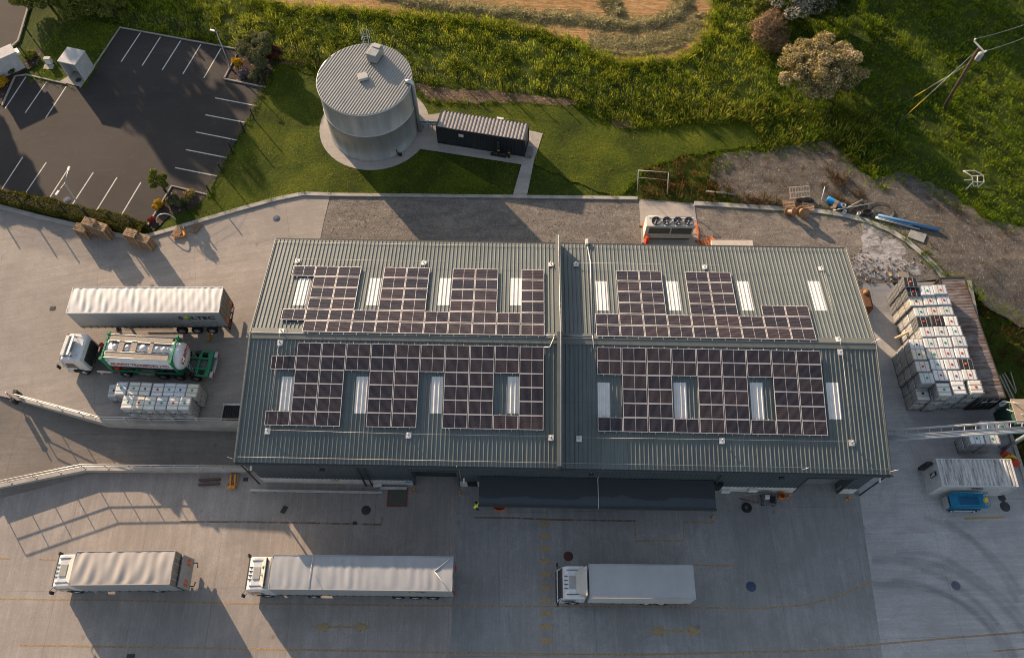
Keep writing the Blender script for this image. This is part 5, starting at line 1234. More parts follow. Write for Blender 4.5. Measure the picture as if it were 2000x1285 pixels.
# ================================================================ LIQUID TOTES
_ = 0
IBCW = M('tote_plastic', (.68, .69, .685), .42, var=.10, scale=2.5, dirt=.22, dirtcol=(.30, .29, .26), rnd=.26, spec=.4)
_g = [n for n in IBCW.node_tree.nodes if n.type == 'BSDF_PRINCIPLED'][0]; _nt = IBCW.node_tree; _src = _g.inputs['Base Color'].links[0].from_socket
_oi = _nt.nodes.new('ShaderNodeObjectInfo'); _m = _nt.nodes.new('ShaderNodeMath'); _m.operation = 'FRACT'; _m2 = _nt.nodes.new('ShaderNodeMath'); _m2.operation = 'MULTIPLY'; _m2.inputs[1].default_value = 7.3; _nt.links.new(_oi.outputs['Random'], _m2.inputs[0]); _nt.links.new(_m2.outputs[0], _m.inputs[0])
_r = _nt.nodes.new('ShaderNodeValToRGB'); _r.color_ramp.elements[0].color = (1, 1, 1, 1); _r.color_ramp.elements[1].color = (1.0, .88, .68, 1); _r.color_ramp.elements[0].position = .45; _nt.links.new(_m.outputs[0], _r.inputs[0])
_x = _nt.nodes.new('ShaderNodeMix'); _x.data_type = 'RGBA'; _x.blend_type = 'MULTIPLY'; _x.inputs[0].default_value = 1; _nt.links.new(_src, _x.inputs[6]); _nt.links.new(_r.outputs[0], _x.inputs[7]); _nt.links.new(_x.outputs[2], _g.inputs['Base Color'])
IBCB = M('tote_black_plastic', (.022, .021, .022), .5, spec=.4, dirt=.15)
CAGE = M('tote_cage_steel', (.30, .31, .32), .55, .2, var=.15, dirt=.3)
CAPS = {'green': M('cap_green', (.02, .28, .16), .5), 'red': M('cap_red', (.46, .04, .025), .5), 'blue': M('cap_blue', (.06, .11, .19), .5), 'black': BLACKM, 'orange': M('cap_orange', (.62, .13, .02), .5)}
def make_tote():
    t = thing('liquid_tote', 'tote', 'liquid tote', (0, 0, 0))
    mb = MB(); mb.rbox(-.488, .488, -.588, .588, .15, 1.135, .085); tk_ = mb.build('tank', IBCW, t)
    mb = MB()
    xs = np.linspace(-.49, .49, 7); ys = np.linspace(-.59, .59, 8)
    for x in xs:
        for y in (-.595, .595): mb.bb(x - .017, x + .017, y - .012, y + .012, .12, 1.09)
    for y in ys[1:-1]:
        for x in (-.495, .495): mb.bb(x - .012, x + .012, y - .017, y + .017, .12, 1.09)
    for z in (.16, .38, .62, .86, 1.08):
        for y in (-.608, .608): mb.bb(-.5, .5, y - .012, y + .012, z - .02, z + .02)
        for x in (-.508, .508): mb.bb(x - .012, x + .012, -.6, .6, z - .02, z + .02)
    for y in (-.22, .22): mb.bb(-.5, .5, y - .022, y + .022, 1.138, 1.155)
    mb.build('cage', CAGE, t)
    mb = MB()
    for y in (-.53, 0, .53): mb.bb(-.5, .5, y - .06, y + .06, .0, .03); 
    for x in (-.42, 0, .42):
        for y in (-.53, 0, .53): mb.bb(x - .07, x + .07, y - .06, y + .06, .03, .11)
    mb.bb(-.5, .5, -.6, .6, .11, .135); mb.build('pallet', M('tote_pallet', (.07, .07, .07), .8), t)
    mb = MB(); mb.lathe([(.095, 1.10), (.105, 1.13), (.10, 1.165), (.085, 1.175), (0, 1.176)], 12); mb.build('cap', CAPS['green'], t)
    mb = MB(); mb.bb(-.16, .16, -.623, -.617, .5, .86); mb.build('notice_plate', M('tote_plate', (.46, .46, .45), .5), t)
    mb = MB(); mb.tube([(0, -.5, .22), (0, -.64, .22)], .05, 8); mb.build('valve', CAPS['black'], t)
    return t
TOTE = make_tote(); tote_used = False; NT = 0
def tote(p, z, rz, cap, black, label, group, sx=1.0):
    global tote_used, NT
    if tote_used: o = dup(TOTE)
    else: o = TOTE; tote_used = True
    j = random.Random(NT); NT += 1
    o.location = (p.x + j.uniform(-.02, .02), p.y + j.uniform(-.02, .02), z); o.rotation_euler = (0, 0, rz + R(j.uniform(-1.5, 1.5))); o.scale = (sx, 1, 1); o['label'] = label; o['group'] = group
    for c_ in o.children:
        n = c_.name.split('.')[0]
        if n == 'cap': c_.material_slots[0].link = 'OBJECT'; c_.material_slots[0].material = CAPS[cap]
        if n == 'tank': c_.material_slots[0].link = 'OBJECT'; c_.material_slots[0].material = IBCB if black else IBCW
    return o
Z6 = lambda x, y: (1720 + x / 4.282, 520 + y / 4.282)
g, r, b, k, o_ = 'green', 'red', 'blue', 'black', 'orange'
ROWS = [(3, [((250, 130), o_, 1)]), (3, [((275, 212), r, 1), ((390, 202), g, 0), ((500, 192), o_, 0)]), (3, [((298, 290), k, 0), ((415, 285), r, 0), ((530, 280), r, 0)]),
        (3, [((335, 376), g, 0), ((447, 370), r, 0), ((552, 367), g, 0)]), (3, [((362, 462), r, 1), ((482, 450), r, 1), ((590, 455), r, 0)]), (3, [((395, 548), r, 0), ((508, 543), b, 0), ((625, 540), g, 0)]),
        (3, [((302, 650), k, 0), ((423, 640), g, 0), ((542, 635), g, 0), ((663, 628), b, 0)]), (3, [((325, 737), k, 0), ((447, 729), g, 0), ((562, 725), r, 0), ((682, 723), r, 0)]),
        (3, [((353, 832), r, 0), ((480, 819), g, 0), ((597, 817), r, 0), ((715, 815), o_, 1)]), (3, [((390, 930), g, 0), ((507, 908), r, 0), ((632, 914), b, 0), ((748, 905), r, 0)])]
HT = 1.178; G1 = 'liquid totes in the tall stack beside the rusty container'
for ri, (tiers, cols) in enumerate(ROWS):
    zb = gzr(at(*Z6(*cols[0][0]), 2.5).y - .5)
    for ci, (xy, cap, bl) in enumerate(cols):
        p = at(*Z6(*xy), zb + tiers * HT)
        for tr_ in range(tiers):
            top = tr_ == tiers - 1
            if not top and ci > 0: continue
            colr = 'black' if (bl and (top or ri < 2)) else 'white'
            lab = ('%s tote, %s cap, %s row back to front, %s from warehouse, tall stack' % (colr, cap, ORD[ri], ORD[ci])) if top else ('%s tote in %s tier under the %s row, warehouse side of tall stack' % (colr, ['bottom', 'middle'][tr_ if tiers == 3 else 0], ORD[ri]))
            tote(p, zb + tr_ * HT, R(90) if ri < 6 else R(90), cap, colr == 'black', lab, G1)
for ci, (xy, cap, tiers) in enumerate([((355, 1062), k, 2), ((532, 1028), g, 3), ((658, 1014), k, 3), ((797, 1005), r, 3)]):
    p = at(*Z6(*xy), -D + tiers * HT)
    for tr_ in range(tiers):
        top = tr_ == tiers - 1
        tote(p, -D + tr_ * HT, R(0), cap, False, ('white tote with %s cap topping the %s pile of the front row, tall stack' % (cap, ORD[ci])) if top else ('white tote, %s tier in the %s pile of the front row, tall stack' % (['bottom', 'middle'][tr_], ORD[ci])), G1, 1.12)
Z7 = lambda x, y: (1720 + x / 5.354, 780 + y / 5.354)
G2 = 'liquid totes under the pipe bridge'
for ci, (xy, row) in enumerate([((1125, 282), 'rear'), ((1280, 282), 'rear'), ((1008, 405), 'front'), ((1168, 405), 'front')]):
    p = at(*Z7(*xy), -D + 2 * HT)
    for tr_ in (0, 1):
        tote(p, -D + tr_ * HT, R(90), g, False, 'white tote, %s tier, %s pile of the %s row by the pipe bridge' % (['bottom', 'top'][tr_], ['left', 'right'][ci % 2], row), G2)
Z3 = lambda x, y: (80 + x / 5.714, 640 + y / 5.714)
G3 = 'liquid totes in the two rows beside the tanker lorry'
BK = [((895, 672), g), ((1030, 674), g), ((1160, 682), b), ((1297, 686), r), ((1430, 687), g), ((1555, 692), b), ((1683, 698), g)]
FR = [((965, 822), g), ((1088, 828), r), ((1213, 834), g), ((1342, 838), g), ((1473, 836), r), ((1600, 842), g)]
for nm, lst in (('rear', BK), ('front', FR)):
    for ci, (xy, cap) in enumerate(lst):
        p = at(*Z3(*xy), 2 * HT)
        for tr_ in (0, 1):
            tote(p, tr_ * HT, R(-2), cap, False, 'white tote, %s tier, %s cap, %s from left, %s row beside tanker' % (['bottom', 'top'][tr_], cap, ORD[ci], nm), G3, .955)
tote(at(*Z3(812, 700), HT), 0, R(4), k, False, 'lone low white tote at the left end of the rows beside the tanker', G3, .955)

# ================================================================ PALLETS
def make_pallet():
    mb = MB()
    for y in (-.36, -.18, 0, .18, .36): mb.bb(-.6, .6, y - .047, y + .047, .122, .144)
    for x in (-.53, 0, .53):
        mb.bb(x - .07, x + .07, -.4, .4, .10, .1215)
        for y in (-.34, 0, .34): mb.bb(x - .07, x + .07, y - .06, y + .06, .022, .0995)
    for y in (-.34, 0, .34): mb.bb(-.6, .6, y - .06, y + .06, .0, .0215)
    return tag(mb.build('wooden_pallet', WOOD), 'wooden pallet', 'pallet')
PAL = make_pallet(); pal_used = False
def pallet(p, z, rz, label, group=None):
    global pal_used
    if pal_used: o = PAL.copy(); COL.objects.link(o)
    else: o = PAL; pal_used = True
    o.location = (p.x, p.y, z); o.rotation_euler = (0, 0, rz); o['label'] = label
    if group: o['group'] = group
    elif 'group' in o: del o['group']
    return o
Z5 = lambda x, y: (80 + x / 2.676, 380 + y / 2.676)
rj = random.Random(3)
for xy, n, nm, rz in (((245, 142), 14, 'tallest pile left of the hedge lamp', R(-17)), ((306, 166), 12, 'second pile along the hedge', R(-19)), ((205, 172), 9, 'lowest pile along the hedge', R(-17)), ((465, 200), 13, 'pile near the hedge end', R(-19)), ((532, 226), 11, 'pile closest to the white hoop', R(-21))):
    p = at(*Z5(*xy), n * .145)
    for i in range(n):
        q = p + Vector((rj.uniform(-.03, .03), rj.uniform(-.03, .03), 0)); pallet(q, .005 + i * .145, rz + R(rj.uniform(-2, 2)) + (PI if rj.random() < .5 else 0), 'wooden pallet, %s from the bottom of the %s' % (ORD[i], nm), 'wooden pallets piled by the hedge')
pallet(at(*Z5(715, 192), .25), .12, R(72), 'pale wooden pallet resting on orange pallet truck forks near white hoop')
pallet(at(*Z5(808, 170), .15), .005, R(66), 'single flat wooden pallet against the kerb beside the orange forks')
q_ = [at(1541, 365.5, .9), at(1581, 363, .9), at(1583, 384, .25), at(1543, 388, .25)]; mb = MB()
def _g(u, v): return q_[0].lerp(q_[1], u).lerp(q_[3].lerp(q_[2], u), v)
for i in range(8):
    u = .03 + .94 * i / 7; mb.tube([_g(u, 0), _g(u, 1)], .045, 4, sm=False)
for v_ in (.02, .5, .98): mb.tube([_g(0, v_) + Vector((0, 0, -.05)), _g(1, v_) + Vector((0, 0, -.05))], .06, 4, sm=False)
tag(mb.build('slatted_pallet', M('pale_pallet_wood', (.50, .42, .33), .85, var=.25, scale=4)), 'pale slatted pallet propped on the scrub above the broken brown pallets', 'pallet')
pallet(at(1541, 400, .15), .05, R(-5), 'brown pallet lying on the kerb left of the cable drums'); pallet(at(1578, 404, .2), .12, R(-12), 'brown pallet lying on the kerb behind the cable drums')
PO = M('lift_orange', (.60, .24, .03), .5, dirt=.2)
def pallet_truck(p, rz, label):
    t = thing('pallet_truck', label, 'pallet truck', p, rz); mb = MB()
    for s in (-.18, .18): mb.bb(-.6, .55, s - .075, s + .075, .06, .11)
    mb.bb(.5, .72, -.28, .28, .05, .35); mb.build('forks', PO, t, bevel=.01)
    mb = MB(); mb.tube([(.66, 0, .3), (.85, 0, 1.0)], .025, 6); mb.tube([(.85, -.18, 1.0), (.85, .18, 1.0)], .02, 6); mb.build('handle', PO, t)
    for s in (-.12, .12): mb = MB(); mb.lathe([(0, -.03), (.09, -.03), (.09, .03), (0, .03)], 12, (.62, s, .09), 'Y'); mb.build('wheel', RUBBER, t)
    return t
pallet_truck(at(*Z5(720, 218), .05), R(18), 'orange pallet truck under a pallet near the white hoop')
a = at(*Z5(610, 150), 0); b_ = at(*Z5(706, 132), 0); d = b_ - a
mb = MB(); pts = [a + d * (.5 - .5 * math.cos(PI * i / 14)) + Vector((0, 0, 1.25 * math.sin(PI * i / 14))) for i in range(15)]; mb.tube(pts, .045, 8); tag(mb.build('steel_hoop', WHITE), 'white steel hoop arching over the planting at the kerb', 'hoop')
p = at(456, 940, -D); pallet(p, -D, R(86), 'wooden pallet carrying orange pallet truck at the warehouse front corner'); pallet_truck(p + Vector((0, .0, .145)), R(-84), 'orange pallet truck standing on a pallet by the ramp wall')
def beam(x0, y0, x1, y1, label):
    a, b = at(x0, y0, -D + .15), at(x1, y1, -D + .15); d = b - a; L = d.length; mb = MB(); m = Matrix.Translation((a.x, a.y, -D)) @ Matrix.Rotation(math.atan2(d.y, d.x), 4, 'Z')
    mb.bb(0, L, -.09, .09, 0, .015); mb.bb(0, L, -.006, .006, .015, .165); mb.bb(0, L, -.09, .09, .165, .18); mb.xform(m); return tag(mb.build('steel_beam', M('rusty_beam', (.11, .065, .05), .8, dirt=.3)), label, 'beam', 'steel beams by the ramp wall')
beam(388, 937, 430, 935, 'rusty steel beam nearest the ramp wall'); beam(387, 946, 429, 943.5, 'rusty steel beam lying further out from the ramp wall')
# ================================================================ WALLS, RAILINGS, FENCES
def wallrun(label, pts, th, ztop, zbot, side):
    t = MB(); n = len(pts)
    for i in range(n - 1):
        a, b = Vector(pts[i][:2]), Vector(pts[i + 1][:2]); q = (b - a).normalized(); nn = Vector((-q.y, q.x)) * th
        a2 = a + nn; b2 = b + nn
        t.hexa([(a.x, a.y, zbot), (b.x, b.y, zbot), (b2.x, b2.y, zbot), (a2.x, a2.y, zbot)], [(a.x, a.y, ztop(a.x)), (b.x, b.y, ztop(b.x)), (b2.x, b2.y, ztop(b2.x)), (a2.x, a2.y, ztop(a2.x))])
    o = t.build('retaining_wall', CONCW); return tag(o, label, 'wall')
lw_top = lambda x: interp([(-44, -.05), (-35.8, -.38), (-22, -.48)], x)
uw_top = lambda x: .16
wallrun('concrete retaining wall on the totes side of the ramp, carrying a railing', [(p.x, p.y) for p in UW], .32, uw_top, -1.8, 1)
wallrun('low concrete wall between the ramp and the front yard, carrying a railing', [(p.x, p.y) for p in LW], .34, lw_top, -1.8, 1)
RAILM = M('railing_zinc', (.52, .50, .47), .42, .5, var=.1)
def railing(label, pts, ztop, off, h=1.0, step=2.0):
    P = [Vector((p[0], p[1])) for p in pts]; root = thing('railing', label, 'railing', (P[0].x, P[0].y, ztop(P[0].x))); O = root.location
    Q = []
    for i, p in enumerate(P):
        a = P[max(0, i - 1)]; b = P[min(len(P) - 1, i + 1)]; q = (b - a).normalized(); Q.append(p + Vector((-q.y, q.x)) * off)
    for hh in (h * .52, h):
        mb = MB(); mb.tube([(p.x, p.y, ztop(p.x) + hh) for p in Q], .04, 8); mb.build('rail', RAILM, root, O)
    for i in range(len(Q) - 1):
        L = (Q[i + 1] - Q[i]).length; n = max(1, round(L / step))
        for k_ in range(n + (1 if i == len(Q) - 2 else 0)):
            p = Q[i] + (Q[i + 1] - Q[i]) * (k_ / n); z = ztop(p.x); mb = MB(); mb.tube([(p.x, p.y, z), (p.x, p.y, z + h)], .035, 6); mb.bb(p.x - .08, p.x + .08, p.y - .08, p.y + .08, z + .001, z + .02); mb.build('post', RAILM, root, O)
railing('galvanised double railing along the ramp wall below the white totes', [(p.x, p.y) for p in UW], uw_top, .17)
railing('galvanised double railing along the low wall facing the front yard', [(p.x, p.y) for p in LW], lw_top, .17)
# end posts and striped barrier pole at the head of the ramp
for xy, lab in (((33, 767), 'black square bollard at the head of the ramp, railing side'), ((27, 783), 'black square bollard at the head of the ramp, nearer the ramp')):
    p = at(*xy, .5); o = thing('bollard', lab, 'bollard', (p.x, p.y, 0)); mb = MB(); mb.bb(-.14, .14, -.14, .14, 0, .8); mb.build('bollard_post', BLACKM, o, bevel=.02); mb = MB(); mb.bb(-.16, .16, -.16, .16, .79, .85); mb.build('cap', CHASSIS, o)
a, b = at(24, 777, .4), at(11, 766, 1.3); o = thing('striped_pole', 'short red and white striped pole beside the bollards at the ramp head', 'pole', (a.x, a.y, 0)); mb = MB(); v = (b - a)
mb.tube([(0, 0, .0), (0, 0, .4)], .05, 6); 
for i in range(6): mb.tube([Vector((0, 0, .4)) + v * (i / 6), Vector((0, 0, .4)) + v * ((i + 1) / 6)], .05, 6, i % 2)
mb.build('pole', [RED, WHITE], o)
FENM = M('fence_black', (.012, .014, .013), .6)
def fence(label, pts, h=1.8, z=0.0, step=None, mesh=True, posts=None, zf=None):
    P = [Vector((p.x, p.y)) for p in pts]; root = thing('mesh_fence', label, 'fence', (P[0].x, P[0].y, z)); O = Vector((P[0].x, P[0].y, z))
    for i in range(len(P) - 1):
        d = P[i + 1] - P[i]; L = d.length; n = max(1, round(L / step)) if step else 1
        for k_ in range(n + (1 if i == len(P) - 2 else 0)):
            p = P[i] + d * (k_ / n) - O.xy; mb = MB(); mb.bb(p.x - .045, p.x + .045, p.y - .045, p.y + .045, 0, h + .1); mb.build('post', FENM, root)
        if mesh:
            mb = MB(); q = P[i] - O.xy; nn = int(L / .20); u_ = d.normalized()
            for k_ in range(nn):
                p = q + u_ * (k_ * L / nn); mb.bb(p.x - .007, p.x + .007, p.y - .007, p.y + .007, .05, h)
            for zz in np.arange(.1, h + .01, .28):
                a = q; b = q + d; s = Vector((-u_.y, u_.x)) * .005; mb.hexa([(a.x - s.x, a.y - s.y, zz - .006), (b.x - s.x, b.y - s.y, zz - .006), (b.x + s.x, b.y + s.y, zz - .006), (a.x + s.x, a.y + s.y, zz - .006)], [(a.x - s.x, a.y - s.y, zz + .006), (b.x - s.x, b.y - s.y, zz + .006), (b.x + s.x, b.y + s.y, zz + .006), (a.x + s.x, a.y + s.y, zz + .006)])
            mb.build('mesh_panel', FENM, root)
    return root
k = 2.988
fence('black mesh fence between car park and tank lawn', [at(x, y) for x, y in ((545, 118), (520, 165), (497, 234), (479, 260), (456, 300), (436, 340), (413, 382), (365, 410))], 1.6)
fence('black mesh fence behind the hedge at the foot of the car park', [at(x, y) for x, y in ((-20, 390), (50, 406), (92, 416), (136, 424), (180, 431), (224, 440), (268, 449))], 2.0)
fence('black mesh fence between car park and field', [at(x, y) for x, y in ((160, 22), (232, 42), (272, 48), (312, 52), (350, 60), (392, 68), (428, 78), (470, 84), (520, 98))], 1.6)
fence('black mesh fence between lawn and rough grass behind the tank', [at(x, y) for x, y in ((545, 112), (582, 108), (626, 122), (700, 140), (805, 147), (850, 154), (895, 160), (938, 168), (982, 176), (1027, 183))], 1.5)
fence('black post fence running through the rough grass right of the tank', [at(x, y) for x, y in ((1027, 183), (1071, 183), (1094, 184), (1116, 185), (1140, 187), (1164, 187), (1187, 188), (1210, 188), (1234, 189), (1258, 190), (1282, 190), (1306, 191), (1330, 191), (1356, 194), (1382, 196))], 1.5, mesh=False)
fence('black mesh fence along the entrance road verge', [at(x, y) for x, y in ((110, -20), (62, 73), (48, 105), (32, 138), (-30, 190))], 1.5, mesh=False)
fence('sagging wire fence with dark posts across the lower meadow', [at(x, y) for x, y in ((1550, 200), (1620, 222), (1700, 232), (1748, 246), (1800, 262), (1850, 272), (1900, 285), (1960, 300), (2030, 318))], 1.1, mesh=False)

# ================================================================ SMALL BUILDINGS AND POLES
c = [at(x, y, 2.4) for x, y in ((131, 94), (165.5, 100.5), (147.5, 126), (111.5, 117))]; mid = sum(c, Vector()) / 4; dx = (c[1] - c[0] + c[2] - c[3]) / 2; rz = math.atan2(dx.y, dx.x)
ht = thing('substation_hut', 'small white concrete hut with open front on the verge by the car park', 'hut', (mid.x, mid.y, .0), rz)
HUT = M('hut_white', (.40, .40, .40), .75, dirt=.25)
mb = MB(); h = 1.02; mb.bb(-h, -h + .14, -h, h, 0, 2.28); mb.bb(h - .14, h, -h, h, 0, 2.28); mb.bb(-h + .14, h - .14, h - .14, h, 0, 2.28); mb.build('wall', HUT, ht)
mb = MB(); mb.bb(-h - .05, h + .05, -h - .08, h + .05, 2.28, 2.40); mb.build('roof', HUT, ht, bevel=.03)
mb = MB(); mb.bb(-h + .18, h - .18, -.25, -.2, .25, 2.2); mb.build('door', M('hut_door', (.22, .25, .26), .5), ht)
o = sheet('concrete_pad', [Vector((p.x, p.y)) for p in W2([(150, 140), (185, 128), (158, 171), (117, 160)])], .05, C_PD, 2)
c = at(95, 120, .3); o = thing('meter_cabinet', 'small white cabinet on the grass beside the concrete hut', 'cabinet', (c.x, c.y, 0)); mb = MB(); mb.bb(-.35, .35, -.2, .25, 0, .75); mb.build('body', HUT, o, bevel=.03); mb = MB(); mb.bb(-.3, .3, -.22, -.2, .08, .66); mb.build('door', OFFWHITE, o); mb = MB(); mb.bb(-.5, .55, -.9, -.22, 0, .06); mb.build('plinth', CONCW, o)
c = [at(x, y, 2.3) for x, y in ((-50, 110), (9, 84), (29, 105), (-30, 140))]; mid = sum(c, Vector()) / 4; dx = (c[1] - c[0]); rz = math.atan2(dx.y, dx.x)
o = thing('flat_roof_shed', 'white flat roofed shed cut by the left edge above the car park', 'shed', (mid.x, mid.y, 0), rz); mb = MB(); mb.bb(-2.0, 1.9, -.65, .65, 0, 2.2); mb.build('wall', HUT, o); mb = MB(); mb.bb(-2.1, 2.0, -.75, .75, 2.2, 2.3); mb.build('roof', HUT, o); mb = MB(); mb.bb(1.9, 2.3, -.5, .3, 1.6, 1.9); mb.build('hood', OFFWHITE, o)
LAMPM = M('lamp_post_grey', (.36, .37, .36), .5, .3)
def lamp(base, top, heads, H, label):
    b = at(*base); o = thing('lamp_post', label, 'lamp post', b); t = at(*top, H) - b
    mb = MB(); mb.tube([(0, 0, 0), (t.x, t.y, H)], .07, 8, r1=.045); mb.lathe([(.12, 0), (.12, .35), (.07, .4)], 10); mb.build('pole', LAMPM, o)
    for hx, hy in heads:
        e = at(hx, hy, H + .02) - b; mb = MB(); mb.tube([(t.x, t.y, H - .03), (e.x, e.y, H + .02)], .03, 6); a = mb.build('arm', LAMPM, o)
        d = (e - t); d.z = 0; d.normalize(); mb = MB(); mb.box((e.x, e.y, H + .02), (.55, .22, .10), math.atan2(d.y, d.x)); mb.build('lamp_head', WHITE, a, bevel=.02)
lamp((450, 133), (422, 62), [(415, 60)], 3.5, 'single headed lamp post at the planted corner of the car park')
lamp((168, 421), (126, 358), [(134, 330), (112, 377)], 3.9, 'twin headed lamp post beside the hedge at the foot of the car park')
# electricity pole
b = at(1843, 211); pl = thing('power_pole', 'tall dark timber electricity pole leaning in the meadow with stay wires', 'power pole', b)
PT_ = at(1911, 95, 8.0) - b; TIMB = M('pole_timber', (.085, .05, .038), .85, var=.3, scale=3)
mb = MB(); mb.tube([(0, 0, -.2), (PT_.x * .5, PT_.y * .5, 4.0), (PT_.x, PT_.y, 8.0)], .17, 10, r1=.12); mb.build('pole', TIMB, pl)
ca_, cb_ = at(1904, 78, 8.0) - b, at(1925, 101, 8.0) - b; ca_.z = cb_.z = 7.85
mb = MB(); d = cb_ - ca_; m_ = (ca_ + cb_) / 2; mb.box(m_, (d.length, .12, .12), math.atan2(d.y, d.x)); cr = mb.build('crossarm', STEEL, pl)
for e in (ca_, cb_):
    mb = MB(); mb.lathe([(.06, 0), (.09, .05), (.06, .10), (.09, .15), (.05, .22), (0, .23)], 10, (e.x, e.y, 7.92)); mb.build('insulator', WHITE, cr)
mb = MB(); q = at(1914, 107, 7.3) - b; mb.lathe([(0, 6.55), (.26, 6.58), (.28, 6.65), (.28, 7.35), (.24, 7.42), (0, 7.44)], 14, (q.x + .1, q.y + .05, 0)); mb.build('transformer', M('transformer_grey', (.30, .32, .34), .5, .2), pl)
for e, f in ((ca_, (2060, 30)), (cb_, (2060, 52))):
    q = at(*f, 7.6) - b; mb = MB(); pts = [Vector((e.x, e.y, 8.1)).lerp(Vector((q.x, q.y, 7.9)), t) - Vector((0, 0, 1.2 * t * (1 - t))) for t in np.linspace(0, 1, 9)]; mb.tube(pts, .018, 4); mb.build('conductor', STEEL, pl)
YG = M('stay_guard_yellow', (.58, .40, .05), .5)
for top, gnd, h in (((1909, 98), (1757, 238), 7.7), ((1893, 124), (1768, 200), 6.2)):
    p0 = at(*top, h) - b; p1 = at(*gnd, 0) - b; mb = MB(); mb.tube([p0, p1], .016, 4); s_ = mb.build('stay_wire', STEEL, pl)
    mb = MB(); mb.tube([p0.lerp(p1, .66), p0.lerp(p1, .86)], .035, 6); mb.build('stay_guard', YG, s_)
# pipe bridge from the warehouse gable to beyond the right edge
BRG = M('bridge_white', (.42, .42, .42), .5, dirt=.2)
zb = 4.0; A0, A1 = at(1727, 842, zb), at(2060, 819, zb); B0, B1 = at(1729, 860, zb), at(2060, 840, zb)
pb = thing('pipe_bridge', 'white pipe bridge with parallel pipes crossing from warehouse gable to the right edge', 'pipe bridge', (A0.x, A0.y, 0)); O = Vector((A0.x, A0.y, 0))
mb = MB(); mb.tube([A0 + Vector((0, 0, .25)), A1 + Vector((0, 0, .25))], .05, 6); mb.tube([A0, A1], .05, 6); mb.build('top_rail', BRG, pb, O)
for i, t in enumerate((.55, .70, .85, 1.0)):
    a, b = A0.lerp(B0, t) + Vector((0, 0, .05)), A1.lerp(B1, t) + Vector((0, 0, .05)); mb = MB(); mb.tube([a, b], (.07, .05, .05, .075)[i], 8); mb.build('pipe', (BRG, STEEL, BRG, M('blue_white_pipe', (.36, .40, .43), .4))[i], pb, O)
mb = MB()
for i in range(15):
    t = .06 + i * .068; a, b = A0.lerp(A1, t), B0.lerp(B1, t); mb.tube([a, b + Vector((0, 0, -.06))], .035, 5); mb.tube([a, a + Vector((0, 0, .25))], .03, 5)
mb.tube([B0 + Vector((0, 0, -.1)), B1 + Vector((0, 0, -.1))], .05, 6); mb.build('cross_bar', BRG, pb, O)
f = at(1960, 877, -D); mb = MB(); mb.tube([(f.x, f.y, -D), (f.x, f.y, zb - .1)], .17, 12); mb.bb(f.x - .3, f.x + .3, f.y - .3, f.y + .3, -D, -D + .06); mb.build('support_post', M('post_grey', (.26, .28, .30), .5, .3), pb, O)
mb = MB(); mb.tube([(f.x, f.y, zb - .15), (A0.lerp(A1, (f.x - A0.x) / (A1.x - A0.x)) + Vector((0, 0, -.1)))], .07, 6); mb.build('bracket', STEEL, pb, O)
# right edge: a hut with a pale roof, beside a pile of planks
c = at(1995, 803, 2.0); o = thing('plant_hut', 'green walled hut with pale flat roof at the right edge by the pipe bridge', 'hut', (c.x + .8, c.y, -D)); mb = MB(); mb.bb(-1.3, 1.3, -1.0, 1.0, 0, 2.9); mb.build('wall', M('hut_green', (.03, .07, .055), .6), o); mb = MB(); mb.bb(-1.4, 1.4, -1.1, 1.1, 2.9, 3.0); mb.build('roof', M('hut_beige', (.33, .26, .19), .8), o)
mb = MB(); mb.tube([(-1.6, 1.0, 2.6), (-1.0, .6, 3.3), (1.5, -.6, 3.4)], .05, 6); mb.tube([(-1.6, .4, 2.4), (-.6, -.5, 3.2), (1.5, -1.2, 3.3)], .05, 6); mb.build('pipework', STEEL, o)
c = at(1957, 789, -.4); o = thing('valve_box', 'small pale box on the kerb between rusty container and green hut', 'box', (c.x, c.y, -D)); mb = MB(); mb.bb(-.35, .35, -.3, .3, .0, .75); mb.build('body', OFFWHITE, o, bevel=.03); mb = MB(); mb.tube([(-.2, 0, .76), (.1, 0, 1.0), (.5, -.2, 1.0)], .05, 6); mb.build('pipe', STEEL, o)
for i, (a, b, w_) in enumerate((((1952, 733), (1978, 786), .16), ((1958, 731), (1982, 783), .14), ((1962, 728), (1984, 768), .10), ((1974, 727), (1985, 764), .08))):
    p, q = at(*a, -.6 + .1 * i), at(*b, -.6 + .1 * i); d = q - p; mb = MB(); mb.box((p + q) / 2, (d.length, w_, .06), math.atan2(d.y, d.x)); tag(mb.build('timber_plank', GREYW), ('widest grey plank nearest the rusty container at the right edge', 'second grey plank in the row beside the rusty container', 'short grey plank third out from the rusty container', 'thin pale plank furthest from the rusty container')[i], 'plank', 'planks beside the rusty container')
for i, (x, y, m_, lab) in enumerate(((1967, 888, M('barrier_red', (.50, .05, .03), .5), 'red plastic barrier block next to the pipe bridge post'), (1974, 893, M('barrier_yellow', (.62, .42, .03), .5), 'yellow plastic barrier block between two red ones by the kerb'), (1981, 903, MATS['barrier_red'], 'red plastic barrier block furthest along the kerb from the pipe bridge'))):
    c = at(x, y, -D + .3); mb = MB(); mb.hexa([(-.42, -.22, 0), (.42, -.22, 0), (.42, .22, 0), (-.42, .22, 0)], [(-.36, -.08, .6), (.36, -.08, .6), (.36, .08, .6), (-.36, .08, .6)]); mb.bb(-.2, .2, -.1, .1, .6, .68); o = mb.build('barrier_block', m_, None, bevel=.02); o.location = (c.x, c.y, -D); o.rotation_euler = (0, 0, R(-40 + 10 * i)); tag(o, lab, 'barrier')

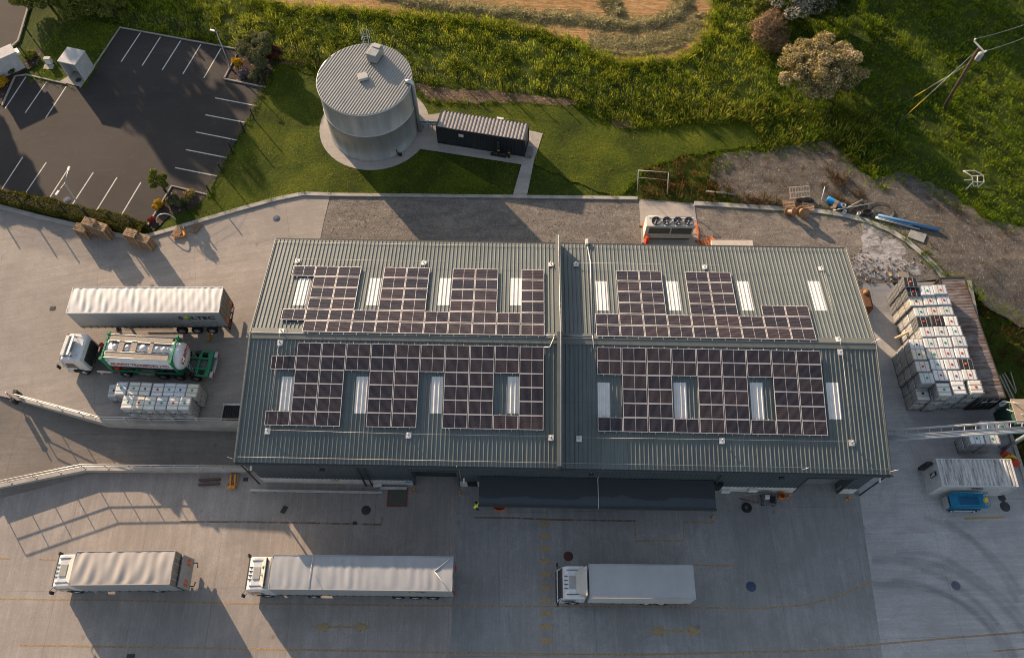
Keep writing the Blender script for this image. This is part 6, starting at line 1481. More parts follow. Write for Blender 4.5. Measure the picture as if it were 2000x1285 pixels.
# ================================================================ SCRAP ALONG THE CURVED KERB
def spool(x, y, r, w_, tilt, label, rz):
    c = at(x, y, r); o = thing('cable_drum', label, 'cable drum', (c.x, c.y, .0), rz, 'cable drums on the kerb'); WD = M('drum_wood', (.30, .17, .085), .85, var=.35, scale=4)
    A = Matrix.Translation((0, 0, r)) @ Matrix.Rotation(tilt, 4, 'X')
    for s in (-1, 1): mb = MB(); mb.lathe([(0, s * w_ / 2), (r, s * w_ / 2), (r, s * (w_ / 2 - .05)), (0, s * (w_ / 2 - .05))], 24, (0, 0, 0), 'Y'); mb.xform(A); mb.build('flange', WD, o)
    mb = MB(); mb.lathe([(r * .52, -w_ / 2), (r * .52, w_ / 2)], 18, (0, 0, 0), 'Y'); mb.xform(A); mb.build('core', M('drum_core', (.36, .24, .14), .85, var=.3, scale=4), o)
spool(1544, 414, .42, .8, R(-38), 'smaller cable drum with pale flange on the kerb', R(55)); spool(1568, 414, .52, .85, R(-38), 'larger brown cable drum beside the smaller one on the kerb', R(8))
a = at(1602, 400, .1); q = at(1611, 365, 1.4); d = q - a; o = thing('leaning_pole', 'thin white pole sticking up from the scrub above the scrap', 'pole', a); mb = MB(); mb.tube([(0, 0, 0), d], .04, 6); mb.build('shaft', WHITE, o); mb = MB(); mb.tube([(0, 0, -.05), d * .06], .06, 6); mb.build('foot', ORANGE, o)
BLUEP = M('bright_blue_plastic', (.02, .24, .58), .4)
c = at(1624, 394, .3); mb = MB(); mb.lathe([(0, -.5), (.30, -.5), (.32, -.4), (.32, .4), (.30, .5), (0, .5)], 16, (0, 0, .32), 'X'); o = mb.build('plastic_barrel', BLUEP); o.location = (c.x, c.y, .05); o.rotation_euler = (0, 0, R(-35)); tag(o, 'bright blue plastic barrel lying on its side in the scrap', 'barrel')
c = at(1640, 401, .2); mb = MB(); mb.bb(-.5, .4, -.25, .25, 0, .35); o = mb.build('plastic_drum', M('dull_blue', (.07, .17, .30), .5), None, bevel=.06); o.location = (c.x, c.y, .05); o.rotation_euler = (0, 0, R(-25)); tag(o, 'dull blue rounded drum behind the bright blue barrel', 'drum')
c = at(1631, 400, .5); mb = MB(); mb.bb(-.18, .18, -.5, .4, 0, .05); mb.bb(-.3, .1, -.65, -.45, -.02, .03); o = mb.build('cardboard_sheet', M('cardboard', (.30, .20, .12), .9)); o.location = (c.x, c.y, .66); o.rotation_euler = (R(8), 0, R(-30)); tag(o, 'brown cardboard sheet draped across the blue barrels', 'cardboard')
for x, y, r_, h_, m_, lab in ((1648, 401, .22, .45, OFFWHITE, 'white bucket at the end of the blue barrels'), (1650, 413, .18, .35, OFFWHITE, 'white bucket on the kerb below the long grey pole'), (1678, 416, .16, .4, WHITE, 'small white can beside the black hose coil')):
    c = at(x, y, h_); mb = MB(); mb.lathe([(r_ * .85, 0), (r_, h_), (r_ * .93, h_), (r_ * .8, .05), (0, .05)], 14); o = mb.build('bucket', m_); o.location = (c.x, c.y, .05); tag(o, lab, 'bucket')
def pole(a, b, r_, z, m_, lab, name='scrap_pipe', cat='pipe'):
    p, q = at(*a, z), at(*b, z); mb = MB(); n = 12 if r_ > .1 else 8; mb.tube([p, q], r_, n); o = mb.build(name, m_); return tag(o, lab, cat)
pole((1628, 411), (1708, 396), .045, .35, STEEL, 'long thin grey pole lying over the scrap towards the hoop')
pole((1652, 408), (1684, 391), .09, .2, GREYW, 'weathered timber post lying in the scrub behind the grey pole', 'timber_post', 'post')
pole((1715, 421), (1834, 449), .17, .22, M('blue_pipe', (.06, .17, .33), .4, var=.15), 'thick long blue pipe lying outside the curved kerb')
pole((1709, 426), (1796, 448), .08, .12, M('pale_pipe', (.30, .36, .38), .45), 'pale grey pipe lying next to the thick blue pipe')
pole((1710, 424), (1782, 441), .06, .12, STEEL, 'thin steel pipe squeezed between the blue and pale pipes')
c = at(1720, 413, .05); mb = MB(); 
for dr in (0, .06, .12): mb.tube([((1.15 + dr) * math.cos(a), .95 * (1 + dr) * math.sin(a), .05 + dr * .5) for a in np.linspace(0, 2 * PI, 30, endpoint=False)], .022, 5, closed=True)
o = mb.build('hose_coil', M('grey_hose', (.12, .12, .115), .6)); o.location = (c.x, c.y, .02); tag(o, 'wide loop of thin grey hose lying on the stony ground', 'hose')
c = at(1692, 416, .1); mb = MB()
for i in range(5): mb.tube([((.62 - .05 * i) * math.cos(a), (.42 - .03 * i) * math.sin(a), .05 + .06 * i) for a in np.linspace(0, 2 * PI, 20, endpoint=False)], .035, 5, closed=True)
o = mb.build('hose_coil', M('black_hose', (.03, .03, .032), .5)); o.location = (c.x, c.y, .02); tag(o, 'small black hose coil near the ends of the pipes', 'hose')
c = at(1572, 391, .1); mb = MB()
for i in range(4): mb.tube([((.9 - .08 * i) * math.cos(a), (.34 - .03 * i) * math.sin(a), .05 + .05 * i) for a in np.linspace(0, 2 * PI, 20, endpoint=False)], .03, 5, closed=True)
o = mb.build('hose_coil', MATS['black_hose']); o.location = (c.x, c.y, .02); tag(o, 'flattened black hose coil just below the pale pallet', 'hose')
q = W2([(1779, 449), (1810, 458), (1804, 474), (1773, 463)], .1); mb = MB(); mb.prism([(p.x, p.y) for p in q][::-1], -.05, .12); tag(mb.build('concrete_slab', M('grey_slab', (.27, .27, .26), .85, dirt=.15), None), 'flat grey slab lying outside the curved kerb', 'slab')
pole((1378, 374), (1436, 380), .10, .15, GREYW, 'long grey timber baulk half hidden in the scrub', 'timber_baulk', 'timber')
# tubular frames
WT = M('white_tube', (.50, .50, .48), .5, .2)
z = 1.9; o = thing('pipe_gateway', 'upright rectangular pipe frame standing in the scrub by the kerb', 'frame', at(1245, 374)); O = o.location.copy()
a, b = at(1245, 374), at(1303, 380); ta, tb = at(1247, 333, 2.2), at(1306, 337, 2.2)
for p, q in ((a, ta), (b, tb)): mb = MB(); mb.tube([p, q], .045, 6); mb.build('upright', WT, o, O)
for t in (1.0, .66): mb = MB(); mb.tube([a.lerp(ta, t), b.lerp(tb, t)], .035 if t == 1 else .025, 6); mb.build('crossbar', WT if t == 1 else GREYW, o, O)
o = thing('tube_trestle', 'white tubular frame lying on its side in the lower meadow', 'frame', at(1900, 352)); O = o.location.copy()
P_ = lambda x, y, z_: at(x, y, z_)
for pts in ([P_(1881, 334, .6), P_(1904, 333.5, .6), P_(1921, 343, .5), P_(1922, 356, .5), P_(1912, 364, .3), P_(1901, 364, .3)], [P_(1881, 334, .9), P_(1898, 344, .7), P_(1901, 355, .6), P_(1886, 371, .1)], [P_(1898, 344, .7), P_(1921, 343, .6)], [P_(1901, 355, .6), P_(1922, 356, .5)], [P_(1909, 343, .7), P_(1909, 364, .4)], [P_(1883, 352, .5), P_(1901, 351, .7)], [P_(1898, 344, .7), P_(1901, 364, .3)]):
    mb = MB(); mb.tube(pts, .05, 6); mb.build('tube', WT, o, O)
# rubble where the gravel runs out
V, Fc = [], []
mats_ = [M('rubble_stone', (.27, .235, .20), .95, var=.4, scale=9), M('rubble_wood', (.22, .165, .115), .9, var=.4, scale=7)]
rr = random.Random(5); mb = MB()
for i in range(300):
    x = rr.gauss(1738, 36); y = rr.gauss(530, 13)
    if i % 3 == 0: x = rr.uniform(1655, 1700); y = rr.uniform(478, 552)
    if not (1655 < x < 1832 and 490 < y < 556): continue
    p = at(x, y, -.3); zz = zg(p.x, p.y) + .02; s_ = rr.choice((.04, .05, .06, .08, .11)); e = Euler((rr.uniform(-.5, .5), rr.uniform(-.5, .5), rr.uniform(0, 6)))
    mb.box((p.x, p.y, zz + s_ * .3), (s_ * rr.uniform(.8, 2.6), s_ * rr.uniform(.6, 1.1), s_ * rr.uniform(.4, .8)), mi=1 if rr.random() < .35 else 0, rot=e.to_matrix())
o = mb.build('rubble', mats_); tag(o, kind='stuff')
mb = MB(); rr = random.Random(8)
for i in range(1500):
    x = rr.uniform(640, 1700); y = rr.uniform(388, 480)
    p = at(x, y, 0)
    if 12.3 < p.x < 18.2 and p.y > 42: continue
    s_ = rr.choice((.02, .025, .03, .05)); mb.box((p.x, p.y, zg(p.x, p.y) + s_ * .3), (s_ * 1.6, s_, s_), rot=Euler((rr.uniform(-.5, .5), rr.uniform(-.5, .5), rr.uniform(0, 6))).to_matrix())
o = mb.build('gravel_stones', M('loose_stone', (.22, .19, .16), .95, var=.4, scale=5)); tag(o, kind='stuff')
c = at(1747, 545, -.2); mb = MB(); mb.lathe([(0, -.32), (.34, -.32), (.40, -.2), (.40, .2), (.34, .32), (.2, .32), (.2, -.3)], 18, (0, 0, .4), 'Y'); o = mb.build('old_tyre', RUBBER); o.location = (c.x, c.y, -.55); o.rotation_euler = (R(60), 0, R(20)); tag(o, 'black tyre in the rubble behind the tall tote stack', 'tyre')
c = at(1767, 533, .2); mb = MB(); mb.bb(-.5, .5, -.35, .35, 0, .55); o = mb.build('scrap_box', M('scrap_grey', (.22, .20, .17), .8), None, bevel=.03); o.location = (c.x, c.y, -.6); o.rotation_euler = (0, 0, R(-4)); tag(o, 'grey lidded box in the rubble above the tote stack', 'box')
a, b = at(1731, 527, .0), at(1739, 540, -.3); mb = MB(); d = b - a; mb.box((a + b) / 2, (d.length, .28, .12), math.atan2(d.y, d.x)); tag(mb.build('timber_offcut', M('fresh_timber', (.52, .38, .22), .85)), 'pale timber offcut standing out in the rubble', 'timber')
a, b = at(1748, 661, .0), at(1782, 645, .9); mb = MB(); mb.tube([a, b], .12, 8); o = mb.build('leaning_timber', M('pale_timber', (.48, .37, .24), .85)); tag(o, 'pale round timber leaning on the warehouse side of the tall totes', 'timber')
c = at(1689, 588, .2); o = thing('rusty_tank', 'rust brown tank standing close to the warehouse gable', 'tank', (c.x, c.y, gzr(c.y))); RT = M('rust_brown', (.13, .06, .03), .85, var=.4, scale=3, dirt=.5)
mb = MB(); mb.rbox(-.55, .55, -1.1, 1.1, 0, 1.35, .3); mb.build('body', RT, o); mb = MB(); mb.lathe([(.25, 1.34), (.25, 1.45), (0, 1.46)], 12, (0, .6, 0)); mb.build('lid', M('rust_orange', (.30, .14, .05), .8), o)

# ================================================================ FRONT YARD THINGS
def cover(x, y, z, r_, m_, label, sq=False):
    c = at(x, y, z); mb = MB()
    if sq: mb.bb(-r_, r_, -r_ * .8, r_ * .8, 0, .022); mb.bb(-r_ * .8, r_ * .8, -.03, .03, .0221, .03)
    else:
        mb.lathe([(r_ + .06, .0), (r_ + .05, .018), (r_, .02), (r_ - .02, .012), (r_ - .04, .022), (0, .024)], 28)
        for a in range(4): mb.box((r_ * .5 * math.cos(a * PI / 2), r_ * .5 * math.sin(a * PI / 2), .026), (.10, .04, .008), a * PI / 2)
    o = mb.build('manhole_cover', m_); o.location = (c.x, c.y, z + .003); return tag(o, label, 'manhole cover')
MB1 = M('cover_dark', (.045, .05, .05), .8); MB2 = M('cover_blue', (.05, .07, .12), .8); MB3 = M('cover_red', (.085, .035, .032), .8)
cover(715, 996, -D, .33, MB1, 'round dark manhole cover in the yard near the red edged plate')
cover(1110, 1086, -D, .33, MB3, 'round reddish manhole cover beside the smooth roofed rigid lorry')
cover(1467, 1145, -D, .34, MB2, 'round blue manhole cover out in the shaded yard right of the lorries')
cover(1867, 1143, -D, .30, M('cover_pale_blue', (.11, .125, .17), .8), 'round pale blue manhole cover among the curved tyre marks')
cover(1963, 989, -D, .36, MB1, 'round dark manhole cover behind the blue scissor lift'); cover(1957, 972, -D, .26, MB1, 'smaller dark manhole cover against the white container corner')
cover(540, 427, 0, .30, MB2, 'round blue manhole cover on the rear yard near the gravel'); cover(131, 391, 0.012, .33, MB2, 'round blue manhole cover on the car park by the twin lamp')
cover(103, 602, 0, .24, MB1, 'small square drain cover left of the curtain trailer', True); cover(255, 1283, -D, .3, MB1, 'square dark drain cover at the bottom edge', True)
cover(153, 157, .055, .26, MB1, 'round dark manhole cover on the hut pad'); cover(480, 936, -D, .2, MB1, 'small square drain by the warehouse front corner', True); cover(693, 1021, -D, .17, MB1, 'tiny square cover on the brown yard line', True)
c = at(555, 995, -D); mb = MB(); mb.bb(-.2, .2, -.32, .32, 0, .03)
for i in range(5): mb.bb(-.18, .18, -.28 + i * .13, -.22 + i * .13, .031, .045)
o = mb.build('drain_grate', MB1); o.location = (c.x, c.y, -D); o.rotation_euler = (0, 0, R(-25)); tag(o, 'skewed dark drain grate alone in the left front yard', 'drain grate')
p = at(453, 806, 0); o = thing('light_well', 'dark sunken light well beside the warehouse gable', 'light well', p); mb = MB(); mb.bb(-.75, .85, -.8, .75, .004, .03); mb.build('pit_shade', DARK, o)  # flat plate, the shade down in the well put into its colour
mb = MB()
for i in range(9): mb.bb(-.75 + i * .2, -.70 + i * .2, -.8, .75, .031, .055)
mb.build('grating', CHASSIS, o); mb = MB(); mb.bb(-.85, -.75, -.9, .85, 0, .1); mb.bb(-.75, .9, .75, .85, 0, .1); mb.bb(-.75, .9, -.9, -.8, 0, .1); mb.build('kerb_frame', CONCW, o)
a, b = at(436, 789, .5), at(468, 790, .5); o = thing('guard_rail', 'short white guard rail by the light well', 'guard rail', (a.x, a.y, 0)); mb = MB(); mb.tube([(0, 0, .5), (1.9, 0, .5)], .04, 6); mb.tube([(0, 0, .25), (1.9, 0, .25)], .03, 6); mb.build('rail', WHITE, o); mb = MB(); mb.tube([(0, 0, 0), (0, 0, .5)], .04, 6); mb.build('post', WHITE, o)
a, b = at(489, 957, -D + .35), at(746, 962, -D + .35); o = thing('wheel_stop_rail', 'long low white rail in front of the warehouse plinth', 'rail', (a.x, a.y, -D), R(-1)); L = (b - a).length; mb = MB(); mb.bb(0, L, -.09, .09, .25, .42); mb.build('rail', M('rail_offwhite', (.46, .45, .43), .6, dirt=.3), o, bevel=.02)
for i in range(7): mb = MB(); x = .2 + i * (L - .4) / 6; mb.bb(x - .06, x + .06, -.06, .06, 0, .25); mb.build('post', CHASSIS, o)
a = at(742, 951, -D + .5); mb = MB(); mb.bb(0, 2.2, -.1, .1, .0, .16); o = mb.build('white_kerb_beam', MATS['rail_offwhite']); o.location = (a.x, a.y, -D + .1); tag(o, 'short white beam behind the red edged plate', 'beam')
q = W2([(758, 953), (797, 952), (796, 990), (757, 989.5)], -D); o = thing('loading_plate', 'grey plate with red edges set into the yard at the warehouse front', 'loading plate', (q[0].x, q[3].y, -D)); w_, h_ = q[1].x - q[0].x, q[0].y - q[3].y
mb = MB(); mb.bb(.06, w_ - .06, .06, h_ - .06, .004, .03); mb.build('plate', M('plate_olive', (.11, .105, .085), .7, .2), o); mb = MB(); mb.bb(0, .06, 0, h_, .003, .06); mb.bb(w_ - .06, w_, 0, h_, .003, .06); mb.bb(.06, w_ - .06, 0, .05, .003, .05); mb.bb(.06, w_ - .06, h_ - .06, h_, .003, .06); mb.build('edge', M('plate_red', (.32, .05, .035), .6), o)
for x, y, lab in ((809, 958, 'orange bollard at the left jamb of the slate roller door'), (898, 962, 'orange bollard at the right jamb of the slate roller door'), (1541, 968, 'orange bollard left of the grey roller door'), (1657, 972, 'orange bollard right of the grey roller door'), (1394, 1008, 'short orange bollard alone at the corner of the yellow line')):
    c = at(x, y, -D + .5); h_ = .9 if x != 1394 else .35; o = thing('bollard', lab, 'bollard', (c.x, c.y, -D), 0, 'orange bollards along the warehouse front'); mb = MB(); mb.lathe([(.09, 0), (.09, h_), (.07, h_ + .05), (0, h_ + .06)], 12); mb.build('bollard_post', M('bollard_orange', (.58, .24, .05), .6, var=.3, scale=8, dirt=.4), o); mb = MB(); mb.lathe([(.096, h_ * .55), (.096, h_ * .75)], 12); mb.build('band', BLACKM if x != 1541 else RED, o)
c = at(1526, 968, -D + .3); mb = MB(); mb.lathe([(.24, 0), (.28, .6), (.26, .62), (.24, .1), (0, .1)], 16); o = mb.build('orange_bin', ORANGE); o.location = (c.x, c.y, -D); tag(o, 'round rust orange bin against the plinth left of the grey door', 'bin')
c = at(976, 984, -D + .5); mb = MB(); mb.lathe([(.50, 0), (.62, .5), (.60, .52), (.55, .45), (.42, .06), (0, .06)], 26); o = mb.build('orange_tub', ORANGE); o.location = (c.x, c.y - .05, -D); o.scale = (1.0, .8, 1); tag(o, 'round orange tub half under the canopy edge', 'tub')
# scrap trolley and tyre
c = at(1500, 976, -D + .3); o = thing('work_trolley', 'grey work trolley loaded with pipes against the right plinth', 'trolley', (c.x, c.y, -D), R(-3)); mb = MB(); mb.bb(-.55, .6, -.45, .4, .35, .42); mb.bb(-.5, -.45, -.4, .35, .42, .85); mb.bb(.52, .57, -.4, .35, .42, .85); mb.build('deck', M('trolley_grey', (.17, .17, .175), .6, .3), o)
mb = MB(); mb.bb(-.35, .05, .0, .3, .42, .75); mb.build('engine', OFFWHITE, o, bevel=.03); mb = MB(); mb.bb(.12, .42, -.3, .25, .42, .6); mb.build('battery', BLACKM, o, bevel=.02)
for x in (-.4, .45):
    for y in (-.4, .35): mb = MB(); mb.lathe([(0, -.04), (.17, -.04), (.17, .04), (0, .04)], 14, (x, y, .17), 'Y'); mb.build('wheel', RUBBER, o)
pole((1444, 973), (1482, 982), .06, -D + .5, M('dark_red_pipe', (.13, .05, .04), .6), 'dark red pipe leaning out from the work trolley'); pole((1452, 967), (1508, 961), .04, -D + .6, GREYW, 'pale thin pole lying across the work trolley')
c = at(1458, 992, -D); mb = MB(); mb.lathe([(.18, .02), (.22, .0), (.40, .0), (.42, .08), (.42, .14), (.36, .2), (.22, .2), (.18, .16)], 22); o = mb.build('old_tyre', RUBBER); o.location = (c.x, c.y, -D); tag(o, 'black tyre lying flat in the yard below the work trolley', 'tyre'); 
# wheel chocks behind the parked trailers
for x0, y0, x1, y1, z_, lab in ((410, 649, 407, 667, .12, 'yellow wheel chock bar behind the curtain trailer wheels'), (399, 727, 395, 742, .12, 'yellow bar on the ground behind the tanker lorry')):
    a, b = at(x0, y0, z_), at(x1, y1, z_); d = b - a; mb = MB(); mb.box((a + b) / 2, (d.length, .22, .16), math.atan2(d.y, d.x)); mb.box((a + b) / 2 + Vector((0, 0, .085)), (d.length * .9, .06, .02), math.atan2(d.y, d.x)); tag(mb.build('wheel_stop', M('stop_yellow', (.45, .25, .05), .7, var=.3), None, bevel=.03), lab, 'wheel stop')
# blue scissor lift
c = at(1884, 981, -D + .8); BL = M('lift_blue', (.012, .20, .36), .45, dirt=.12); BLD = M('lift_blue_dark', (.01, .11, .22), .5, dirt=.2)
sl = thing('scissor_lift', 'blue scissor lift folded down beside the white container', 'scissor lift', (c.x, c.y, -D), R(-1))
mb = MB(); mb.bb(-1.35, 1.35, -.52, .52, .22, .55); mb.build('chassis', BLD, sl, bevel=.03)
mb = MB()
for i in range(3):
    for s in (-.4, .4): mb.hexa([(-1.2, s - .03, .6 + .16 * i), (1.2, s - .03, .68 + .16 * i), (1.2, s + .03, .68 + .16 * i), (-1.2, s + .03, .6 + .16 * i)], [(-1.2, s - .03, .70 + .16 * i), (1.2, s - .03, .78 + .16 * i), (1.2, s + .03, .78 + .16 * i), (-1.2, s + .03, .70 + .16 * i)])
mb.build('scissor_arm', BL, sl)
mb = MB(); mb.bb(-1.35, 1.45, -.56, .56, 1.1, 1.18); mb.build('platform', BL, sl); mb = MB(); mb.bb(-.6, .95, -.38, .38, 1.181, 1.20); mb.build('deck_sheet', BLD, sl)
mb = MB()
for zz in (1.55, 1.95):
    mb.tube([(-1.3, -.54, zz), (1.4, -.54, zz), (1.4, .54, zz), (-1.3, .54, zz)], .03, 6, closed=True)
for x in (-1.3, -.6, .1, .75, 1.4):
    for s in (-.54, .54): mb.tube([(x, s, 1.18), (x, s, 1.95)], .025, 5)
mb.bb(-1.35, 1.45, -.58, -.545, 1.18, 1.36); mb.bb(-1.35, 1.45, .545, .58, 1.18, 1.36); mb.build('guard_rail', BL, sl)
mb = MB(); mb.bb(1.1, 1.36, -.2, .12, 1.6, 1.9); mb.build('control_box', M('control_yellow', (.62, .50, .06), .5), sl, bevel=.02); mb = MB(); mb.bb(-1.55, -1.36, -.45, .45, .3, .95); mb.build('step_ladder', STEEL, sl)
for x in (-.95, .95):
    for s in (-1, 1): wheel(sl, x, s * .52, .22, .16, s)
mb = MB(); mb.bb(-1.0, .9, -.60, -.58, .30, .42); mb.build('side_label', WHITE, sl)
# ================================================================ PERSON
def person():
    p = at(933, 992, -D + .1); o = thing('person', 'person in a lime yellow high visibility jacket standing by the canopy corner', 'person', (p.x, p.y, -D), R(60))
    sk = []; ed = []; rad = []
    def v(x, y, z, r_, par=None):
        sk.append((x, y, z)); rad.append(r_); i = len(sk) - 1
        if par is not None: ed.append((par, i))
        return i
    pel = v(0, 0, .96, .175); wai = v(0, .0, 1.12, .185, pel); che = v(0, .02, 1.32, .20, wai); sh = v(0, .02, 1.45, .145, che); nk = v(0, .035, 1.53, .055, sh); hd0 = v(0, .06, 1.60, .075, nk); hd1 = v(0, .065, 1.68, .088, hd0); v(0, .05, 1.755, .06, hd1); v(0, .155, 1.655, .016, hd1)
    for s in (-1, 1):
        hip = v(s * .10, 0, .90, .10, pel); kn = v(s * .11, .05 + s * .07, .50, .068, hip); an = v(s * .11, -.02 + s * .10, .09, .045, kn); v(s * .12, .14 + s * .10, .045, .042, an)
        so = v(s * .22, .02, 1.42, .095, sh); el = v(s * .31, .02, 1.15, .07, so); wr = v(s * .26, .20, .98, .036, el); pm = v(s * .255, .27, .95, .034, wr)
        for k_ in range(4): f1 = v(s * (.235 + .014 * k_), .325 - abs(k_ - 1.3) * .006, .935, .0105, pm); v(s * (.235 + .014 * k_), .36 - abs(k_ - 1.3) * .008, .905, .009, f1)
        t1_ = v(s * .215, .275, .945, .012, pm); v(s * .20, .31, .93, .01, t1_)
    me = bpy.data.meshes.new('person_skeleton'); me.from_pydata(sk, ed, []); b = bpy.data.objects.new('tmp', me); COL.objects.link(b)
    m = b.modifiers.new('s', 'SKIN'); 
    for i, l in enumerate(me.skin_vertices[0].data): l.radius = (rad[i], rad[i] * (.8 if 0 < i < 4 else 1)); l.use_root = i == 0
    m.use_smooth_shade = True; ss_ = b.modifiers.new('u', 'SUBSURF'); ss_.levels = ss_.render_levels = 2
    bpy.context.view_layer.update(); nm = bpy.data.meshes.new_from_object(b.evaluated_get(bpy.context.evaluated_depsgraph_get())); bpy.data.objects.remove(b)
    for m_ in (M('hivis_jacket', (.62, .92, .07), .7, var=.1), M('dark_trousers', (.02, .022, .03), .9), M('skin', (.42, .25, .17), .6), M('work_boot', (.03, .022, .016), .8)): nm.materials.append(m_)
    for f in nm.polygons:
        c_ = f.center; f.use_smooth = True
        f.material_index = 3 if c_.z < .13 else 2 if (c_.z > 1.50 or (c_.y > .21 and abs(c_.x) > .15 and c_.z > .8)) else 1 if (c_.z < .90 and abs(c_.x) < .23) else 0
    bo = bpy.data.objects.new('body', nm); COL.objects.link(bo); bo.parent = o; o.scale = (1.12, 1.12, 1.05)
    mb = MB(); mb.lathe([(.105, 1.645), (.108, 1.70), (.092, 1.765), (.05, 1.80), (0, 1.81)], 16, (0, .045, 0)); mb.build('hair', M('dark_hair', (.035, .018, .012), .8), o)
    mb = MB(); 
    for s in (-1, 1): mb.lathe([(0, .0), (.011, .004), (0, .01)], 8, (s * .032, .147, 1.685), 'Y')
    mb.bb(-.024, .024, .146, .150, 1.612, 1.620); mb.build('face_detail', BLACKM, o)
    mb = MB(); mb.lathe([(.215, 1.10), (.22, 1.15)], 20, (0, 0, 0)); mb.build('reflective_band', M('silver_band', (.6, .6, .6), .4), o)
person()
# ================================================================ VEGETATION
def blades(P, h, spread, n, w, seed=0, lean=.6, tall_var=.5):
    """tufts: n pointed blades at each point of P (k,3)"""
    r_ = np.random.default_rng(seed); k = len(P); N = k * n
    base = np.repeat(P, n, 0); a = r_.uniform(0, 2 * PI, N); fld = .72 + .38 * np.sin(P[:, 0] * 1.15 + 1.7 * np.sin(P[:, 1] * .8)) * np.sin(P[:, 1] * 1.3 + 1.4 * np.sin(P[:, 0] * .9)) + .25 * np.sin(P[:, 0] * 2.9 + P[:, 1] * 2.3); hh = np.repeat(h * np.clip(fld, .28, 1.5) * r_.uniform(1 - tall_var, 1 + tall_var * .6, k), n) * r_.uniform(.6, 1.15, N)
    off = r_.uniform(0, 1, N) ** .6 * spread
    bx = base[:, 0] + np.cos(a) * off; by = base[:, 1] + np.sin(a) * off; bz = base[:, 2]
    ln = r_.uniform(.15, 1.0, N) * lean * hh; b2 = a + r_.uniform(-.7, .7, N)
    tx = bx + np.cos(b2) * ln; ty = by + np.sin(b2) * ln; tz = bz + hh
    px_, py_ = -np.sin(b2) * w * r_.uniform(.6, 1.3, N), np.cos(b2) * w * r_.uniform(.6, 1.3, N)
    mx, my, mz = (bx * .45 + tx * .55), (by * .45 + ty * .55), bz + hh * .72
    v = np.empty((N, 4, 3)); v[:, 0] = np.stack([bx, by, bz - .03], 1); v[:, 1] = np.stack([mx - px_, my - py_, mz], 1); v[:, 2] = np.stack([tx, ty, tz], 1); v[:, 3] = np.stack([mx + px_, my + py_, mz], 1)
    return v.reshape(-1, 3), np.arange(N * 4).reshape(-1, 4)
def scatter(poly, dens, seed, holes=(), z=0.0, clump=None):
    r_ = np.random.default_rng(seed); xs = [p[0] for p in poly]; ys = [p[1] for p in poly]
    n = int((max(xs) - min(xs)) * (max(ys) - min(ys)) * dens); x = r_.uniform(min(xs), max(xs), n); y = r_.uniform(min(ys), max(ys), n)
    k = inpoly(x, y, poly)
    for h in holes: k &= ~inpoly(x, y, h)
    if clump:
        f = np.sin(x * clump + 1.3 * np.sin(y * clump * .7)) * np.sin(y * clump * 1.1 + 1.7 * np.sin(x * clump * .6)); k &= r_.uniform(0, 1, n) < (.55 + .45 * f)
    zf = np.vectorize(z) if callable(z) else (lambda a, b: np.full(a.shape, z))
    x, y = x[k], y[k]
    return np.stack([x, y, zf(x, y) if len(x) else x], 1)
def wp(pts, z=0.0): return [(p.x, p.y) for p in W2(pts, z)]
GR1 = leafmat('tall_grass', [(0.047, 0.090, 0.008), (0.102, 0.180, 0.012), (0.216, 0.298, 0.021), (0.377, 0.424, 0.037), (0.568, 0.501, 0.062)], .3, .35)
GR2 = leafmat('meadow_grass', [(0.038, 0.081, 0.008), (0.076, 0.149, 0.008), (0.154, 0.236, 0.014), (0.296, 0.331, 0.023)], .3, .22)
WEED = leafmat('weeds', [(0.019, 0.029, 0.006), (0.041, 0.055, 0.008), (0.090, 0.078, 0.014), (0.156, 0.090, 0.036), (0.240, 0.096, 0.054)], .25, .6)
fieldp = wp(fp); lawnp = wp(lp + [(1000, 384), (820, 382), (645, 380), (540, 389), (460, 411), (345, 445), (408, 384), (440, 320), (478, 255), (512, 180)]); dirtp = wp(dp)
band = wp([(180, -60), (560, -60), (1520, -60), (1530, 60), (1500, 140), (1500, 230), (1470, 240), (1380, 241), (1290, 249), (1245, 252), (1195, 236), (1165, 232), (1130, 204), (1125, 190), (1040, 184), (960, 176), (850, 168), (800, 156), (640, 140), (540, 112), (470, 96), (380, 78), (236, 50), (170, 20)])
P = scatter(band, 11, 1, [fieldp], 0.0, 1.1)
v, f = blades(P, .46, .34, 9, .024, 1)
o = fast('tall_grass', v, f, GR1); tag(o, kind='stuff')
mead = wp([(1640, -120), (2200, -120), (2200, 460), (2010, 448), (1940, 432), (1900, 405), (1850, 372), (1770, 338), (1700, 345), (1665, 318), (1622, 272), (1560, 282), (1500, 300), (1490, 240), (1560, 210), (1650, 190), (1690, 80)])
P = scatter(mead, 9, 2, [dirtp], 0.0, .8)
v, f = blades(P, .40, .34, 8, .032, 2)
o = fast('meadow_grass', v, f, GR2); tag(o, kind='stuff')
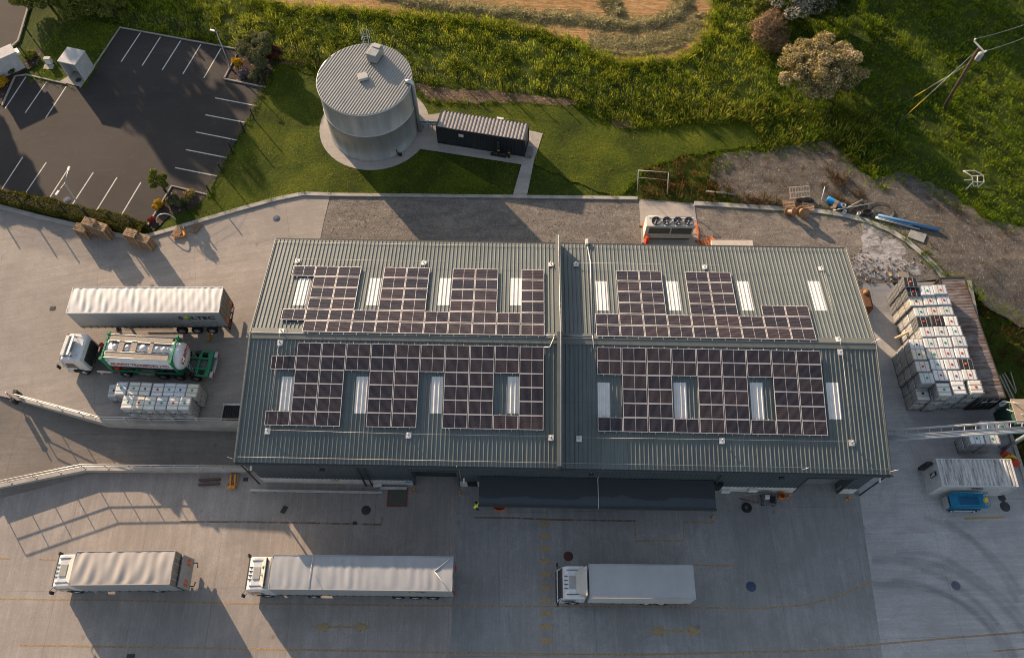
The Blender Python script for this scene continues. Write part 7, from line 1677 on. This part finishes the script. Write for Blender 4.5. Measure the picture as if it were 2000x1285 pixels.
# taller rank growth: along the fences, round the hawthorn, beside the dirt
rank = [([(820, 168), (1130, 186), (1390, 196), (1500, 205), (1500, 238), (1380, 242), (1250, 252), (1165, 232), (1128, 206), (1125, 188), (960, 172)], 5, .95, .45), ([(1480, 190), (1560, 205), (1680, 200), (1720, 240), (1760, 290), (1700, 340), (1660, 312), (1620, 270), (1560, 285), (1495, 300), (1470, 245)], 5, .85, .5),
        ([(480, 100), (560, 104), (640, 108), (780, 128), (820, 152), (800, 160), (640, 142), (540, 116)], 5, .9, .4)]
vs_, fs_ = [], []; off = 0
for i, (pts, dn, h_, sp) in enumerate(rank):
    v, f = blades(scatter(wp(pts), dn, 20 + i, [], 0.0, .9), h_, sp, 12, .045, 30 + i, .8); vs_.append(v); fs_.append(f + off); off += len(v)
o = fast('rank_weeds', np.concatenate(vs_), np.concatenate(fs_), leafmat('rank_green', [(0.034, 0.058, 0.008), (0.073, 0.120, 0.012), (0.156, 0.194, 0.021), (0.310, 0.277, 0.048)], .3, .5)); tag(o, kind='stuff')
scrub = [([(1240, 388), (1262, 332), (1335, 306), (1390, 300), (1398, 340), (1430, 378), (1520, 392), (1560, 404), (1490, 404), (1380, 397), (1290, 388)], 14, .50), ([(1610, 330), (1650, 345), (1690, 378), (1690, 420), (1640, 408), (1605, 385)], 12, .42), ([(1900, 575), (1935, 588), (2000, 630), (2060, 700), (2060, 830), (1985, 780), (1960, 720), (1925, 640)], 10, .40), ([(1960, 820), (2060, 840), (2060, 1000), (2010, 930), (1985, 870)], 9, .3), ([(1560, 285), (1640, 268), (1680, 320), (1640, 318)], 7, .4), ([(1950, 452), (1975, 456), (1970, 470), (1952, 466)], 9, .3)]
vs_, fs_ = [], []; off = 0
for i, (pts, dn, h_) in enumerate(scrub):
    zf = (lambda x, y: zd(x, y)) if i in (1, 4, 5) else (lambda x, y: basez(x, y) if y < 42 else 0.0)
    v, f = blades(scatter(wp(pts), dn, 50 + i, [], zf, 1.3), h_, .30, 9, .035, 60 + i, .7); vs_.append(v); fs_.append(f + off); off += len(v)
o = fast('scrub_weeds', np.concatenate(vs_), np.concatenate(fs_), WEED); tag(o, kind='stuff')
sp = scatter(dirtp, 3.6, 401, [], zd, .55); v, f = blades(sp, .22, .28, 7, .025, 402, .9); o = fast('sparse_weeds', v, f, WEED); tag(o, kind='stuff')
sp = scatter(wp([(1380, 300), (1480, 290), (1620, 265), (1700, 335), (1860, 370), (1960, 430), (2060, 440), (2060, 480), (1900, 430), (1800, 375), (1700, 370), (1600, 300), (1480, 315), (1400, 340)]), 6, 403, [], zd, .8); v, f = blades(sp, .30, .3, 8, .03, 404, .9); o = fast('sparse_weeds', v, f, GR2); tag(o, kind='stuff')
v, f = blades(np.array([(x, y, 0.05) for x, y in [(p.x + rng.normal(0, .3), p.y + rng.normal(0, .3)) for p in jag(fieldp, .5, .03, 77)]]), .45, .3, 7, .03, 405, .9); o = fast('field_edge_grass', v, f, GR1); tag(o, kind='stuff')
P = scatter(wp([(1490, -80), (1680, -80), (1700, 80), (1660, 200), (1560, 215), (1495, 205), (1495, 140), (1525, 60)]), 9, 406, [], 0.0, .8); v, f = blades(P, .5, .34, 8, .032, 407); o = fast('meadow_grass', v, f, GR2); tag(o, kind='stuff')
edge_ = []
r_ = np.random.default_rng(4)
def along(pts, n, sp):
    out = []
    for a, b in zip(pts, pts[1:]):
        for t in r_.uniform(0, 1, n): p = Vector(a[:2]).lerp(Vector(b[:2]), t); out.append((p.x + r_.normal(0, sp), p.y + r_.normal(0, sp), 0.0))
    return out
edge_ += along(wp([(592, 377), (645, 378), (820, 380), (1000, 382)]), 60, .12) + along(wp([(1030, 383), (1240, 386)]), 90, .12) + along(wp(lp), 60, .25) + along(wp([(345, 444), (460, 410), (540, 388), (592, 377)]), 60, .12) + along(wp(dp), 60, .35) + along(wp([(408, 384), (440, 320), (478, 255), (512, 180), (540, 118)]), 70, .2)
v, f = blades(np.array(edge_), .24, .16, 8, .02, 77); o = fast('verge_grass', v, f, GR2); tag(o, kind='stuff')
P = scatter(lawnp, 22, 91, [[(p.x, p.y) for p in pad]], .02); v, f = blades(P, .07, .10, 3, .012, 92, 1.2); o = fast('lawn_grass', v, f, leafmat('lawn_blades', [(0.068, 0.118, 0.010), (0.140, 0.198, 0.014), (0.270, 0.283, 0.035), (0.622, 0.478, 0.117)], .3, .3)); tag(o, kind='stuff')
P = scatter(wp([(236, 52), (200, 115), (165, 172), (62, 165), (85, 90), (110, 40), (180, 10)]), 10, 93, [wp([(108, 112), (190, 100), (160, 172), (115, 160)])], .02); v, f = blades(P, .22, .2, 6, .02, 94); o = fast('verge_grass', v, f, GR2); tag(o, kind='stuff')
# broad leaved clumps through the rough grass
def clumps(poly, dens, seed, r0, h0, mat, holes=()):
    c = scatter(poly, dens, seed, holes, 0.0, .5); r_ = np.random.default_rng(seed + 1); n = 46; k = len(c); R_ = np.repeat(r_.uniform(.5, 1.2, k) * r0, n); o_ = r_.normal(0, 1, (k * n, 3)); o_ /= np.linalg.norm(o_, axis=1, keepdims=True); o_[:, 2] = np.abs(o_[:, 2])
    P_ = np.repeat(c, n, 0) + o_ * R_[:, None] * np.array([1, 1, h0]) * (r_.uniform(.4, 1, k * n) ** .4)[:, None]
    return P_, o_
# hay: windrows of dry cut grass on the mown field
HAY = leafmat('dry_hay', [(.13, .12, .050), (.22, .20, .085), (.32, .275, .13), (.46, .39, .21)], .2, .5)
def windrow(pts, w, h, label, seed):
    p_ = [Vector((p.x, p.y)) for p in W2(pts)]; r_ = np.random.default_rng(seed); V = []
    for a, b in zip(p_, p_[1:]):
        L = (b - a).length; n = int(L * w * 200); t = r_.uniform(0, 1, n); o_ = r_.normal(0, w * .36, n); q = (b - a).normalized()
        wob = np.sin(t * L * .9 + seed) * w * .10 + np.sin(t * L * 2.7 + a.x) * w * .06
        x = a.x + (b.x - a.x) * t - q.y * (o_ + wob); y = a.y + (b.y - a.y) * t + q.x * (o_ + wob); z = .05 + h * np.exp(-(o_ / (w * .45)) ** 2) * r_.uniform(.3, 1.05, n) * (.85 + .15 * np.sin(t * L * 1.9 + a.y))
        V.append(np.stack([x, y, np.maximum(.05, z)], 1))
    P = np.concatenate(V); N = len(P); a = r_.uniform(0, 2 * PI, N); ln = r_.uniform(.12, .34, N); d = np.stack([np.cos(a) * ln, np.sin(a) * ln, r_.normal(0, .07, N)], 1); s = np.stack([-np.sin(a), np.cos(a), r_.normal(0, .5, N)], 1) * .022
    v = np.stack([P - d - s, P + d - s, P + d + s, P - d + s], 1).reshape(-1, 3); o = fast('hay_windrow', v, np.arange(N * 4).reshape(-1, 4), HAY); return tag(o, label, 'hay row', 'rows of cut hay on the field')
windrow([(700, -30), (760, -8), (830, 10), (900, 18), (985, 26), (1060, 36), (1120, 38), (1180, 48), (1235, 52), (1290, 44), (1325, 28), (1340, 5), (1338, -25)], 1.6, .42, 'thick hay row curving right across the middle of the field', 1)
windrow([(1175, 0), (1195, 18), (1210, 30), (1195, 8), (1188, -25)], 1.4, .55, 'short thick hay heap at the top inside the curve of the long row', 2)
windrow([(1150, 82), (1230, 86), (1300, 78), (1340, 62), (1360, 40)], 2.0, .14, 'thin greenish hay row just inside the field edge', 3)
windrow([(1175, 98), (1230, 107), (1290, 100), (1335, 86)], .5, .16, 'thin pale hay row nearest the rough grass', 4)
windrow([(1352, 30), (1372, 32), (1382, 30)], .6, .2, 'small hay tuft at the right end of the field', 5)
# ---- bushes and trees
CLUMPS = True
def foliage(name, P, Nrm, size, mat, parent, seed=0, up=.35, aspect=.55):
    r_ = np.random.default_rng(seed); N = len(P); n = Nrm + r_.normal(0, .75, (N, 3)); n[:, 2] += up; n /= np.linalg.norm(n, axis=1, keepdims=True) + 1e-9
    t = np.cross(n, r_.normal(0, 1, (N, 3))); t /= np.linalg.norm(t, axis=1, keepdims=True) + 1e-9; b = np.cross(n, t); s = (size * r_.uniform(.6, 1.3, N))[:, None]
    v = np.stack([P - t * s, P + b * s * aspect, P + t * s, P - b * s * aspect], 1).reshape(-1, 3)
    return fast(name, v, np.arange(N * 4).reshape(-1, 4), mat, parent)
BRAM = leafmat('broad_weeds', [(0.017, 0.037, 0.004), (0.047, 0.077, 0.007), (0.102, 0.136, 0.010), (0.188, 0.208, 0.023)], .3, .5)
P1, N1 = clumps(band, 1.25, 501, .62, 1.1, BRAM, [fieldp]); P2, N2 = clumps(mead, .6, 511, .55, .7, BRAM, [dirtp]); P3, N3 = clumps(wp([(1480, 190), (1560, 205), (1680, 200), (1720, 240), (1760, 290), (1700, 340), (1660, 312), (1620, 270), (1560, 285), (1495, 300), (1470, 245)]), .8, 521, .7, 1.2, BRAM)
o = foliage('broad_weeds', np.concatenate([P1, P2, P3]), np.concatenate([N1, N2, N3]), .10, BRAM, None, 531); tag(o, kind='stuff')
def crownpts(n, rx, ry, rz_, z, seed, clumps=40, tight=.30, hollow=.55):
    r_ = np.random.default_rng(seed); d = r_.normal(0, 1, (clumps, 3)); d /= np.linalg.norm(d, axis=1, keepdims=True); d[:, 2] = np.abs(d[:, 2]) * .95 - .18 * (r_.uniform(0, 1, clumps) < .4)
    c = d * r_.uniform(hollow, 1.0, (clumps, 1)) * [rx, ry, rz_] + [0, 0, z]; cr = r_.uniform(.55, 1.25, clumps) * tight * min(rx, ry)
    k = r_.integers(0, clumps, n); o = r_.normal(0, 1, (n, 3)); o /= np.linalg.norm(o, axis=1, keepdims=True); P = c[k] + o * (cr[k] * r_.uniform(.45, 1.0, n) ** .5)[:, None] * [1, 1, .8]
    P[:, 2] = np.maximum(P[:, 2], .05); return P, o, c
def tree(name, label, cat, p, rx, ry, h, mat, n, size, seed, trunk=True, clumps=40, tight=.32, zc=None, group=None, hollow=.55, bark=None, aspect=.55):
    t = thing(name, label, cat, (p.x, p.y, p.z), 0, group); zc = h * .52 if zc is None else zc; P, Nn, c = crownpts(n, rx, ry, h - zc, zc, seed, clumps, tight, hollow); foliage('crown', P, Nn, size, mat, t, seed, .35, aspect)
    mb = MB(); r_ = random.Random(seed); bark = bark or M('bark', (.075, .058, .042), .9, var=.3, scale=4)
    tr_ = .035 * h + .03
    if trunk:
        mb.tube([(0, 0, -.1), (.05 * r_.uniform(-1, 1), .05, zc * .5), (.1 * r_.uniform(-1, 1), .1 * r_.uniform(-1, 1), zc * 1.1)], tr_, 8, r1=tr_ * .55)
        for i in range(min(14, len(c))): q = Vector(c[i]); mb.tube([(0, 0, zc * r_.uniform(.35, .9)), q * .5 + Vector((0, 0, zc * .3)), q], tr_ * .45, 5, r1=.015)
        mb.build('trunk', bark, t)
    else:
        for i in range(min(16, len(c))): q = Vector(c[i]); mb.tube([(0, 0, -.05), q * .5 + Vector((0, 0, h * .08)), q], .03, 5, r1=.01)
        mb.build('stem', bark, t)
    return t
HAW = leafmat('hawthorn_blossom', [(.045, .052, .012), (.10, .100, .024), (.21, .175, .055), (.37, .295, .13), (.56, .46, .33)], .25, .45)
HAWW = leafmat('white_blossom', [(.022, .034, .010), (.045, .060, .018), (.10, .11, .05), (.45, .43, .38), (.62, .58, .52)], .25, .5)
DKG = leafmat('dark_leaves', [(0.015, 0.027, 0.007), (0.033, 0.054, 0.012), (0.068, 0.093, 0.019), (0.120, 0.143, 0.030)], .3, .6)
MIDG = leafmat('mid_leaves', [(0.037, 0.053, 0.012), (0.082, 0.106, 0.020), (0.163, 0.184, 0.037), (0.265, 0.265, 0.061)], .3, .7)
GOLD = leafmat('golden_leaves', [(.20, .10, .008), (.38, .20, .012), (.55, .33, .02), (.62, .42, .05)], .3, 1.5)
GREYG = leafmat('grey_green_leaves', [(0.039, 0.044, 0.018), (0.078, 0.086, 0.036), (0.143, 0.150, 0.072), (0.221, 0.221, 0.117)], .3, .8)
PURP = leafmat('lavender', [(.05, .05, .04), (.10, .085, .085), (.19, .155, .18), (.27, .22, .27)], .25, 1.2)
REDL = leafmat('copper_leaves', [(.05, .022, .018), (.10, .04, .03), (.17, .07, .05)], .3, 1)
TWIG = leafmat('bare_twigs', [(0.106, 0.070, 0.039), (0.188, 0.126, 0.071), (0.300, 0.210, 0.127)], .1, 1)
tree('hawthorn', 'large round hawthorn in cream and pink blossom at the meadow corner', 'tree', at(1590, 172), 4.3, 3.8, 5.6, HAW, 80000, .09, 3, clumps=170, tight=.19, zc=2.3, hollow=.45)
tree('hawthorn', 'white blossomed tree cut by the top edge behind the hawthorn', 'tree', at(1553, 32), 3.4, 3.2, 6.2, HAWW, 26000, .11, 5, clumps=60, tight=.25, zc=2.8)
tree('dark_tree', 'dark green tree behind the hawthorn at the top edge', 'tree', at(1602, 32), 3.0, 3.0, 5.2, DKG, 20000, .13, 6, clumps=46, tight=.28, zc=2.4)
tree('bare_bush', 'brown leafless bush between field edge and hawthorn', 'bush', at(1502, 80), 1.9, 2.0, 3.0, TWIG, 4200, .36, 7, False, 40, .5, zc=1.0, aspect=.09)
tree('shrub', 'pale olive shrub rising from the rough grass above the bare bush', 'bush', at(1490, 15), 2.0, 2.2, 2.6, MIDG, 12000, .12, 8, False, 36, .3, zc=1.0)
for i, (x, y, rr_, h_, m_, lab) in enumerate([(508, 122, 1.9, 3.4, GREYG, 'tall grey green shrub at the planted corner by the lamp post'), (492, 98, 1.3, 2.6, MIDG, 'mid green shrub behind the grey shrub at the car park corner'), (536, 118, 1.0, 1.9, REDL, 'copper leaved shrub where the two fences meet'), (465, 128, .62, .75, GOLD, 'golden yellow bush beside the corner lamp post'), (478, 147, .9, .55, PURP, 'purple grey lavender clump at the planted corner'), (503, 152, .8, .8, GREYG, 'low grey shrub next to the lavender clump'),
        (322, 372, .85, 3.0, MIDG, 'slender young tree at the lower planted bed of the car park'), (308, 403, .55, .6, GOLD, 'orange yellow bush below the slender young tree'), (372, 382, .5, .5, leafmat('pale_gold', [(.14, .11, .03), (.26, .19, .06), (.36, .27, .10)], .3, 1.5), 'pale golden bush near the kerb of the lower planted bed'), (340, 398, .7, .7, GREYG, 'small grey green shrub in the middle of the lower bed'), (362, 396, .5, .5, DKG, 'small dark shrub beside the pale golden bush'),
        (5, 166, .8, .7, GOLD, 'golden bush at the left edge above the parking bays'), (297, 431, .3, .35, leafmat('red_flowers', [(.20, .03, .03), (.34, .06, .05)], .3, 2), 'small red flowering plant at the foot of the lower bed'), (60, 112, .7, .6, MIDG, 'low yellow green shrub by the entrance verge'), (22, 140, .9, .6, GREYG, 'straggly shrub beside the white shed')]):
    tree('shrub' if i != 6 else 'young_tree', lab, 'bush' if i != 6 else 'tree', at(x, y), rr_, rr_, h_, m_, int(2600 * rr_ * rr_ * 2 + 900), .085, 100 + i, i == 6, 22, .36, zc=h_ * .4)
for i, (x, y, rr_, h_, lab) in enumerate([(95, 8, 3.0, 4.0, 'spreading green tree nearest the entrance road at top left'), (165, 20, 2.6, 3.2, 'low green tree at the top edge of the hut lawn'), (215, 18, 1.8, 2.2, 'small green tree left of the car park corner'), (238, -12, 2.2, 3.0, 'green tree behind the car park fence cut by the top edge')]):
    tree('verge_tree', lab, 'tree', at(x, y), rr_, rr_, h_, MIDG, 16000 if i == 0 else 10000, .12, 140 + i, True, 40, .30, zc=h_ * .45, group='green trees at the top left')
# trees just beyond the frame: their shadows fall into the picture
for i, (x, y, rr_, h_) in enumerate([(-60, 91, 6.3, 15.5), (-52, 90, 3.5, 9), (-69, 74, 2.3, 10.5), (-80, 60, 3.2, 9), (-72, 50, 2.2, 7.5), (33, 92, 4.5, 9), (40, 89, 4.5, 9)]):
    tree('roadside_tree', 'tall green roadside tree standing beyond the edge of the view', 'tree', Vector((x, y, 0)), rr_, rr_, h_, DKG, 9000, .30, 200 + i, True, 50, .30, zc=h_ * .5, group='roadside trees')
# clipped hedge at the foot of the car park
hp = [Vector((p.x, p.y)) for p in W2([(-60, 378), (60, 399), (150, 420), (225, 437), (285, 452)])]; r_ = np.random.default_rng(9); V, Nn = [], []
for a, b in zip(hp, hp[1:]):
    L = (b - a).length; q = (b - a).normalized(); n = int(L * 1500); t = r_.uniform(0, 1, n); s = r_.integers(0, 3, n); wv_ = .62 + .10 * np.sin(t * L * 2.1 + a.x); hv = .85 + .13 * np.sin(t * L * 1.3 + 2 + a.x) + r_.normal(0, .05, n)
    u = r_.uniform(-1, 1, n); off = np.where(s == 0, wv_, np.where(s == 1, -wv_, u * wv_)) + r_.normal(0, .05, n); z = np.where(s == 2, hv, r_.uniform(0, 1, n) * hv)
    V.append(np.stack([a.x + (b.x - a.x) * t - q.y * off, a.y + (b.y - a.y) * t + q.x * off, z], 1)); Nn.append(np.stack([-q.y * np.sign(off) * (s < 2), q.x * np.sign(off) * (s < 2), (s == 2) * 1.0], 1))
o = thing('hedge', 'long clipped green hedge along the foot of the car park', 'hedge', (hp[0].x, hp[0].y, 0)); P = np.concatenate(V) - [hp[0].x, hp[0].y, 0]
foliage('leaves', P, np.concatenate(Nn), .075, leafmat('hedge_leaves', [(0.030, 0.033, 0.009), (0.063, 0.069, 0.015), (0.112, 0.108, 0.024), (0.165, 0.143, 0.038)], .25, .9), o, 9)
mb = MB()
for a, b in zip(hp, hp[1:]):
    n = int((b - a).length / .6)
    for i in range(n): p = a.lerp(b, i / n) - hp[0]; mb.tube([(p.x, p.y, 0), (p.x + random.uniform(-.2, .2), p.y + random.uniform(-.2, .2), .7)], .03, 5)
mb.build('stem', MATS['bark'], o)
# ================================================================ LIGHT AND CAMERA
SUN_EL = 15.8; az = R(-38.5)                                         # the sun stands low to the upper left
w = bpy.data.worlds.new('World'); sc.world = w; w.use_nodes = True; nt = w.node_tree
sky = nt.nodes.new('ShaderNodeTexSky'); sky.sky_type = 'NISHITA'; sky.sun_disc = False; sky.sun_elevation = R(SUN_EL); sky.sun_rotation = az; sky.altitude = 100; sky.air_density = 1.0; sky.dust_density = 1.2; sky.ozone_density = 1.0
hs = nt.nodes.new('ShaderNodeHueSaturation'); hs.inputs['Saturation'].default_value = .62; nt.links.new(sky.outputs[0], hs.inputs['Color']); nt.links.new(hs.outputs[0], nt.nodes['Background'].inputs[0]); nt.nodes['Background'].inputs[1].default_value = .096
sl_ = bpy.data.lights.new('sun', 'SUN'); sl_.energy = 5.0; sl_.angle = R(.55); sl_.color = (1.0, .73, .49)
so = bpy.data.objects.new('sun', sl_); COL.objects.link(so)
ld = Vector((math.sin(-az), -math.cos(az), -math.tan(R(SUN_EL)))); so.rotation_euler = ld.to_track_quat('-Z', 'Y').to_euler(); so.location = (-60, 80, 60)
cam = bpy.data.cameras.new('camera'); co = bpy.data.objects.new('camera', cam); COL.objects.link(co); sc.camera = co
co.location = (0, 0, CAMH); co.rotation_euler = (R(90) - PITCH, 0, 0); cam.sensor_width = 36; cam.sensor_fit = 'HORIZONTAL'; cam.lens = 36 * F / 2000; cam.clip_end = 2000; cam.clip_start = .5
vs_ = sc.view_settings; vs_.view_transform = 'Standard'; vs_.look = 'None'; vs_.exposure = 1.20; vs_.gamma = 1.0; vs_.use_curve_mapping = False
sc.cycles.filter_width = 1.0; sc.cycles.max_bounces = 5; sc.cycles.diffuse_bounces = 2; sc.cycles.glossy_bounces = 2; sc.cycles.transparent_max_bounces = 32
